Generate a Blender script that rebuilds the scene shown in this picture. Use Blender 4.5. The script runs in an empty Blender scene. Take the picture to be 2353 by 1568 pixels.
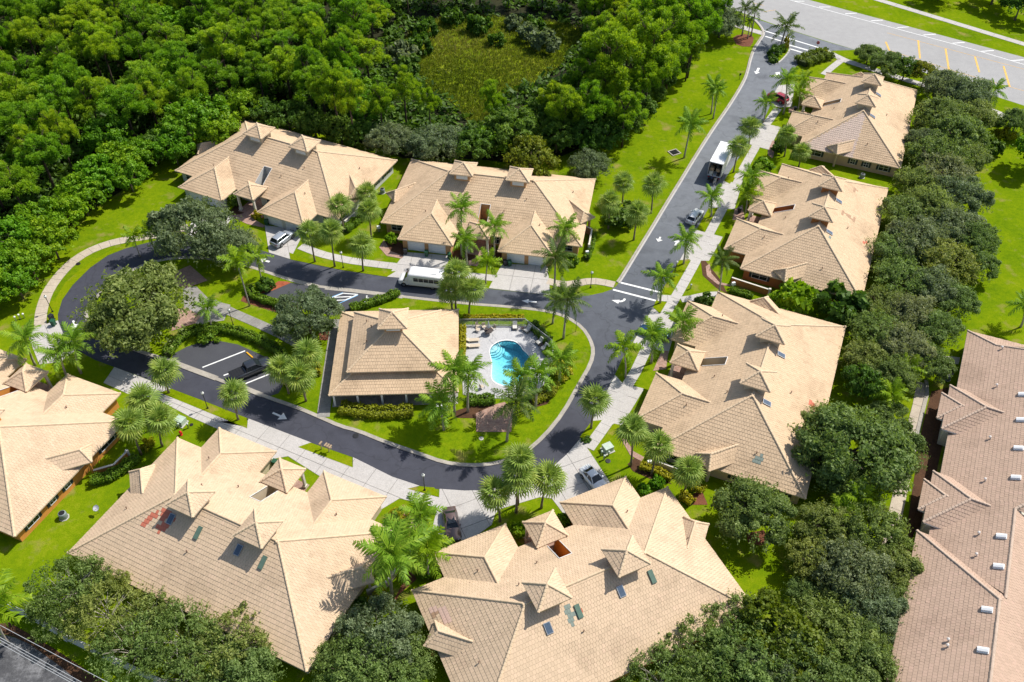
import bpy, math, random
import numpy as np
from mathutils import Vector, Matrix

random.seed(7)
rng = np.random.default_rng(11)
SC = bpy.context.scene
COL = SC.collection
R = math.radians

# ------------------------------------------------------------------ camera, sky, sun, exposure
TH, FOC, ROLL, CAMH = 0.777109, 1995.3, 0.0124735, 90.25
cd = bpy.data.cameras.new('camera')
cd.sensor_width = 36.0
cd.lens = 36.0 * FOC / 2353.0
cd.clip_start = 1.0
cd.clip_end = 6000.0
camo = bpy.data.objects.new('camera', cd)
camo.matrix_world = Matrix.Translation((0, 0, CAMH)) @ Matrix.Rotation(math.pi / 2 - TH, 4, 'X') @ Matrix.Rotation(ROLL, 4, 'Z')
COL.objects.link(camo)
SC.camera = camo

SUN_EL, SUN_AZ = R(53), R(31)            # azimuth measured from +X towards +Y
world = bpy.data.worlds.new('World')
SC.world = world
world.use_nodes = True
wn = world.node_tree.nodes
wl = world.node_tree.links
wn.clear()
wo = wn.new('ShaderNodeOutputWorld')
wb = wn.new('ShaderNodeBackground')
ws = wn.new('ShaderNodeTexSky')
ws.sky_type = 'NISHITA'
ws.sun_disc = False
ws.sun_elevation = SUN_EL
ws.sun_rotation = math.pi / 2 - SUN_AZ
ws.altitude = 50
ws.air_density = 1.0
ws.dust_density = 1.6
wb.inputs['Strength'].default_value = 0.115
wl.new(ws.outputs[0], wb.inputs['Color'])
wl.new(wb.outputs[0], wo.inputs['Surface'])
sd = bpy.data.lights.new('sun', 'SUN')
sd.energy = 4.5
sd.angle = R(0.55)
sd.color = (1.0, 0.955, 0.88)
so = bpy.data.objects.new('sun', sd)
sdir = Vector((math.cos(SUN_EL) * math.cos(SUN_AZ), math.cos(SUN_EL) * math.sin(SUN_AZ), math.sin(SUN_EL)))
so.rotation_euler = sdir.to_track_quat('Z', 'Y').to_euler()
so.location = (60, 60, 120)
COL.objects.link(so)
SC.view_settings.view_transform = 'Standard'
SC.view_settings.look = 'None'
SC.view_settings.exposure = 0.31
SC.view_settings.gamma = 1.0
SC.view_settings.use_curve_mapping = False
SC.render.engine = 'CYCLES'
SC.cycles.max_bounces = 6
SC.cycles.transparent_max_bounces = 6

# ------------------------------------------------------------------ survey: photo measurement -> ground position
_c, _s = math.cos(ROLL), math.sin(ROLL)
_ct, _st = math.cos(TH), math.sin(TH)


def G(x, y, z=0.0):
    a, b = x - 1176.5, y - 784.0
    u = (_c * a + _s * b) / FOC
    v = (-_s * a + _c * b) / FOC * -1
    dx, dy, dz = u, _ct + v * _st, -_st + v * _ct
    t = (z - CAMH) / dz
    return (dx * t, dy * t)


def PX(p):
    x, y, z = p[0], p[1], p[2] - CAMH
    dep = y * _ct - z * _st
    up = y * _st + z * _ct
    u, v = FOC * x / dep, -FOC * up / dep
    return (1176.5 + _c * u - _s * v, 784.0 + _s * u + _c * v, dep)


VIEW = {'D': (0, 0, 1.0), 'P': (1019.6, 690.2, 4.0), 'K': (745.1, 674.5, 4.0), 'U2': (862.7, 439.2, 4.6155), 'T': (1529.4, 313.7, 5.712),
        'S': (1372.5, 549.0, 5.0), 'V': (1294.1, 847.0, 5.0), 'E': (1686.2, 39.2, 5.712), 'U1': (509.8, 423.5, 5.0), 'A': (0, 690.2, 5.0),
        'L': (376.5, 745.0, 5.0), 'C': (901.9, 1019.6, 4.286), 'M': (1568.6, 0, 8.0), 'Q': (1019.6, 721.5, 7.14), 'X': (1592.1, 360.8, 9.087),
        'r11': (0, 0, 3.0), 'r12': (784.3, 0, 3.0), 'r13': (1568.6, 0, 3.0), 'r21': (0, 523, 3.0), 'r22': (784.3, 523, 3.0), 'r23': (1568.6, 523, 3.0),
        'r31': (0, 1045.6, 3.0), 'r32': (784.3, 1045.6, 3.0), 'r33': (1568.6, 1045.6, 3.0), 'N': (2039.2, 117.6, 5.71), 'W': (0, 1294.1, 5.727),
        'H': (0, 1098, 6.663), 'J': (509.8, 549.0, 6.663)}


def d(v, x, y):
    o = VIEW[v]
    return (o[0] + x / o[2], o[1] + y / o[2])


def g(v, x, y, z=0.0):
    return G(*d(v, x, y), z)


def gl(v, pts, z=0.0):
    return [g(v, x, y, z) for x, y in pts]


def GD(pts, z=0.0):
    return [G(x, y, z) for x, y in pts]


def ppm(x, y, z=0.0):                       # measured pixels per metre at a place
    q = G(x, y, z)
    return FOC / PX((q[0], q[1], z))[2]


# ------------------------------------------------------------------ objects
def link(o, parent=None):
    COL.objects.link(o)
    if parent is not None:
        o.parent = parent
    return o


def tag(o, label=None, cat=None, group=None, kind=None):
    if label:
        o['label'] = label
    if cat:
        o['category'] = cat
    if group:
        o['group'] = group
    if kind:
        o['kind'] = kind
    return o


def thing(name, label, cat, loc=(0, 0, 0), rz=0.0, group=None):
    o = bpy.data.objects.new(name, None)
    o.empty_display_size = 0.3
    o.location = loc
    o.rotation_euler = (0, 0, rz)
    link(o)
    return tag(o, label, cat, group)


def dup(root, loc=None, rz=None, label=None, group=None, scale=None, parent=None):
    c = root.copy()
    link(c, parent)
    for ch in root.children:
        dup(ch, parent=c)
    if loc is not None:
        c.location = loc
    if rz is not None:
        c.rotation_euler = (0, 0, rz)
    if scale is not None:
        c.scale = scale if hasattr(scale, '__len__') else (scale,) * 3
    if label:
        c['label'] = label
    if group:
        c['group'] = group
    return c


def mesh_obj(name, me, parent=None, loc=None, rot=None):
    o = bpy.data.objects.new(name, me)
    if loc is not None:
        o.location = loc
    if rot is not None:
        o.rotation_euler = rot
    return link(o, parent)


class MB:
    """collects geometry for one mesh"""

    def __init__(s):
        s.v, s.f, s.m = [], [], []

    def add(s, vs, fs, m=0):
        b = len(s.v)
        s.v += [tuple(p) for p in vs]
        for f in fs:
            s.f.append(tuple(i + b for i in f))
            s.m.append(m)
        return s

    def poly(s, pts, m=0):
        return s.add(pts, [tuple(range(len(pts)))], m)

    def box(s, x0, x1, y0, y1, z0, z1, m=0):
        return s.hexa([(x0, y0), (x1, y0), (x1, y1), (x0, y1)], z0, z1, m=m)

    def hexa(s, base, z0, z1, top=None, m=0):
        n = len(base)
        top = top or base
        vs = [(p[0], p[1], z0) for p in base] + [(p[0], p[1], z1) for p in top]
        fs = [tuple(range(n - 1, -1, -1)), tuple(range(n, 2 * n))]
        fs += [(i, (i + 1) % n, n + (i + 1) % n, n + i) for i in range(n)]
        return s.add(vs, fs, m)

    def bar(s, p, q, w, h=None, m=0):
        p, q = Vector(p), Vector(q)
        h = h or w
        a = (q - p)
        if a.length < 1e-6:
            return s
        a.normalize()
        up = Vector((0, 0, 1)) if abs(a.z) < 0.95 else Vector((0, 1, 0))
        sd_ = a.cross(up).normalized() * (w / 2)
        u = sd_.cross(a).normalized() * (h / 2)
        vs = [p - sd_ - u, p + sd_ - u, p + sd_ + u, p - sd_ + u, q - sd_ - u, q + sd_ - u, q + sd_ + u, q - sd_ + u]
        return s.add(vs, [(3, 2, 1, 0), (4, 5, 6, 7), (0, 1, 5, 4), (1, 2, 6, 5), (2, 3, 7, 6), (3, 0, 4, 7)], m)

    def tube(s, pts, rad, n=8, m=0, cap=True):
        pts = [Vector(p) for p in pts]
        rad = rad if hasattr(rad, '__len__') else [rad] * len(pts)
        b = len(s.v)
        for i, p in enumerate(pts):
            a = (pts[min(i + 1, len(pts) - 1)] - pts[max(i - 1, 0)]).normalized()
            up = Vector((0, 0, 1)) if abs(a.z) < 0.9 else Vector((1, 0, 0))
            x = a.cross(up).normalized()
            y = a.cross(x).normalized()
            for k in range(n):
                t = 2 * math.pi * k / n
                s.v.append(tuple(p + x * (rad[i] * math.cos(t)) + y * (rad[i] * math.sin(t))))
        for i in range(len(pts) - 1):
            for k in range(n):
                k2 = (k + 1) % n
                s.f.append((b + i * n + k2, b + i * n + k, b + (i + 1) * n + k, b + (i + 1) * n + k2))
                s.m.append(m)
        if cap:
            s.f.append(tuple(b + k for k in range(n)))
            s.m.append(m)
            s.f.append(tuple(b + (len(pts) - 1) * n + k for k in range(n - 1, -1, -1)))
            s.m.append(m)
        return s

    def lathe(s, prof, n=12, c=(0, 0, 0), m=0):
        b = len(s.v)
        for r, z in prof:
            for k in range(n):
                t = 2 * math.pi * k / n
                s.v.append((c[0] + r * math.cos(t), c[1] + r * math.sin(t), c[2] + z))
        for i in range(len(prof) - 1):
            for k in range(n):
                k2 = (k + 1) % n
                s.f.append((b + i * n + k, b + i * n + k2, b + (i + 1) * n + k2, b + (i + 1) * n + k))
                s.m.append(m)
        s.f.append(tuple(b + (len(prof) - 1) * n + k for k in range(n)))
        s.m.append(m)
        s.f.append(tuple(b + k for k in range(n - 1, -1, -1)))
        s.m.append(m)
        return s

    def loft(s, rings, m=0, close=True, cap=True):
        n = len(rings[0])
        b = len(s.v)
        for r_ in rings:
            s.v += [tuple(p) for p in r_]
        for i in range(len(rings) - 1):
            for k in range(n if close else n - 1):
                k2 = (k + 1) % n
                s.f.append((b + i * n + k, b + i * n + k2, b + (i + 1) * n + k2, b + (i + 1) * n + k))
                s.m.append(m)
        if cap:
            s.f.append(tuple(b + k for k in range(n - 1, -1, -1)))
            s.m.append(m)
            s.f.append(tuple(b + (len(rings) - 1) * n + k for k in range(n)))
            s.m.append(m)
        return s

    def mesh(s, name, mats, smooth=False, fix=True):
        me = bpy.data.meshes.new(name)
        me.from_pydata(s.v, [], s.f)
        for mt in (mats if isinstance(mats, (list, tuple)) else [mats]):
            me.materials.append(mt)
        if len(me.materials) > 1:
            me.polygons.foreach_set('material_index', s.m)
        if smooth:
            me.polygons.foreach_set('use_smooth', [True] * len(me.polygons))
        if fix:
            import bmesh
            bm = bmesh.new()
            bm.from_mesh(me)
            bmesh.ops.recalc_face_normals(bm, faces=bm.faces)
            bm.to_mesh(me)
            bm.free()
        me.update()
        return me

    def build(s, name, mats, parent=None, smooth=False, fix=True, loc=None, rot=None):
        return mesh_obj(name, s.mesh(name, mats, smooth, fix), parent, loc, rot)


# ------------------------------------------------------------------ materials
def mat(name):
    m = bpy.data.materials.new(name)
    m.use_nodes = True
    return m, m.node_tree.nodes, m.node_tree.links, m.node_tree.nodes['Principled BSDF']


def rgb4(c):
    return (c[0], c[1], c[2], 1.0)


def noise(n, l, scale, detail=3.0, rough=0.6, coord='Object', vec=None):
    t = n.new('ShaderNodeTexNoise')
    t.inputs['Scale'].default_value = scale
    t.inputs['Detail'].default_value = detail
    t.inputs['Roughness'].default_value = rough
    if vec is None:
        tc = n.new('ShaderNodeTexCoord')
        vec = tc.outputs[coord]
    l.new(vec, t.inputs['Vector'])
    return t.outputs['Fac']


def ramp(n, l, fac, stops):
    r_ = n.new('ShaderNodeValToRGB')
    e = r_.color_ramp.elements
    e[0].position, e[0].color = stops[0][0], rgb4(stops[0][1])
    e[1].position, e[1].color = stops[-1][0], rgb4(stops[-1][1])
    for p, c in stops[1:-1]:
        k = e.new(p)
        k.color = rgb4(c)
    l.new(fac, r_.inputs['Fac'])
    return r_.outputs['Color']


def mix(n, l, fac, a, b, mode='MIX'):
    mx = n.new('ShaderNodeMix')
    mx.data_type = 'RGBA'
    mx.blend_type = mode
    for sock, val in ((mx.inputs[0], fac), (mx.inputs[6], a), (mx.inputs[7], b)):
        if isinstance(val, (int, float)):
            sock.default_value = val
        elif isinstance(val, tuple):
            sock.default_value = rgb4(val)
        else:
            l.new(val, sock)
    return mx.outputs[2]


def bump(n, l, p, fac, strength=0.3, dist=0.02):
    b = n.new('ShaderNodeBump')
    b.inputs['Strength'].default_value = strength
    b.inputs['Distance'].default_value = dist
    l.new(fac, b.inputs['Height'])
    l.new(b.outputs[0], p.inputs['Normal'])


def plain(name, c, rough=0.6, metal=0.0, var=0.12, scale=3.0, spec=0.4, coat=0.0):
    m, n, l, p = mat(name)
    f = noise(n, l, scale, 4)
    a = tuple(x * (1 - var) for x in c)
    b = tuple(min(1, x * (1 + var)) for x in c)
    l.new(ramp(n, l, f, [(0.3, a), (0.7, b)]), p.inputs['Base Color'])
    p.inputs['Roughness'].default_value = rough
    p.inputs['Metallic'].default_value = metal
    p.inputs['Specular IOR Level'].default_value = spec
    if coat:
        p.inputs['Coat Weight'].default_value = coat
        p.inputs['Coat Roughness'].default_value = 0.05
    return m


def world_mix(name, stops, scale, scale2, fine, rough=0.9, bstr=0.3, bdist=0.03, spec=0.2, patch=None):
    """ground-like material: two scales of noise mixed, fine grain, optional patches of a third colour"""
    m, n, l, p = mat(name)
    tc = n.new('ShaderNodeTexCoord')
    v = tc.outputs['Object']
    f1 = noise(n, l, scale, 4, 0.6, vec=v)
    f2 = noise(n, l, scale2, 5, 0.7, vec=v)
    ff = noise(n, l, fine, 3, 0.7, vec=v)
    mx = n.new('ShaderNodeMath')
    mx.operation = 'MULTIPLY_ADD'
    l.new(f1, mx.inputs[0])
    mx.inputs[1].default_value = 0.5
    m2 = n.new('ShaderNodeMath')
    m2.operation = 'MULTIPLY'
    l.new(f2, m2.inputs[0])
    m2.inputs[1].default_value = 0.5
    l.new(m2.outputs[0], mx.inputs[2])
    c = ramp(n, l, mx.outputs[0], stops)
    if patch:
        fp = noise(n, l, patch[1], 3, 0.55, vec=v)
        k = ramp(n, l, fp, [(patch[2], (0, 0, 0)), (patch[3], (1, 1, 1))])
        c = mix(n, l, k, c, patch[0])
    g_ = ramp(n, l, ff, [(0.25, (0.72, 0.72, 0.72)), (0.75, (1.25, 1.25, 1.25))])
    c = mix(n, l, 1.0, c, g_, 'MULTIPLY')
    l.new(c, p.inputs['Base Color'])
    p.inputs['Roughness'].default_value = rough
    p.inputs['Specular IOR Level'].default_value = spec
    bump(n, l, p, ff, bstr, bdist)
    return m


M = {}
M['grass'] = world_mix('lawn_grass', [(0.28, (0.060, 0.118, 0.003)), (0.43, (0.112, 0.185, 0.004)), (0.55, (0.152, 0.220, 0.004)), (0.70, (0.225, 0.262, 0.012))], 0.12, 1.3, 7.0,
                       bstr=0.6, bdist=0.06, spec=0.0, patch=((0.25, 0.215, 0.06), 0.35, 0.57, 0.76))
M['verge'] = world_mix('verge_grass', [(0.3, (0.11, 0.165, 0.002)), (0.5, (0.16, 0.22, 0.003)), (0.7, (0.23, 0.235, 0.010))], 0.25, 1.4, 7.0,
                       bstr=0.6, bdist=0.05, spec=0.0, patch=((0.26, 0.20, 0.06), 0.3, 0.6, 0.72))
M['meadow'] = world_mix('meadow_grass', [(0.35, (0.09, 0.16, 0.006)), (0.5, (0.17, 0.22, 0.010)), (0.62, (0.21, 0.20, 0.03)), (0.75, (0.24, 0.185, 0.05))],
                        0.06, 0.5, 3.0, bstr=0.8, bdist=0.15, spec=0.0)
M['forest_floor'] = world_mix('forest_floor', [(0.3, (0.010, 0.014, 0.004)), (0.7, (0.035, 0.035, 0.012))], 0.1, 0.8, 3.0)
M['mulch'] = world_mix('bark_mulch', [(0.3, (0.10, 0.035, 0.020)), (0.7, (0.22, 0.085, 0.045))], 0.5, 4.0, 22.0, bstr=0.9)
M['red_mulch'] = world_mix('red_mulch', [(0.3, (0.24, 0.055, 0.025)), (0.7, (0.42, 0.13, 0.06))], 0.5, 4.0, 22.0, bstr=0.9)
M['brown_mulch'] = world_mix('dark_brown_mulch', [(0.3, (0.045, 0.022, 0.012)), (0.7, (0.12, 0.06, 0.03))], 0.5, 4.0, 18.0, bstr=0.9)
M['asphalt'] = world_mix('dark_asphalt', [(0.3, (0.046, 0.048, 0.058)), (0.7, (0.068, 0.070, 0.080))], 0.035, 0.5, 14.0, rough=0.7, bstr=0.12, bdist=0.01, spec=0.35)


def street_mat():
    # paler up the straight street, darker round the loop
    m, n, l, p = mat('street_asphalt')
    tc = n.new('ShaderNodeTexCoord')
    v = tc.outputs['Object']
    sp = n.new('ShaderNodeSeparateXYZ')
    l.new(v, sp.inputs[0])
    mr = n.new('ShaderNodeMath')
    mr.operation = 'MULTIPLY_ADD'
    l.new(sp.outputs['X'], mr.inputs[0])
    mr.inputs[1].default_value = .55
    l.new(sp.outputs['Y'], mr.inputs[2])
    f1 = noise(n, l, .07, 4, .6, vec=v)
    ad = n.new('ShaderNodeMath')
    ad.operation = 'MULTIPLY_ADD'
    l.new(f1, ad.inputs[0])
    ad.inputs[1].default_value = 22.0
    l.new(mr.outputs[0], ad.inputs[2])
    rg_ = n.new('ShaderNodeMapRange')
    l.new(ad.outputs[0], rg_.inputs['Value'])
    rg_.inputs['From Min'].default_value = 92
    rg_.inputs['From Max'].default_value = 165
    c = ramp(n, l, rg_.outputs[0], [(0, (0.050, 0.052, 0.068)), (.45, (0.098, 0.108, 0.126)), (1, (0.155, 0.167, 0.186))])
    f2 = noise(n, l, .6, 5, .7, vec=v)
    c = mix(n, l, 1.0, c, ramp(n, l, f2, [(.3, (.86, .86, .86)), (.7, (1.12, 1.12, 1.12))]), 'MULTIPLY')
    f3 = noise(n, l, 14.0, 3, .7, vec=v)
    c = mix(n, l, 1.0, c, ramp(n, l, f3, [(.25, (.78, .78, .78)), (.75, (1.2, 1.2, 1.2))]), 'MULTIPLY')
    # cracks and old oil
    vo = n.new('ShaderNodeTexVoronoi')
    vo.feature = 'DISTANCE_TO_EDGE'
    vo.inputs['Scale'].default_value = .10
    wv_ = n.new('ShaderNodeVectorMath')
    wv_.operation = 'ADD'
    nv_ = n.new('ShaderNodeTexNoise')
    nv_.inputs['Scale'].default_value = .5
    l.new(v, nv_.inputs['Vector'])
    sc_ = n.new('ShaderNodeVectorMath')
    sc_.operation = 'SCALE'
    sc_.inputs['Scale'].default_value = 3.0
    l.new(nv_.outputs['Color'], sc_.inputs[0])
    l.new(v, wv_.inputs[0])
    l.new(sc_.outputs[0], wv_.inputs[1])
    l.new(wv_.outputs[0], vo.inputs['Vector'])
    c = mix(n, l, 1.0, c, ramp(n, l, vo.outputs['Distance'], [(.003, (.80, .80, .80)), (.014, (1, 1, 1))]), 'MULTIPLY')
    f4 = noise(n, l, .33, 2, .5, vec=v)
    c = mix(n, l, 1.0, c, ramp(n, l, f4, [(.30, (.78, .78, .79)), (.45, (1, 1, 1)), (.66, (1, 1, 1)), (.78, (1.22, 1.2, 1.17))]), 'MULTIPLY')
    l.new(c, p.inputs['Base Color'])
    p.inputs['Roughness'].default_value = .75
    p.inputs['Specular IOR Level'].default_value = .3
    return m


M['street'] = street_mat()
M['old_asphalt'] = world_mix('worn_pale_asphalt', [(0.3, (0.29, 0.285, 0.28)), (0.7, (0.38, 0.375, 0.365))], 0.05, 0.6, 10.0, rough=0.9, bstr=0.15, bdist=0.01)
M['side_road'] = world_mix('old_road_painted_shade', [(0.3, (0.035, 0.036, 0.042)), (0.5, (0.09, 0.09, 0.095)), (0.7, (0.26, 0.26, 0.27))], 0.35, 1.6, 10.0, rough=0.9, bstr=0.15, bdist=0.01)  # dappled tree shade is put into this road colour
M['concrete'] = world_mix('pale_concrete', [(0.3, (0.40, 0.375, 0.35)), (0.7, (0.51, 0.485, 0.46))], 0.12, 1.1, 11.0, rough=0.85, bstr=0.1, bdist=0.01, patch=((0.27, 0.25, 0.23), 0.55, 0.64, 0.80))
M['walk'] = world_mix('tan_concrete', [(0.3, (0.38, 0.32, 0.25)), (0.7, (0.52, 0.45, 0.36))], 0.15, 1.2, 11.0, rough=0.85, bstr=0.1, bdist=0.01)
M['grey_walk'] = world_mix('weathered_concrete', [(0.3, (0.17, 0.16, 0.145)), (0.7, (0.36, 0.345, 0.32))], 0.3, 1.6, 11.0, rough=0.9, bstr=0.1, bdist=0.01)
M['kerb'] = world_mix('kerb_concrete', [(0.3, (0.26, 0.235, 0.20)), (0.7, (0.46, 0.42, 0.36))], 0.4, 2.0, 11.0, rough=0.9, bstr=0.1, bdist=0.01)
M['joint'] = plain('dark_joint', (0.10, 0.095, 0.085), 0.95)
M['deck'] = world_mix('white_pool_deck', [(0.3, (0.38, 0.375, 0.38)), (0.7, (0.52, 0.515, 0.515))], 0.5, 2.5, 9.0, rough=0.8, bstr=0.1, bdist=0.01)
M['white_paint'] = plain('white_road_paint', (0.74, 0.74, 0.72), 0.7, var=0.12, scale=2.0)
M['yellow_paint'] = plain('yellow_road_paint', (0.70, 0.40, 0.08), 0.7, var=0.15, scale=2.0)
M['blue_paint'] = plain('blue_road_paint', (0.16, 0.38, 0.62), 0.7)
M['yellow_block'] = plain('yellow_block', (0.70, 0.36, 0.01), 0.6)
M['white'] = plain('white_gloss_paint', (0.78, 0.78, 0.77), 0.4, var=0.05)
M['offwhite'] = plain('off_white_stucco', (0.62, 0.58, 0.50), 0.85, var=0.08)
M['black'] = plain('black_plastic', (0.015, 0.015, 0.017), 0.5)
M['dark'] = plain('dark_cavity', (0.01, 0.01, 0.01), 0.9)
M['glass'] = plain('dark_window_glass', (0.015, 0.020, 0.025), 0.08, spec=0.5)
M['metal'] = plain('brushed_metal', (0.42, 0.43, 0.44), 0.4, metal=0.7)
M['fence'] = plain('pale_grey_fence_paint', (0.42, 0.43, 0.44), 0.5)
M['tyre'] = plain('tyre_rubber', (0.018, 0.018, 0.018), 0.9)
M['trunk'] = plain('grey_brown_bark', (0.15, 0.115, 0.085), 0.95, var=0.4, scale=2.5)
M['pine_trunk'] = plain('pine_bark', (0.075, 0.050, 0.035), 0.95, var=0.4, scale=2.5)
M['palm_trunk'] = plain('palm_bark', (0.22, 0.17, 0.125), 0.95, var=0.35, scale=5.0)
M['pale_trunk'] = plain('pale_palm_bark', (0.36, 0.32, 0.27), 0.9, var=0.25, scale=4.0)
M['green_bin'] = plain('green_bin_plastic', (0.018, 0.085, 0.045), 0.5)
M['dark_bin'] = plain('charcoal_bin_plastic', (0.02, 0.024, 0.028), 0.5)
M['pale_green'] = plain('pale_green_metal', (0.42, 0.50, 0.42), 0.5)
M['red'] = plain('red_paint', (0.55, 0.018, 0.015), 0.4)
M['soffit'] = plain('soffit', (0.45, 0.40, 0.33), 0.8)
M['fascia'] = plain('cream_fascia', (0.62, 0.50, 0.36), 0.6)
M['gutter'] = plain('white_gutter', (0.68, 0.70, 0.72), 0.4)
M['trim'] = plain('white_trim', (0.70, 0.70, 0.68), 0.5)
M['door'] = plain('white_garage_door', (0.72, 0.74, 0.77), 0.5, var=0.04)
M['shutter'] = plain('dark_green_shutter', (0.022, 0.040, 0.042), 0.6)
M['skylight'] = plain('blue_grey_skylight', (0.07, 0.10, 0.14), 0.12, spec=0.9)
M['green_panel'] = plain('green_grey_panel', (0.10, 0.16, 0.12), 0.35)
M['dish'] = plain('pale_grey_dish', (0.50, 0.50, 0.53), 0.4)
M['vent'] = plain('rusty_vent', (0.17, 0.10, 0.07), 0.8)
M['white_vent'] = plain('white_vent', (0.66, 0.60, 0.55), 0.6)
M['wicker'] = plain('dark_brown_wicker', (0.06, 0.045, 0.04), 0.7)
M['cushion'] = plain('pale_cushion', (0.60, 0.58, 0.53), 0.9)
M['strap'] = plain('beige_sling', (0.52, 0.44, 0.34), 0.8)
M['lamp_globe'] = plain('frosted_lamp_globe', (0.62, 0.64, 0.60), 0.3)
M['twigs'] = plain('dark_green_twigs', (0.03, 0.045, 0.008), 0.95)  # even dark green for the hedge cores
M['wood'] = plain('weathered_wood', (0.34, 0.25, 0.16), 0.8, var=0.25)
M['orange_flower'] = plain('orange_flowers', (0.55, 0.16, 0.01), 0.9, var=0.5, scale=6)


def wall_mat(name, c):
    m, n, l, p = mat(name)
    f = noise(n, l, 0.5, 4)
    f2 = noise(n, l, 18.0, 3)
    a = ramp(n, l, f, [(0.3, tuple(x * 0.88 for x in c)), (0.7, tuple(x * 1.06 for x in c))])
    l.new(a, p.inputs['Base Color'])
    p.inputs['Roughness'].default_value = 0.9
    p.inputs['Specular IOR Level'].default_value = 0.2
    bump(n, l, p, f2, 0.15, 0.01)
    return m


M['wall_grey'] = wall_mat('pale_grey_wall', (0.55, 0.55, 0.52))
M['wall_peach'] = wall_mat('peach_wall', (0.55, 0.31, 0.15))
M['wall_tan'] = wall_mat('tan_wall', (0.50, 0.38, 0.24))
M['wall_orange'] = wall_mat('orange_wall', (0.60, 0.26, 0.055))
M['wall_brown'] = wall_mat('burnt_orange_wall', (0.40, 0.16, 0.05))
M['wall_cream'] = wall_mat('cream_wall', (0.55, 0.46, 0.33))


def tile_mat(name, c, stain=0.25, pink=0.0):
    """concrete roof tile: a tone per tile, broad weathering and faint darker streaks"""
    m, n, l, p = mat(name)
    at = n.new('ShaderNodeAttribute')
    at.attribute_name = 'tone'
    tc = n.new('ShaderNodeTexCoord')
    v = tc.outputs['Object']
    lo = tuple(x * 0.86 for x in c)
    hi = tuple(min(1, x * 1.10) for x in c)
    hi = (hi[0], hi[1] * (1 - 0.04 * pink), hi[2])
    col = ramp(n, l, at.outputs['Fac'], [(0.1, lo), (0.55, c), (0.95, hi)])
    f = noise(n, l, 0.22, 5, 0.65, vec=v)
    k = ramp(n, l, f, [(0.50, (1, 1, 1)), (0.74, (1 - stain, 1 - stain * 1.05, 1 - stain * 1.1))])
    col = mix(n, l, 1.0, col, k, 'MULTIPLY')
    f3 = noise(n, l, 9.0, 4, 0.7, vec=v)
    k3 = ramp(n, l, f3, [(0.3, (0.95, 0.95, 0.945)), (0.7, (1.03, 1.03, 1.03))])
    col = mix(n, l, 1.0, col, k3, 'MULTIPLY')
    l.new(col, p.inputs['Base Color'])
    p.inputs['Roughness'].default_value = 0.88
    p.inputs['Specular IOR Level'].default_value = 0.2
    return m


M['tile'] = tile_mat('sand_roof_tile', (0.610, 0.445, 0.288), .26)
M['tile_pale'] = tile_mat('pale_roof_tile', (0.610, 0.455, 0.306), 0.22, 1)
M['tile_pink'] = tile_mat('pinkish_brown_roof_tile', (0.475, 0.338, 0.250), 0.22, 1)
M['tile_rose'] = tile_mat('rosy_roof_tile_field', (0.60, 0.47, 0.38), 0.15, 1)
M['cap'] = plain('ridge_cap_mortar', (0.62, 0.47, 0.31), 0.9, var=0.14, scale=2.5)
M['cap_pink'] = plain('pinkish_ridge_cap', (0.50, 0.38, 0.29), 0.9, var=0.14, scale=2.5)
M['underlay'] = plain('roof_underlay', (0.10, 0.075, 0.05), 0.95)
M['salmon_tile'] = plain('salmon_roof_tile', (0.50, 0.15, 0.09), 0.85, var=0.2)
M['grey_tile'] = plain('grey_green_roof_tile', (0.20, 0.24, 0.205), 0.85, var=0.2)
M['brown_tile'] = plain('faded_brown_roof_tile', (0.38, 0.24, 0.15), 0.85, var=0.2)
M['rose_tile'] = plain('rosy_roof_tile', (0.58, 0.40, 0.32), 0.85, var=0.15)


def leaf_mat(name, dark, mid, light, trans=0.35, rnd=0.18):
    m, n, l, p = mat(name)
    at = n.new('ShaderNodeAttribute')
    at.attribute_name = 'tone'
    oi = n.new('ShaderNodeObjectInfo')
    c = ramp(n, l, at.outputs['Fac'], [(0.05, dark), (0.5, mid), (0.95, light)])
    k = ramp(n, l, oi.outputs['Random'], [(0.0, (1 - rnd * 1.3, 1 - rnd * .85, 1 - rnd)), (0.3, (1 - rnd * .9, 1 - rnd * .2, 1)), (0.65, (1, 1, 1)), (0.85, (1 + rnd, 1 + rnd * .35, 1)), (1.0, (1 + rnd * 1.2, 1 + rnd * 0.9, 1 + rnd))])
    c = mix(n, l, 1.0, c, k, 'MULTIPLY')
    l.new(c, p.inputs['Base Color'])
    p.inputs['Roughness'].default_value = 0.55
    p.inputs['Specular IOR Level'].default_value = 0.3
    tr = n.new('ShaderNodeBsdfTranslucent')
    br = mix(n, l, 1.0, c, (1.25, 1.25, 0.7), 'MULTIPLY')
    l.new(br, tr.inputs['Color'])
    ms = n.new('ShaderNodeMixShader')
    ms.inputs[0].default_value = trans
    out = [x for x in n if x.type == 'OUTPUT_MATERIAL'][0]
    l.new(p.outputs[0], ms.inputs[1])
    l.new(tr.outputs[0], ms.inputs[2])
    l.new(ms.outputs[0], out.inputs['Surface'])
    return m


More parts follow.
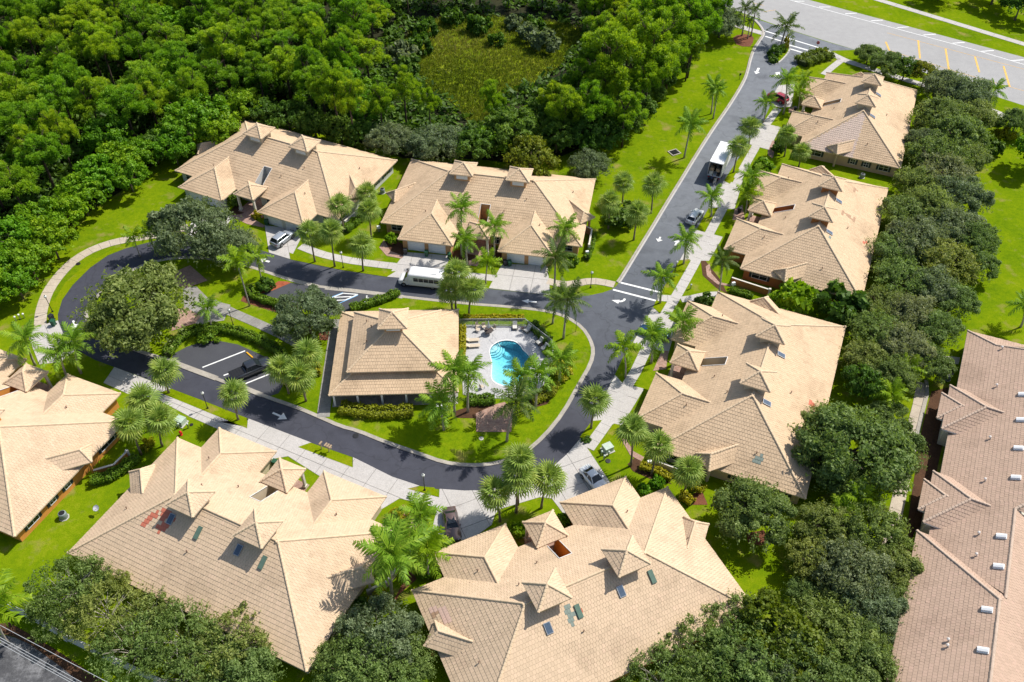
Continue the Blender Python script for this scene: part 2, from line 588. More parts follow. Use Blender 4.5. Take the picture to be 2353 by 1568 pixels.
M['pine'] = leaf_mat('pine_needles', (0.085, 0.185, 0.004), (0.210, 0.360, 0.010), (0.42, 0.55, 0.028), .45, .26)
M['oak'] = leaf_mat('oak_leaves', (0.085, 0.130, 0.030), (0.190, 0.260, 0.065), (0.36, 0.43, 0.14), .45, .16)
M['greyoak'] = leaf_mat('grey_green_leaves', (0.095, 0.130, 0.060), (0.190, 0.235, 0.110), (0.36, 0.41, 0.21), .45, .14)
M['airy'] = leaf_mat('airy_oak_leaves', (0.10, 0.145, 0.030), (0.215, 0.28, 0.065), (0.40, 0.46, 0.13), .45, .2)
M['broad'] = leaf_mat('bright_leaves', (0.080, 0.190, 0.003), (0.150, 0.305, 0.006), (0.30, 0.47, 0.014), .4, .28)
M['darkleaf'] = leaf_mat('dark_leaves', (0.042, 0.095, 0.008), (0.095, 0.185, 0.015), (0.20, 0.31, 0.035), .4)
M['olive'] = leaf_mat('yellow_olive_leaves', (0.08, 0.115, 0.006), (0.16, 0.205, 0.010), (0.29, 0.31, 0.02), .4)
M['sabal'] = leaf_mat('fan_palm_leaves', (0.13, 0.20, 0.022), (0.26, 0.36, 0.060), (0.50, 0.57, 0.17), 0.4, 0.12)
M['queen'] = leaf_mat('feather_palm_leaves', (0.10, 0.20, 0.010), (0.21, 0.36, 0.022), (0.40, 0.52, 0.06), 0.4, 0.12)
M['lime'] = leaf_mat('lime_palm_leaves', (0.12, 0.22, 0.003), (0.23, 0.36, 0.008), (0.40, 0.50, 0.02), 0.4, 0.1)
M['coco'] = leaf_mat('dark_palm_leaves', (0.045, 0.090, 0.012), (0.095, 0.160, 0.020), (0.25, 0.27, 0.05), 0.3, 0.12)
M['deadfrond'] = leaf_mat('dry_palm_leaves', (0.16, 0.10, 0.03), (0.26, 0.17, 0.05), (0.38, 0.27, 0.09), 0.2, 0.1)
M['hedge'] = leaf_mat('hedge_leaves', (0.055, 0.130, 0.005), (0.120, 0.225, 0.010), (0.22, 0.33, 0.015), 0.35, 0.05)
M['goldhedge'] = leaf_mat('golden_leaves', (0.20, 0.21, 0.005), (0.36, 0.34, 0.008), (0.54, 0.48, 0.015), 0.35, 0.05)
M['limehedge'] = leaf_mat('yellow_green_leaves', (0.12, 0.15, 0.004), (0.235, 0.265, 0.007), (0.38, 0.40, 0.014), 0.35, 0.05)
M['tuft'] = leaf_mat('meadow_blades', (0.08, 0.12, 0.008), (0.20, 0.24, 0.020), (0.33, 0.28, 0.08), 0.4, 0.05)

# pool water: clear glossy skin over a blue absorbing body
m_, n_, l_, p_ = mat('pool_water')
n_.remove(p_)
tb = n_.new('ShaderNodeBsdfTransparent')
gb = n_.new('ShaderNodeBsdfGlossy')
gb.inputs['Roughness'].default_value = 0.03
lw = n_.new('ShaderNodeFresnel')
lw.inputs['IOR'].default_value = 1.33
bp = n_.new('ShaderNodeBump')
bp.inputs['Strength'].default_value = 0.25
bp.inputs['Distance'].default_value = 0.05
l_.new(noise(n_, l_, 1.6, 3), bp.inputs['Height'])
l_.new(bp.outputs[0], gb.inputs['Normal'])
mx_ = n_.new('ShaderNodeMixShader')
l_.new(lw.outputs[0], mx_.inputs[0])
l_.new(tb.outputs[0], mx_.inputs[1])
l_.new(gb.outputs[0], mx_.inputs[2])
out_ = [x for x in n_ if x.type == 'OUTPUT_MATERIAL'][0]
l_.new(mx_.outputs[0], out_.inputs['Surface'])
va_ = n_.new('ShaderNodeVolumeAbsorption')
va_.inputs['Color'].default_value = (0.05, 0.74, 0.85, 1)
va_.inputs['Density'].default_value = 0.55
l_.new(va_.outputs[0], out_.inputs['Volume'])
M['water'] = m_
M['pool_floor'] = world_mix('pool_plaster', [(0.3, (0.66, 0.80, 0.80)), (0.7, (0.74, 0.86, 0.86))], 0.4, 1.2, 3.0, rough=0.6, bstr=0.0)
M['pool_rim'] = plain('blue_pool_tile', (0.05, 0.20, 0.28), 0.3)


def paver_mat():
    m, n, l, p = mat('brick_pavers')
    tc = n.new('ShaderNodeTexCoord')
    b = n.new('ShaderNodeTexBrick')
    b.inputs['Scale'].default_value = 1.0
    b.inputs['Brick Width'].default_value = 0.22
    b.inputs['Row Height'].default_value = 0.11
    b.inputs['Mortar Size'].default_value = 0.006
    b.inputs['Color1'].default_value = (0.30, 0.17, 0.13, 1)
    b.inputs['Color2'].default_value = (0.42, 0.28, 0.22, 1)
    b.inputs['Mortar'].default_value = (0.22, 0.16, 0.13, 1)
    l.new(tc.outputs['Object'], b.inputs['Vector'])
    f = noise(n, l, 0.8, 4)
    k = ramp(n, l, f, [(0.3, (0.8, 0.8, 0.8)), (0.7, (1.2, 1.18, 1.15))])
    l.new(mix(n, l, 1.0, b.outputs['Color'], k, 'MULTIPLY'), p.inputs['Base Color'])
    p.inputs['Roughness'].default_value = 0.9
    return m


M['pavers'] = paver_mat()


# ------------------------------------------------------------------ ground helpers
def chaikin(p, k=2, closed=False):
    for _ in range(k):
        q = [] if closed else [p[0]]
        n = len(p)
        for i in range(n if closed else n - 1):
            a, b = p[i], p[(i + 1) % n]
            q += [(a[0] * .75 + b[0] * .25, a[1] * .75 + b[1] * .25), (a[0] * .25 + b[0] * .75, a[1] * .25 + b[1] * .75)]
        if not closed:
            q.append(p[-1])
        p = q
    return p


def area2(p):
    return sum(p[i][0] * p[(i + 1) % len(p)][1] - p[(i + 1) % len(p)][0] * p[i][1] for i in range(len(p))) / 2


def flat(name, pts, z, m, parent=None, kind='structure'):
    if area2(pts) < 0:
        pts = pts[::-1]
    o = MB().poly([(x, y, z) for x, y in pts]).build(name, m, parent, fix=False)
    if kind and parent is None:
        o['kind'] = kind
    return o


def flat_holed(name, outer, hole, z, m):
    from mathutils.geometry import tessellate_polygon
    tri = tessellate_polygon([[Vector((x, y, 0)) for x, y in outer], [Vector((x, y, 0)) for x, y in hole]])
    o = MB().add([(x, y, z) for x, y in list(outer) + list(hole)], tri).build(name, m)
    for f in o.data.polygons:
        if f.normal.z < 0:
            f.flip()
    o['kind'] = 'structure'
    return o


def offset(poly, w):
    out = []
    for i, p in enumerate(poly):
        a = poly[max(i - 1, 0)]
        b = poly[min(i + 1, len(poly) - 1)]
        dx, dy = b[0] - a[0], b[1] - a[1]
        L = math.hypot(dx, dy) or 1
        out.append((p[0] - dy / L * w, p[1] + dx / L * w))
    return out


def ribbon(name, line, w, z0, z1, m, parent=None, kind='structure'):
    """raised band along a line, centred on it"""
    l_, r_ = offset(line, w / 2), offset(line, -w / 2)
    rings = [[(a[0], a[1], z0), (a[0], a[1], z1), (b[0], b[1], z1), (b[0], b[1], z0)] for a, b in zip(l_, r_)]
    o = MB().loft(rings).build(name, m, parent)
    if kind and parent is None:
        o['kind'] = kind
    return o


def resample(line, step):
    out = [line[0]]
    acc = 0.0
    for a, b in zip(line, line[1:]):
        L = math.hypot(b[0] - a[0], b[1] - a[1])
        pos = step - acc
        while pos <= L:
            t = pos / L
            out.append((a[0] + (b[0] - a[0]) * t, a[1] + (b[1] - a[1]) * t))
            pos += step
        acc = L - (pos - step)
    if math.hypot(out[-1][0] - line[-1][0], out[-1][1] - line[-1][1]) > step * 0.3:
        out.append(line[-1])
    return out


def clip_convex(subj, clip):
    """subject polygon (2D) inside a convex ccw polygon"""
    out = list(subj)
    n = len(clip)
    for i in range(n):
        if not out:
            return []
        ax, ay = clip[i]
        bx, by = clip[(i + 1) % n]
        ex, ey = bx - ax, by - ay
        inp, out = out, []
        ds = [ex * (p[1] - ay) - ey * (p[0] - ax) for p in inp]
        for j in range(len(inp)):
            k = (j + 1) % len(inp)
            if ds[j] >= 0:
                out.append(inp[j])
            if (ds[j] >= 0) != (ds[k] >= 0):
                t = ds[j] / (ds[j] - ds[k])
                out.append((inp[j][0] + (inp[k][0] - inp[j][0]) * t, inp[j][1] + (inp[k][1] - inp[j][1]) * t))
    return out


def slab_area(name, poly, z, m, size=3.0, ang=None, thick=0.05, gap=0.05):
    """a paved area: a dark joint bed with separate slabs on it"""
    base = flat(name, poly, z - thick * 0.6, M['joint'])
    if ang is None:
        L = [(math.hypot(poly[i][0] - poly[i - 1][0], poly[i][1] - poly[i - 1][1]), i) for i in range(len(poly))]
        i = max(L)[1]
        ang = math.atan2(poly[i][1] - poly[i - 1][1], poly[i][0] - poly[i - 1][0])
    c, s = math.cos(ang), math.sin(ang)
    P = [(c * x + s * y, -s * x + c * y) for x, y in poly]
    if area2(P) < 0:
        P = P[::-1]
    x0, x1 = min(p[0] for p in P), max(p[0] for p in P)
    y0, y1 = min(p[1] for p in P), max(p[1] for p in P)
    nx, ny = max(1, round((x1 - x0) / size)), max(1, round((y1 - y0) / size))
    sx, sy = (x1 - x0) / nx, (y1 - y0) / ny
    for i in range(nx):
        for j in range(ny):
            cell = [(x0 + i * sx + gap / 2, y0 + j * sy + gap / 2), (x0 + (i + 1) * sx - gap / 2, y0 + j * sy + gap / 2),
                    (x0 + (i + 1) * sx - gap / 2, y0 + (j + 1) * sy - gap / 2), (x0 + i * sx + gap / 2, y0 + (j + 1) * sy - gap / 2)]
            q = clip_convex(P, cell)
            if len(q) < 3 or abs(area2(q)) < 0.05:
                continue
            q = [(c * x - s * y, s * x + c * y) for x, y in q]
            MB().hexa(q, z - thick, z + random.uniform(-0.006, 0.006)).build('slab', m, base, fix=False)
    return base


def walk(name, line, w, z, m, step=1.6, gap=0.04):
    """a footpath of separate slabs along a line"""
    line = resample(line, step)
    base = ribbon(name, line, w, z - 0.06, z - 0.03, M['joint'])
    l_, r_ = offset(line, w / 2), offset(line, -w / 2)
    for i in range(len(line) - 1):
        L = math.hypot(line[i + 1][0] - line[i][0], line[i + 1][1] - line[i][1])
        k = gap / 2 / max(L, 0.1)
        lp = lambda a, b, t: (a[0] + (b[0] - a[0]) * t, a[1] + (b[1] - a[1]) * t)
        q = [lp(r_[i], r_[i + 1], k), lp(r_[i], r_[i + 1], 1 - k), lp(l_[i], l_[i + 1], 1 - k), lp(l_[i], l_[i + 1], k)]
        MB().hexa(q, z - 0.05, z + random.uniform(-0.005, 0.005)).build('slab', m, base, fix=False)
    return base


def ring_face(inner, outer, z, m, name, parent=None, kind='structure'):
    """flat surface between an inner outline and a surrounding convex outline (both about the inner centre)"""
    cx = sum(p[0] for p in inner) / len(inner)
    cy = sum(p[1] for p in inner) / len(inner)

    def hit(poly, a):
        best = None
        dx, dy = math.cos(a), math.sin(a)
        for i in range(len(poly)):
            p, q = poly[i], poly[(i + 1) % len(poly)]
            ex, ey = q[0] - p[0], q[1] - p[1]
            den = dx * ey - dy * ex
            if abs(den) < 1e-9:
                continue
            t = ((p[0] - cx) * ey - (p[1] - cy) * ex) / den
            u = ((p[0] - cx) * dy - (p[1] - cy) * dx) / den
            if t > 0 and -1e-6 <= u <= 1 + 1e-6 and (best is None or t > best):
                best = t
        return (cx + dx * best, cy + dy * best)
    A = sorted(set([math.atan2(p[1] - cy, p[0] - cx) for p in outer] + [math.atan2(p[1] - cy, p[0] - cx) for p in inner]))
    mb = MB()
    n = len(A)
    vi = [(*hit(inner, a), z) for a in A]
    vo = [(*hit(outer, a), z) for a in A]
    mb.add(vi + vo, [(i, n + i, n + (i + 1) % n, (i + 1) % n) for i in range(n)])
    o = mb.build(name, m, parent)
    if kind and parent is None:
        o['kind'] = kind
    return o, vi


# ------------------------------------------------------------------ ground
POOL = chaikin(gl('Q', [(1050, 445), (1170, 465), (1250, 530), (1300, 610), (1380, 680), (1440, 760), (1445, 840), (1410, 920), (1340, 1020), (1240, 1130),
                        (1150, 1200), (1000, 1190), (880, 1150), (800, 1090), (785, 1010), (798, 900), (795, 800), (775, 720), (755, 640), (770, 570), (830, 510), (920, 460)]), 1, True)
if area2(POOL) < 0:
    POOL = POOL[::-1]
circ = [(3500 * math.cos(t * math.pi / 24), 100 + 3500 * math.sin(t * math.pi / 24)) for t in range(48)]
ring_face(POOL, circ, 0.0, M['grass'], 'ground')

# street and loop: one dark asphalt sheet, the planted island laid over it
OUT = [(1705, 33), (1735, 46), (1750, 62), (1756, 78), (1746, 93), (1733, 113), (1724, 140), (1719, 163), (1711, 187), (1679, 240), (1639, 297), (1599, 360), (1569, 410),
       (1530, 473), (1501, 522), (1460, 588), (1430, 638)]
OUT += [(1424, 648), (1417, 657), (1405, 666), (1385, 673), (1351, 680), (1310, 681), (1264, 679), (1124, 664), (1000, 645), (890, 637), (784, 621), (725, 609), (665, 596)]
OUT += [(618, 581), (560, 564), (500, 553), (430, 547), (367, 551), (290, 571), (247, 588), (207, 616), (167, 656), (143, 690), (133, 723), (135, 750), (148, 776), (175, 803),
        (217, 827), (263, 844), (313, 862), (393, 893), (483, 927), (570, 962), (713, 1017), (811, 1051), (901, 1096), (964, 1117), (1017, 1126), (1067, 1128), (1108, 1127),
        (1168, 1119), (1234, 1099), (1267, 1076), (1301, 1046), (1334, 1007), (1361, 966), (1391, 906), (1412, 863), (1434, 816), (1460, 775), (1500, 706), (1520, 674), (1562, 598),
        (1600, 528), (1628, 479), (1663, 416), (1719, 330), (1755, 275), (1791, 197), (1815, 167), (1840, 143), (1862, 126), (1885, 118), (1905, 117), (1965, 115), (1902, 97), (1822, 72)]
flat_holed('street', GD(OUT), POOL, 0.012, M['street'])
INNER = [(200, 736), (213, 753), (233, 770), (283, 795), (350, 818), (397, 830), (500, 873), (550, 890), (610, 912), (683, 937), (730, 957), (784, 981), (821, 990), (884, 1016),
         (968, 1045), (1018, 1063), (1068, 1070), (1118, 1069), (1161, 1060), (1204, 1043), (1251, 1003), (1294, 950), (1331, 883), (1358, 836), (1364, 806), (1356, 780), (1338, 753),
         (1304, 730), (1261, 716), (1184, 707), (1061, 698), (918, 682), (784, 666), (700, 655), (633, 633), (570, 612), (500, 597), (430, 592), (370, 598), (315, 615), (258, 650), (215, 690), (198, 718)]
inner = chaikin(GD(INNER), 1, True)
flat_holed('island_lawn', inner, POOL, 0.075, M['grass'])
ribbon('kerb', inner + inner[:1], 0.55, 0.0, 0.10, M['kerb'])
lk = chaikin(GD([(1735, 46), (1750, 62), (1757, 78), (1747, 93), (1733, 113), (1724, 140), (1719, 163), (1711, 187), (1679, 240), (1639, 297), (1599, 360), (1569, 410), (1530, 473), (1501, 522), (1460, 588), (1430, 638), (1421, 650)]), 2)
ribbon('kerb', offset(lk, -0.25), 0.30, 0.0, 0.13, M['kerb'])
ribbon('gutter_strip', offset(lk, 0.10), 0.32, 0.0, 0.03, M['concrete'])
# old road at the top right with its verge and footpath
nr_, fr_ = GD([(1250, -122), (1700, 27), (1735, 41), (1822, 71), (1902, 96), (1965, 114), (2270, 216), (2353, 243), (2900, 430)]), GD([(1350, -138), (1858, 0), (2353, 132), (2900, 278)])


isl = chaikin(gl('E', [(452, 585), (475, 622), (530, 634), (610, 590), (720, 470), (738, 400), (700, 372), (625, 420), (500, 515)]), 2, True)
flat('entrance_island', isl, 0.11, M['grass'])
ribbon('kerb', isl + isl[:1], 0.32, 0.0, 0.13, M['concrete'])


def along(line, t):
    L = [0]
    for a, b in zip(line, line[1:]):
        L.append(L[-1] + math.dist(a, b))
    s = t * L[-1]
    for k in range(len(line) - 1):
        if s <= L[k + 1] + 1e-9:
            f = (s - L[k]) / (L[k + 1] - L[k])
            return (line[k][0] + (line[k + 1][0] - line[k][0]) * f, line[k][1] + (line[k + 1][1] - line[k][1]) * f)
    return line[-1]


mb_ = MB()
for k in range(24):
    q = [along(nr_, k / 24), along(nr_, (k + 1) / 24), along(fr_, (k + 1) / 24), along(fr_, k / 24)]
    mb_.poly([(x, y, 0.006) for x, y in q])
mb_.build('main_road', M['old_asphalt'], fix=False)['kind'] = 'structure'


def stripes(name, m, segs, parent=None, w=0.15, z=0.02, label=None):
    mb = MB()
    for a, b in segs:
        L = math.hypot(b[0] - a[0], b[1] - a[1]) or 1
        nx, ny = -(b[1] - a[1]) / L * w / 2, (b[0] - a[0]) / L * w / 2
        mb.poly([(a[0] + nx, a[1] + ny, z), (b[0] + nx, b[1] + ny, z), (b[0] - nx, b[1] - ny, z), (a[0] - nx, a[1] - ny, z)])
    o = mb.build(name, m, parent)
    if parent is None:
        o['kind'] = 'structure'
    return o


DL = lambda v, *q: [(g(v, a, b), g(v, c, e)) for a, b, c, e in q]
stripes('road_marking', M['white_paint'], DL('r13', (740, 2, 2000, 341), (2000, 341, 2353, 446)), w=0.2)
for k, q in enumerate([(770, 10, 840, 10), (940, 50, 1020, 50), (1120, 97, 1200, 92), (1300, 145, 1380, 140), (1480, 192, 1560, 187), (1660, 243, 1745, 237), (1860, 300, 1945, 294), (2060, 356, 2145, 350), (2260, 420, 2353, 414)]):
    stripes('road_marking', M['white_paint'], DL('r13', q), w=0.3, z=0.024)
for q in [(1400, 290, 1425, 350), (1624, 280, 1636, 405), (1812, 337, 1836, 485), (2015, 393, 2045, 500), (2212, 457, 2254, 600)]:
    stripes('road_marking', M['yellow_paint'], DL('r13', q), w=0.4, z=0.024)
stripes('road_marking', M['yellow_paint'], DL('r13', (1410, 228, 2353, 478), (1430, 350, 1900, 500), (1900, 500, 2353, 628), (560, 82, 640, 70), (480, 20, 560, 40)), w=0.12)
walk('sidewalk', GD([(1980, -12), (2018, 0), (2353, 102), (2560, 166)]), 1.9, 0.05, M['concrete'], 3.0)
walk('sidewalk', GD([(1659, 42), (1700, 62), (1755, 78)]), 1.9, 0.05, M['concrete'], 2.5)
walk('sidewalk', [g('r13', *p) for p in [(1000, 360), (1110, 415), (1230, 455), (1500, 540), (1900, 660), (2120, 760), (2270, 820), (2500, 900)]], 1.9, 0.05, M['concrete'], 2.5)
flat('verge_patch', [g('r13', *p) for p in [(1020, 358), (1180, 360), (1300, 405), (1230, 430), (1120, 395)]], 0.02, M['grass'])
# paint on the street
for q in [(560, 212, 790, 285), (790, 285, 1010, 352), (570, 252, 720, 297)]:
    stripes('road_marking', M['white_paint'], DL('r13', q), w=0.42)
for q in [(735, 312, 925, 365), (740, 338, 885, 382)]:
    stripes('road_marking', M['white_paint'], DL('r13', q), w=0.5)
for q in [(270, 505, 730, 618), (180, 585, 672, 712)]:
    stripes('road_marking', M['white_paint'], DL('S', q), w=0.36)


def arrow(tail, tip, wd=0.85, shaft=0.30, z=0.022, name='road_arrow'):
    a, b = Vector((*tail, 0)), Vector((*tip, 0))
    ax = (b - a)
    L = ax.length
    ax.normalize()
    n = Vector((-ax.y, ax.x, 0))
    h = min(1.1, L * 0.5)
    s0 = b - ax * h
    pts = [a + n * shaft / 2, s0 + n * shaft / 2, s0 + n * wd / 2, b, s0 - n * wd / 2, s0 - n * shaft / 2, a - n * shaft / 2]
    o = MB().poly([(p.x, p.y, z) for p in pts][::-1]).build(name, M['white_paint'])
    o['kind'] = 'structure'


arrow(g('A', 840, 235), g('A', 878, 335), 1.35)
arrow(g('L', 1250, 1020), g('L', 1415, 1092), 1.35)
arrow(g('U2', 1710, 1178), g('U2', 1550, 1165), 1.0)
arrow(g('S', 725, -20), g('S', 698, 35), 1.2)
arrow(g('r13', 525, 470), g('r13', 505, 512), 1.3, 0.5)
arrow(g('r13', 632, 527), g('r13', 668, 497), 1.3, 0.5)
arrow(g('T', 125, 1435), g('T', 175, 1360), 1.2, 0.35)
arrow(g('U1', 548, 893), g('U1', 430, 862), 1.1, 0.4)
# bent arrow at the junction
mb_ = MB()
cv = [g('S', *p) for p in [(318, 690), (305, 708), (278, 720), (250, 722)]]
cl_ = offset(cv, 0.18)
cr_ = offset(cv, -0.18)
for i in range(3):
    mb_.poly([(*cl_[i], 0.022), (*cl_[i + 1], 0.022), (*cr_[i + 1], 0.022), (*cr_[i], 0.022)])
mb_.poly([(*p, 0.022) for p in [g('S', 165, 706), g('S', 240, 747), g('S', 258, 703)]])
mb_.build('road_arrow', M['white_paint'])['kind'] = 'structure'

# ---- parking bays on the island
lotA = GD([(395, 826), (398, 815), (430, 798), (467, 786), (500, 784), (547, 793), (590, 812), (627, 830), (637, 850), (655, 880), (640, 905), (612, 914), (550, 891), (500, 874)])
flat('parking_bay', lotA, 0.083, M['asphalt'])
lotB = GD([(663, 650), (625, 664), (598, 674), (640, 690), (700, 708), (760, 727), (800, 716), (870, 695), (912, 681), (784, 667), (700, 656)])
flat('parking_bay', lotB, 0.083, M['asphalt'])
ZB = 0.089
stripes('bay_line', M['white_paint'], DL('L', (445, 503, 935, 312)), w=0.22, z=ZB)
stripes('bay_line', M['white_paint'], DL('L', (688, 596, 790, 558), (790, 558, 1150, 420)), w=0.22, z=ZB)
stripes('bay_line', M['white_paint'], DL('L', (938, 690, 1250, 565)), w=0.22, z=ZB)
stripes('bay_line', M['white_paint'], DL('U1', (1262, 1310, 1390, 1260), (1390, 1258, 1565, 1272), (1265, 1342, 1420, 1335), (1420, 1335, 1555, 1275), (1290, 1305, 1500, 1296)), w=0.20, z=ZB)
stripes('bay_line', M['blue_paint'], DL('U1', (1565, 1280, 1290, 1400), (1390, 1252, 1250, 1306)), w=0.14, z=ZB + 0.004)
# wheelchair symbol
ow = g('U1', 1655, 1335)
mb_ = MB()
for t in range(14):
    a0, a1 = R(200 + t * 19), R(200 + (t + 1) * 19)
    mb_.poly([(ow[0] + r_ * math.cos(q), ow[1] + r_ * math.sin(q), ZB) for r_, q in ((0.52, a0), (0.52, a1), (0.36, a1), (0.36, a0))])
mb_.build('wheelchair_symbol', M['white_paint'])['kind'] = 'structure'
stripes('wheelchair_symbol', M['white_paint'], [((ow[0] + 0.05, ow[1] + 0.75), (ow[0], ow[1] + 0.1)), ((ow[0], ow[1] + 0.1), (ow[0] + 0.5, ow[1] + 0.1)), ((ow[0] + 0.5, ow[1] + 0.1), (ow[0] + 0.72, ow[1] - 0.45)),
                                               ((ow[0] + 0.02, ow[1] + 0.45), (ow[0] + 0.4, ow[1] + 0.45)), ((ow[0] - 0.09, ow[1] + 0.92), (ow[0] + 0.16, ow[1] + 0.92))], w=0.17, z=ZB + 0.004)
ribbon('valley_gutter', gl('L', [(100, 420), (175, 468), (610, 630)]), 0.85, 0.0, 0.105, M['kerb'])
ribbon('valley_gutter', gl('L', [(920, 735), (1130, 820)]), 0.75, 0.0, 0.105, M['kerb'])
ribbon('valley_gutter', gl('U1', [(480, 1005), (800, 1100), (1110, 1175)]), 0.5, 0.0, 0.105, M['kerb'])
ribbon('valley_gutter', gl('U1', [(1190, 1197), (1480, 1225), (1900, 1275), (2080, 1300)]), 0.8, 0.0, 0.105, M['kerb'])

# ---- driveways and footpaths
CZ = 0.045
slab_area('driveway', GD([(618, 581), (667, 596), (700, 531), (608, 518)]), CZ, M['concrete'], 3.2)
slab_area('driveway', GD([(428, 546), (500, 553), (535, 497), (452, 473)]), CZ, M['concrete'], 3.2)
slab_area('driveway', GD([(889, 637), (1010, 646), (1036, 588), (932, 580)]), CZ, M['concrete'], 3.2)
slab_area('driveway', GD([(1123, 663), (1265, 679), (1258, 611), (1154, 607)]), CZ, M['concrete'], 3.2)
slab_area('driveway', [g('E', *p) for p in [(440, 1150), (590, 900), (800, 880), (760, 1180), (600, 1190)]], CZ, M['concrete'], 3.2)
slab_area('driveway', GD([(1719, 331), (1752, 283), (1794, 293), (1767, 345), (1742, 338)]), CZ, M['concrete'], 3.2)
slab_area('driveway', GD([(1663, 416), (1628, 479), (1688, 481), (1708, 412)]), CZ, M['concrete'], 3.2)
slab_area('driveway', GD([(1599, 529), (1661, 545), (1629, 600), (1562, 598)]), CZ, M['concrete'], 3.2)
slab_area('driveway', GD([(1500, 707), (1516, 722), (1556, 745), (1536, 812), (1454, 788)]), CZ, M['concrete'], 3.2)
slab_area('driveway', GD([(1413, 862), (1361, 967), (1428, 980), (1480, 894), (1430, 881)]), CZ, M['concrete'], 3.2)
slab_area('driveway', GD([(1334, 1008), (1301, 1046), (1267, 1076), (1234, 1099), (1168, 1119), (1108, 1127), (1067, 1128), (1010, 1124), (1009, 1144), (1002, 1180), (992, 1220), (1011, 1255), (1090, 1235),
                          (1130, 1206), (1137, 1183), (1147, 1171), (1240, 1143), (1268, 1146), (1296, 1183), (1420, 1125), (1404, 1113), (1362, 1049)]), CZ, M['concrete'], 3.4, ang=R(25))
slab_area('driveway', GD([(263, 844), (393, 894), (367, 903), (568, 985), (570, 962), (716, 1018), (685, 1028), (811, 1075), (811, 1051), (901, 1096), (964, 1117), (936, 1124), (1009, 1144), (1005, 1167),
                          (918, 1146), (870, 1175), (760, 1120), (735, 1095), (662, 1049), (600, 1060), (498, 985), (436, 958), (355, 915), (293, 905), (238, 880)]), CZ, M['concrete'], 3.4, ang=R(-25))
slab_area('driveway', GD([(79, 756), (108, 744), (133, 737), (150, 778), (176, 803), (140, 832), (90, 838), (66, 777)]), CZ, M['concrete'], 3.2)
walk('sidewalk', chaikin(GD([(92, 752), (94, 715), (110, 668), (143, 624), (178, 592), (228, 566), (292, 550), (335, 545), (400, 533), (440, 520)]), 2), 1.75, CZ, M['walk'])
walk('sidewalk', chaikin(GD([(690, 566), (735, 584), (790, 597), (850, 606), (912, 613)]), 1), 1.6, CZ, M['concrete'])
walk('sidewalk', GD([(1025, 628), (1070, 633), (1148, 641)]), 1.5, CZ, M['concrete'])
walk('sidewalk', chaikin(GD([(1258, 646), (1290, 655), (1322, 653), (1345, 647), (1372, 646), (1412, 655)]), 1), 1.5, CZ + 0.01, M['walk'])
sw = [g('V', 290, 920), g('V', 510, 615), g('V', 750, 170), g('S', 440, 1530), g('S', 590, 1210), g('S', 760, 900), g('S', 920, 640), g('S', 1110, 300), g('T', 600, 1230), g('T', 760, 930),
      g('T', 900, 640), g('T', 1090, 300), g('T', 1190, 130), g('E', 300, 1560), g('E', 450, 1380), g('E', 590, 1190)]
walk('sidewalk', sw, 1.55, CZ + 0.012, M['concrete'])
walk('sidewalk', chaikin([g('S', *p) for p in [(960, 700), (1080, 690), (1240, 645), (1420, 640)]], 2), 1.3, CZ + 0.02, M['concrete'])
walk('sidewalk', [g('S', 690, 680), g('S', 850, 690)], 1.5, CZ + 0.02, M['concrete'])
walk('sidewalk', [g('E', 1180, 760), g('E', 1280, 670), g('E', 1410, 570)], 1.5, CZ, M['concrete'])
# island paths
walk('footpath', GD([(487, 697), (540, 722), (600, 748), (650, 772), (700, 800)]), 1.6, 0.115, M['grey_walk'])
flat('plaza', GD([(420, 662), (452, 660), (482, 690), (530, 702), (515, 738), (480, 742), (457, 752), (425, 720)]), 0.112, M['grey_walk'])
flat('brick_plaza', GD([(380, 636), (437, 611), (477, 646), (427, 664), (402, 655)]), 0.118, M['pavers'])
flat('brick_plaza', GD([(395, 762), (450, 744), (462, 728), (428, 708), (400, 712)]), 0.118, M['pavers'])
walk('footpath', GD([(775, 735), (766, 790), (756, 860), (746, 930), (743, 960)]), 1.7, 0.115, M['grey_walk'], 2.2)
flat('brick_plaza', [g('P', *p) for p in [(295, 1045), (480, 960), (560, 940), (640, 1010), (620, 1215), (300, 1215)]], 0.118, M['pavers'])
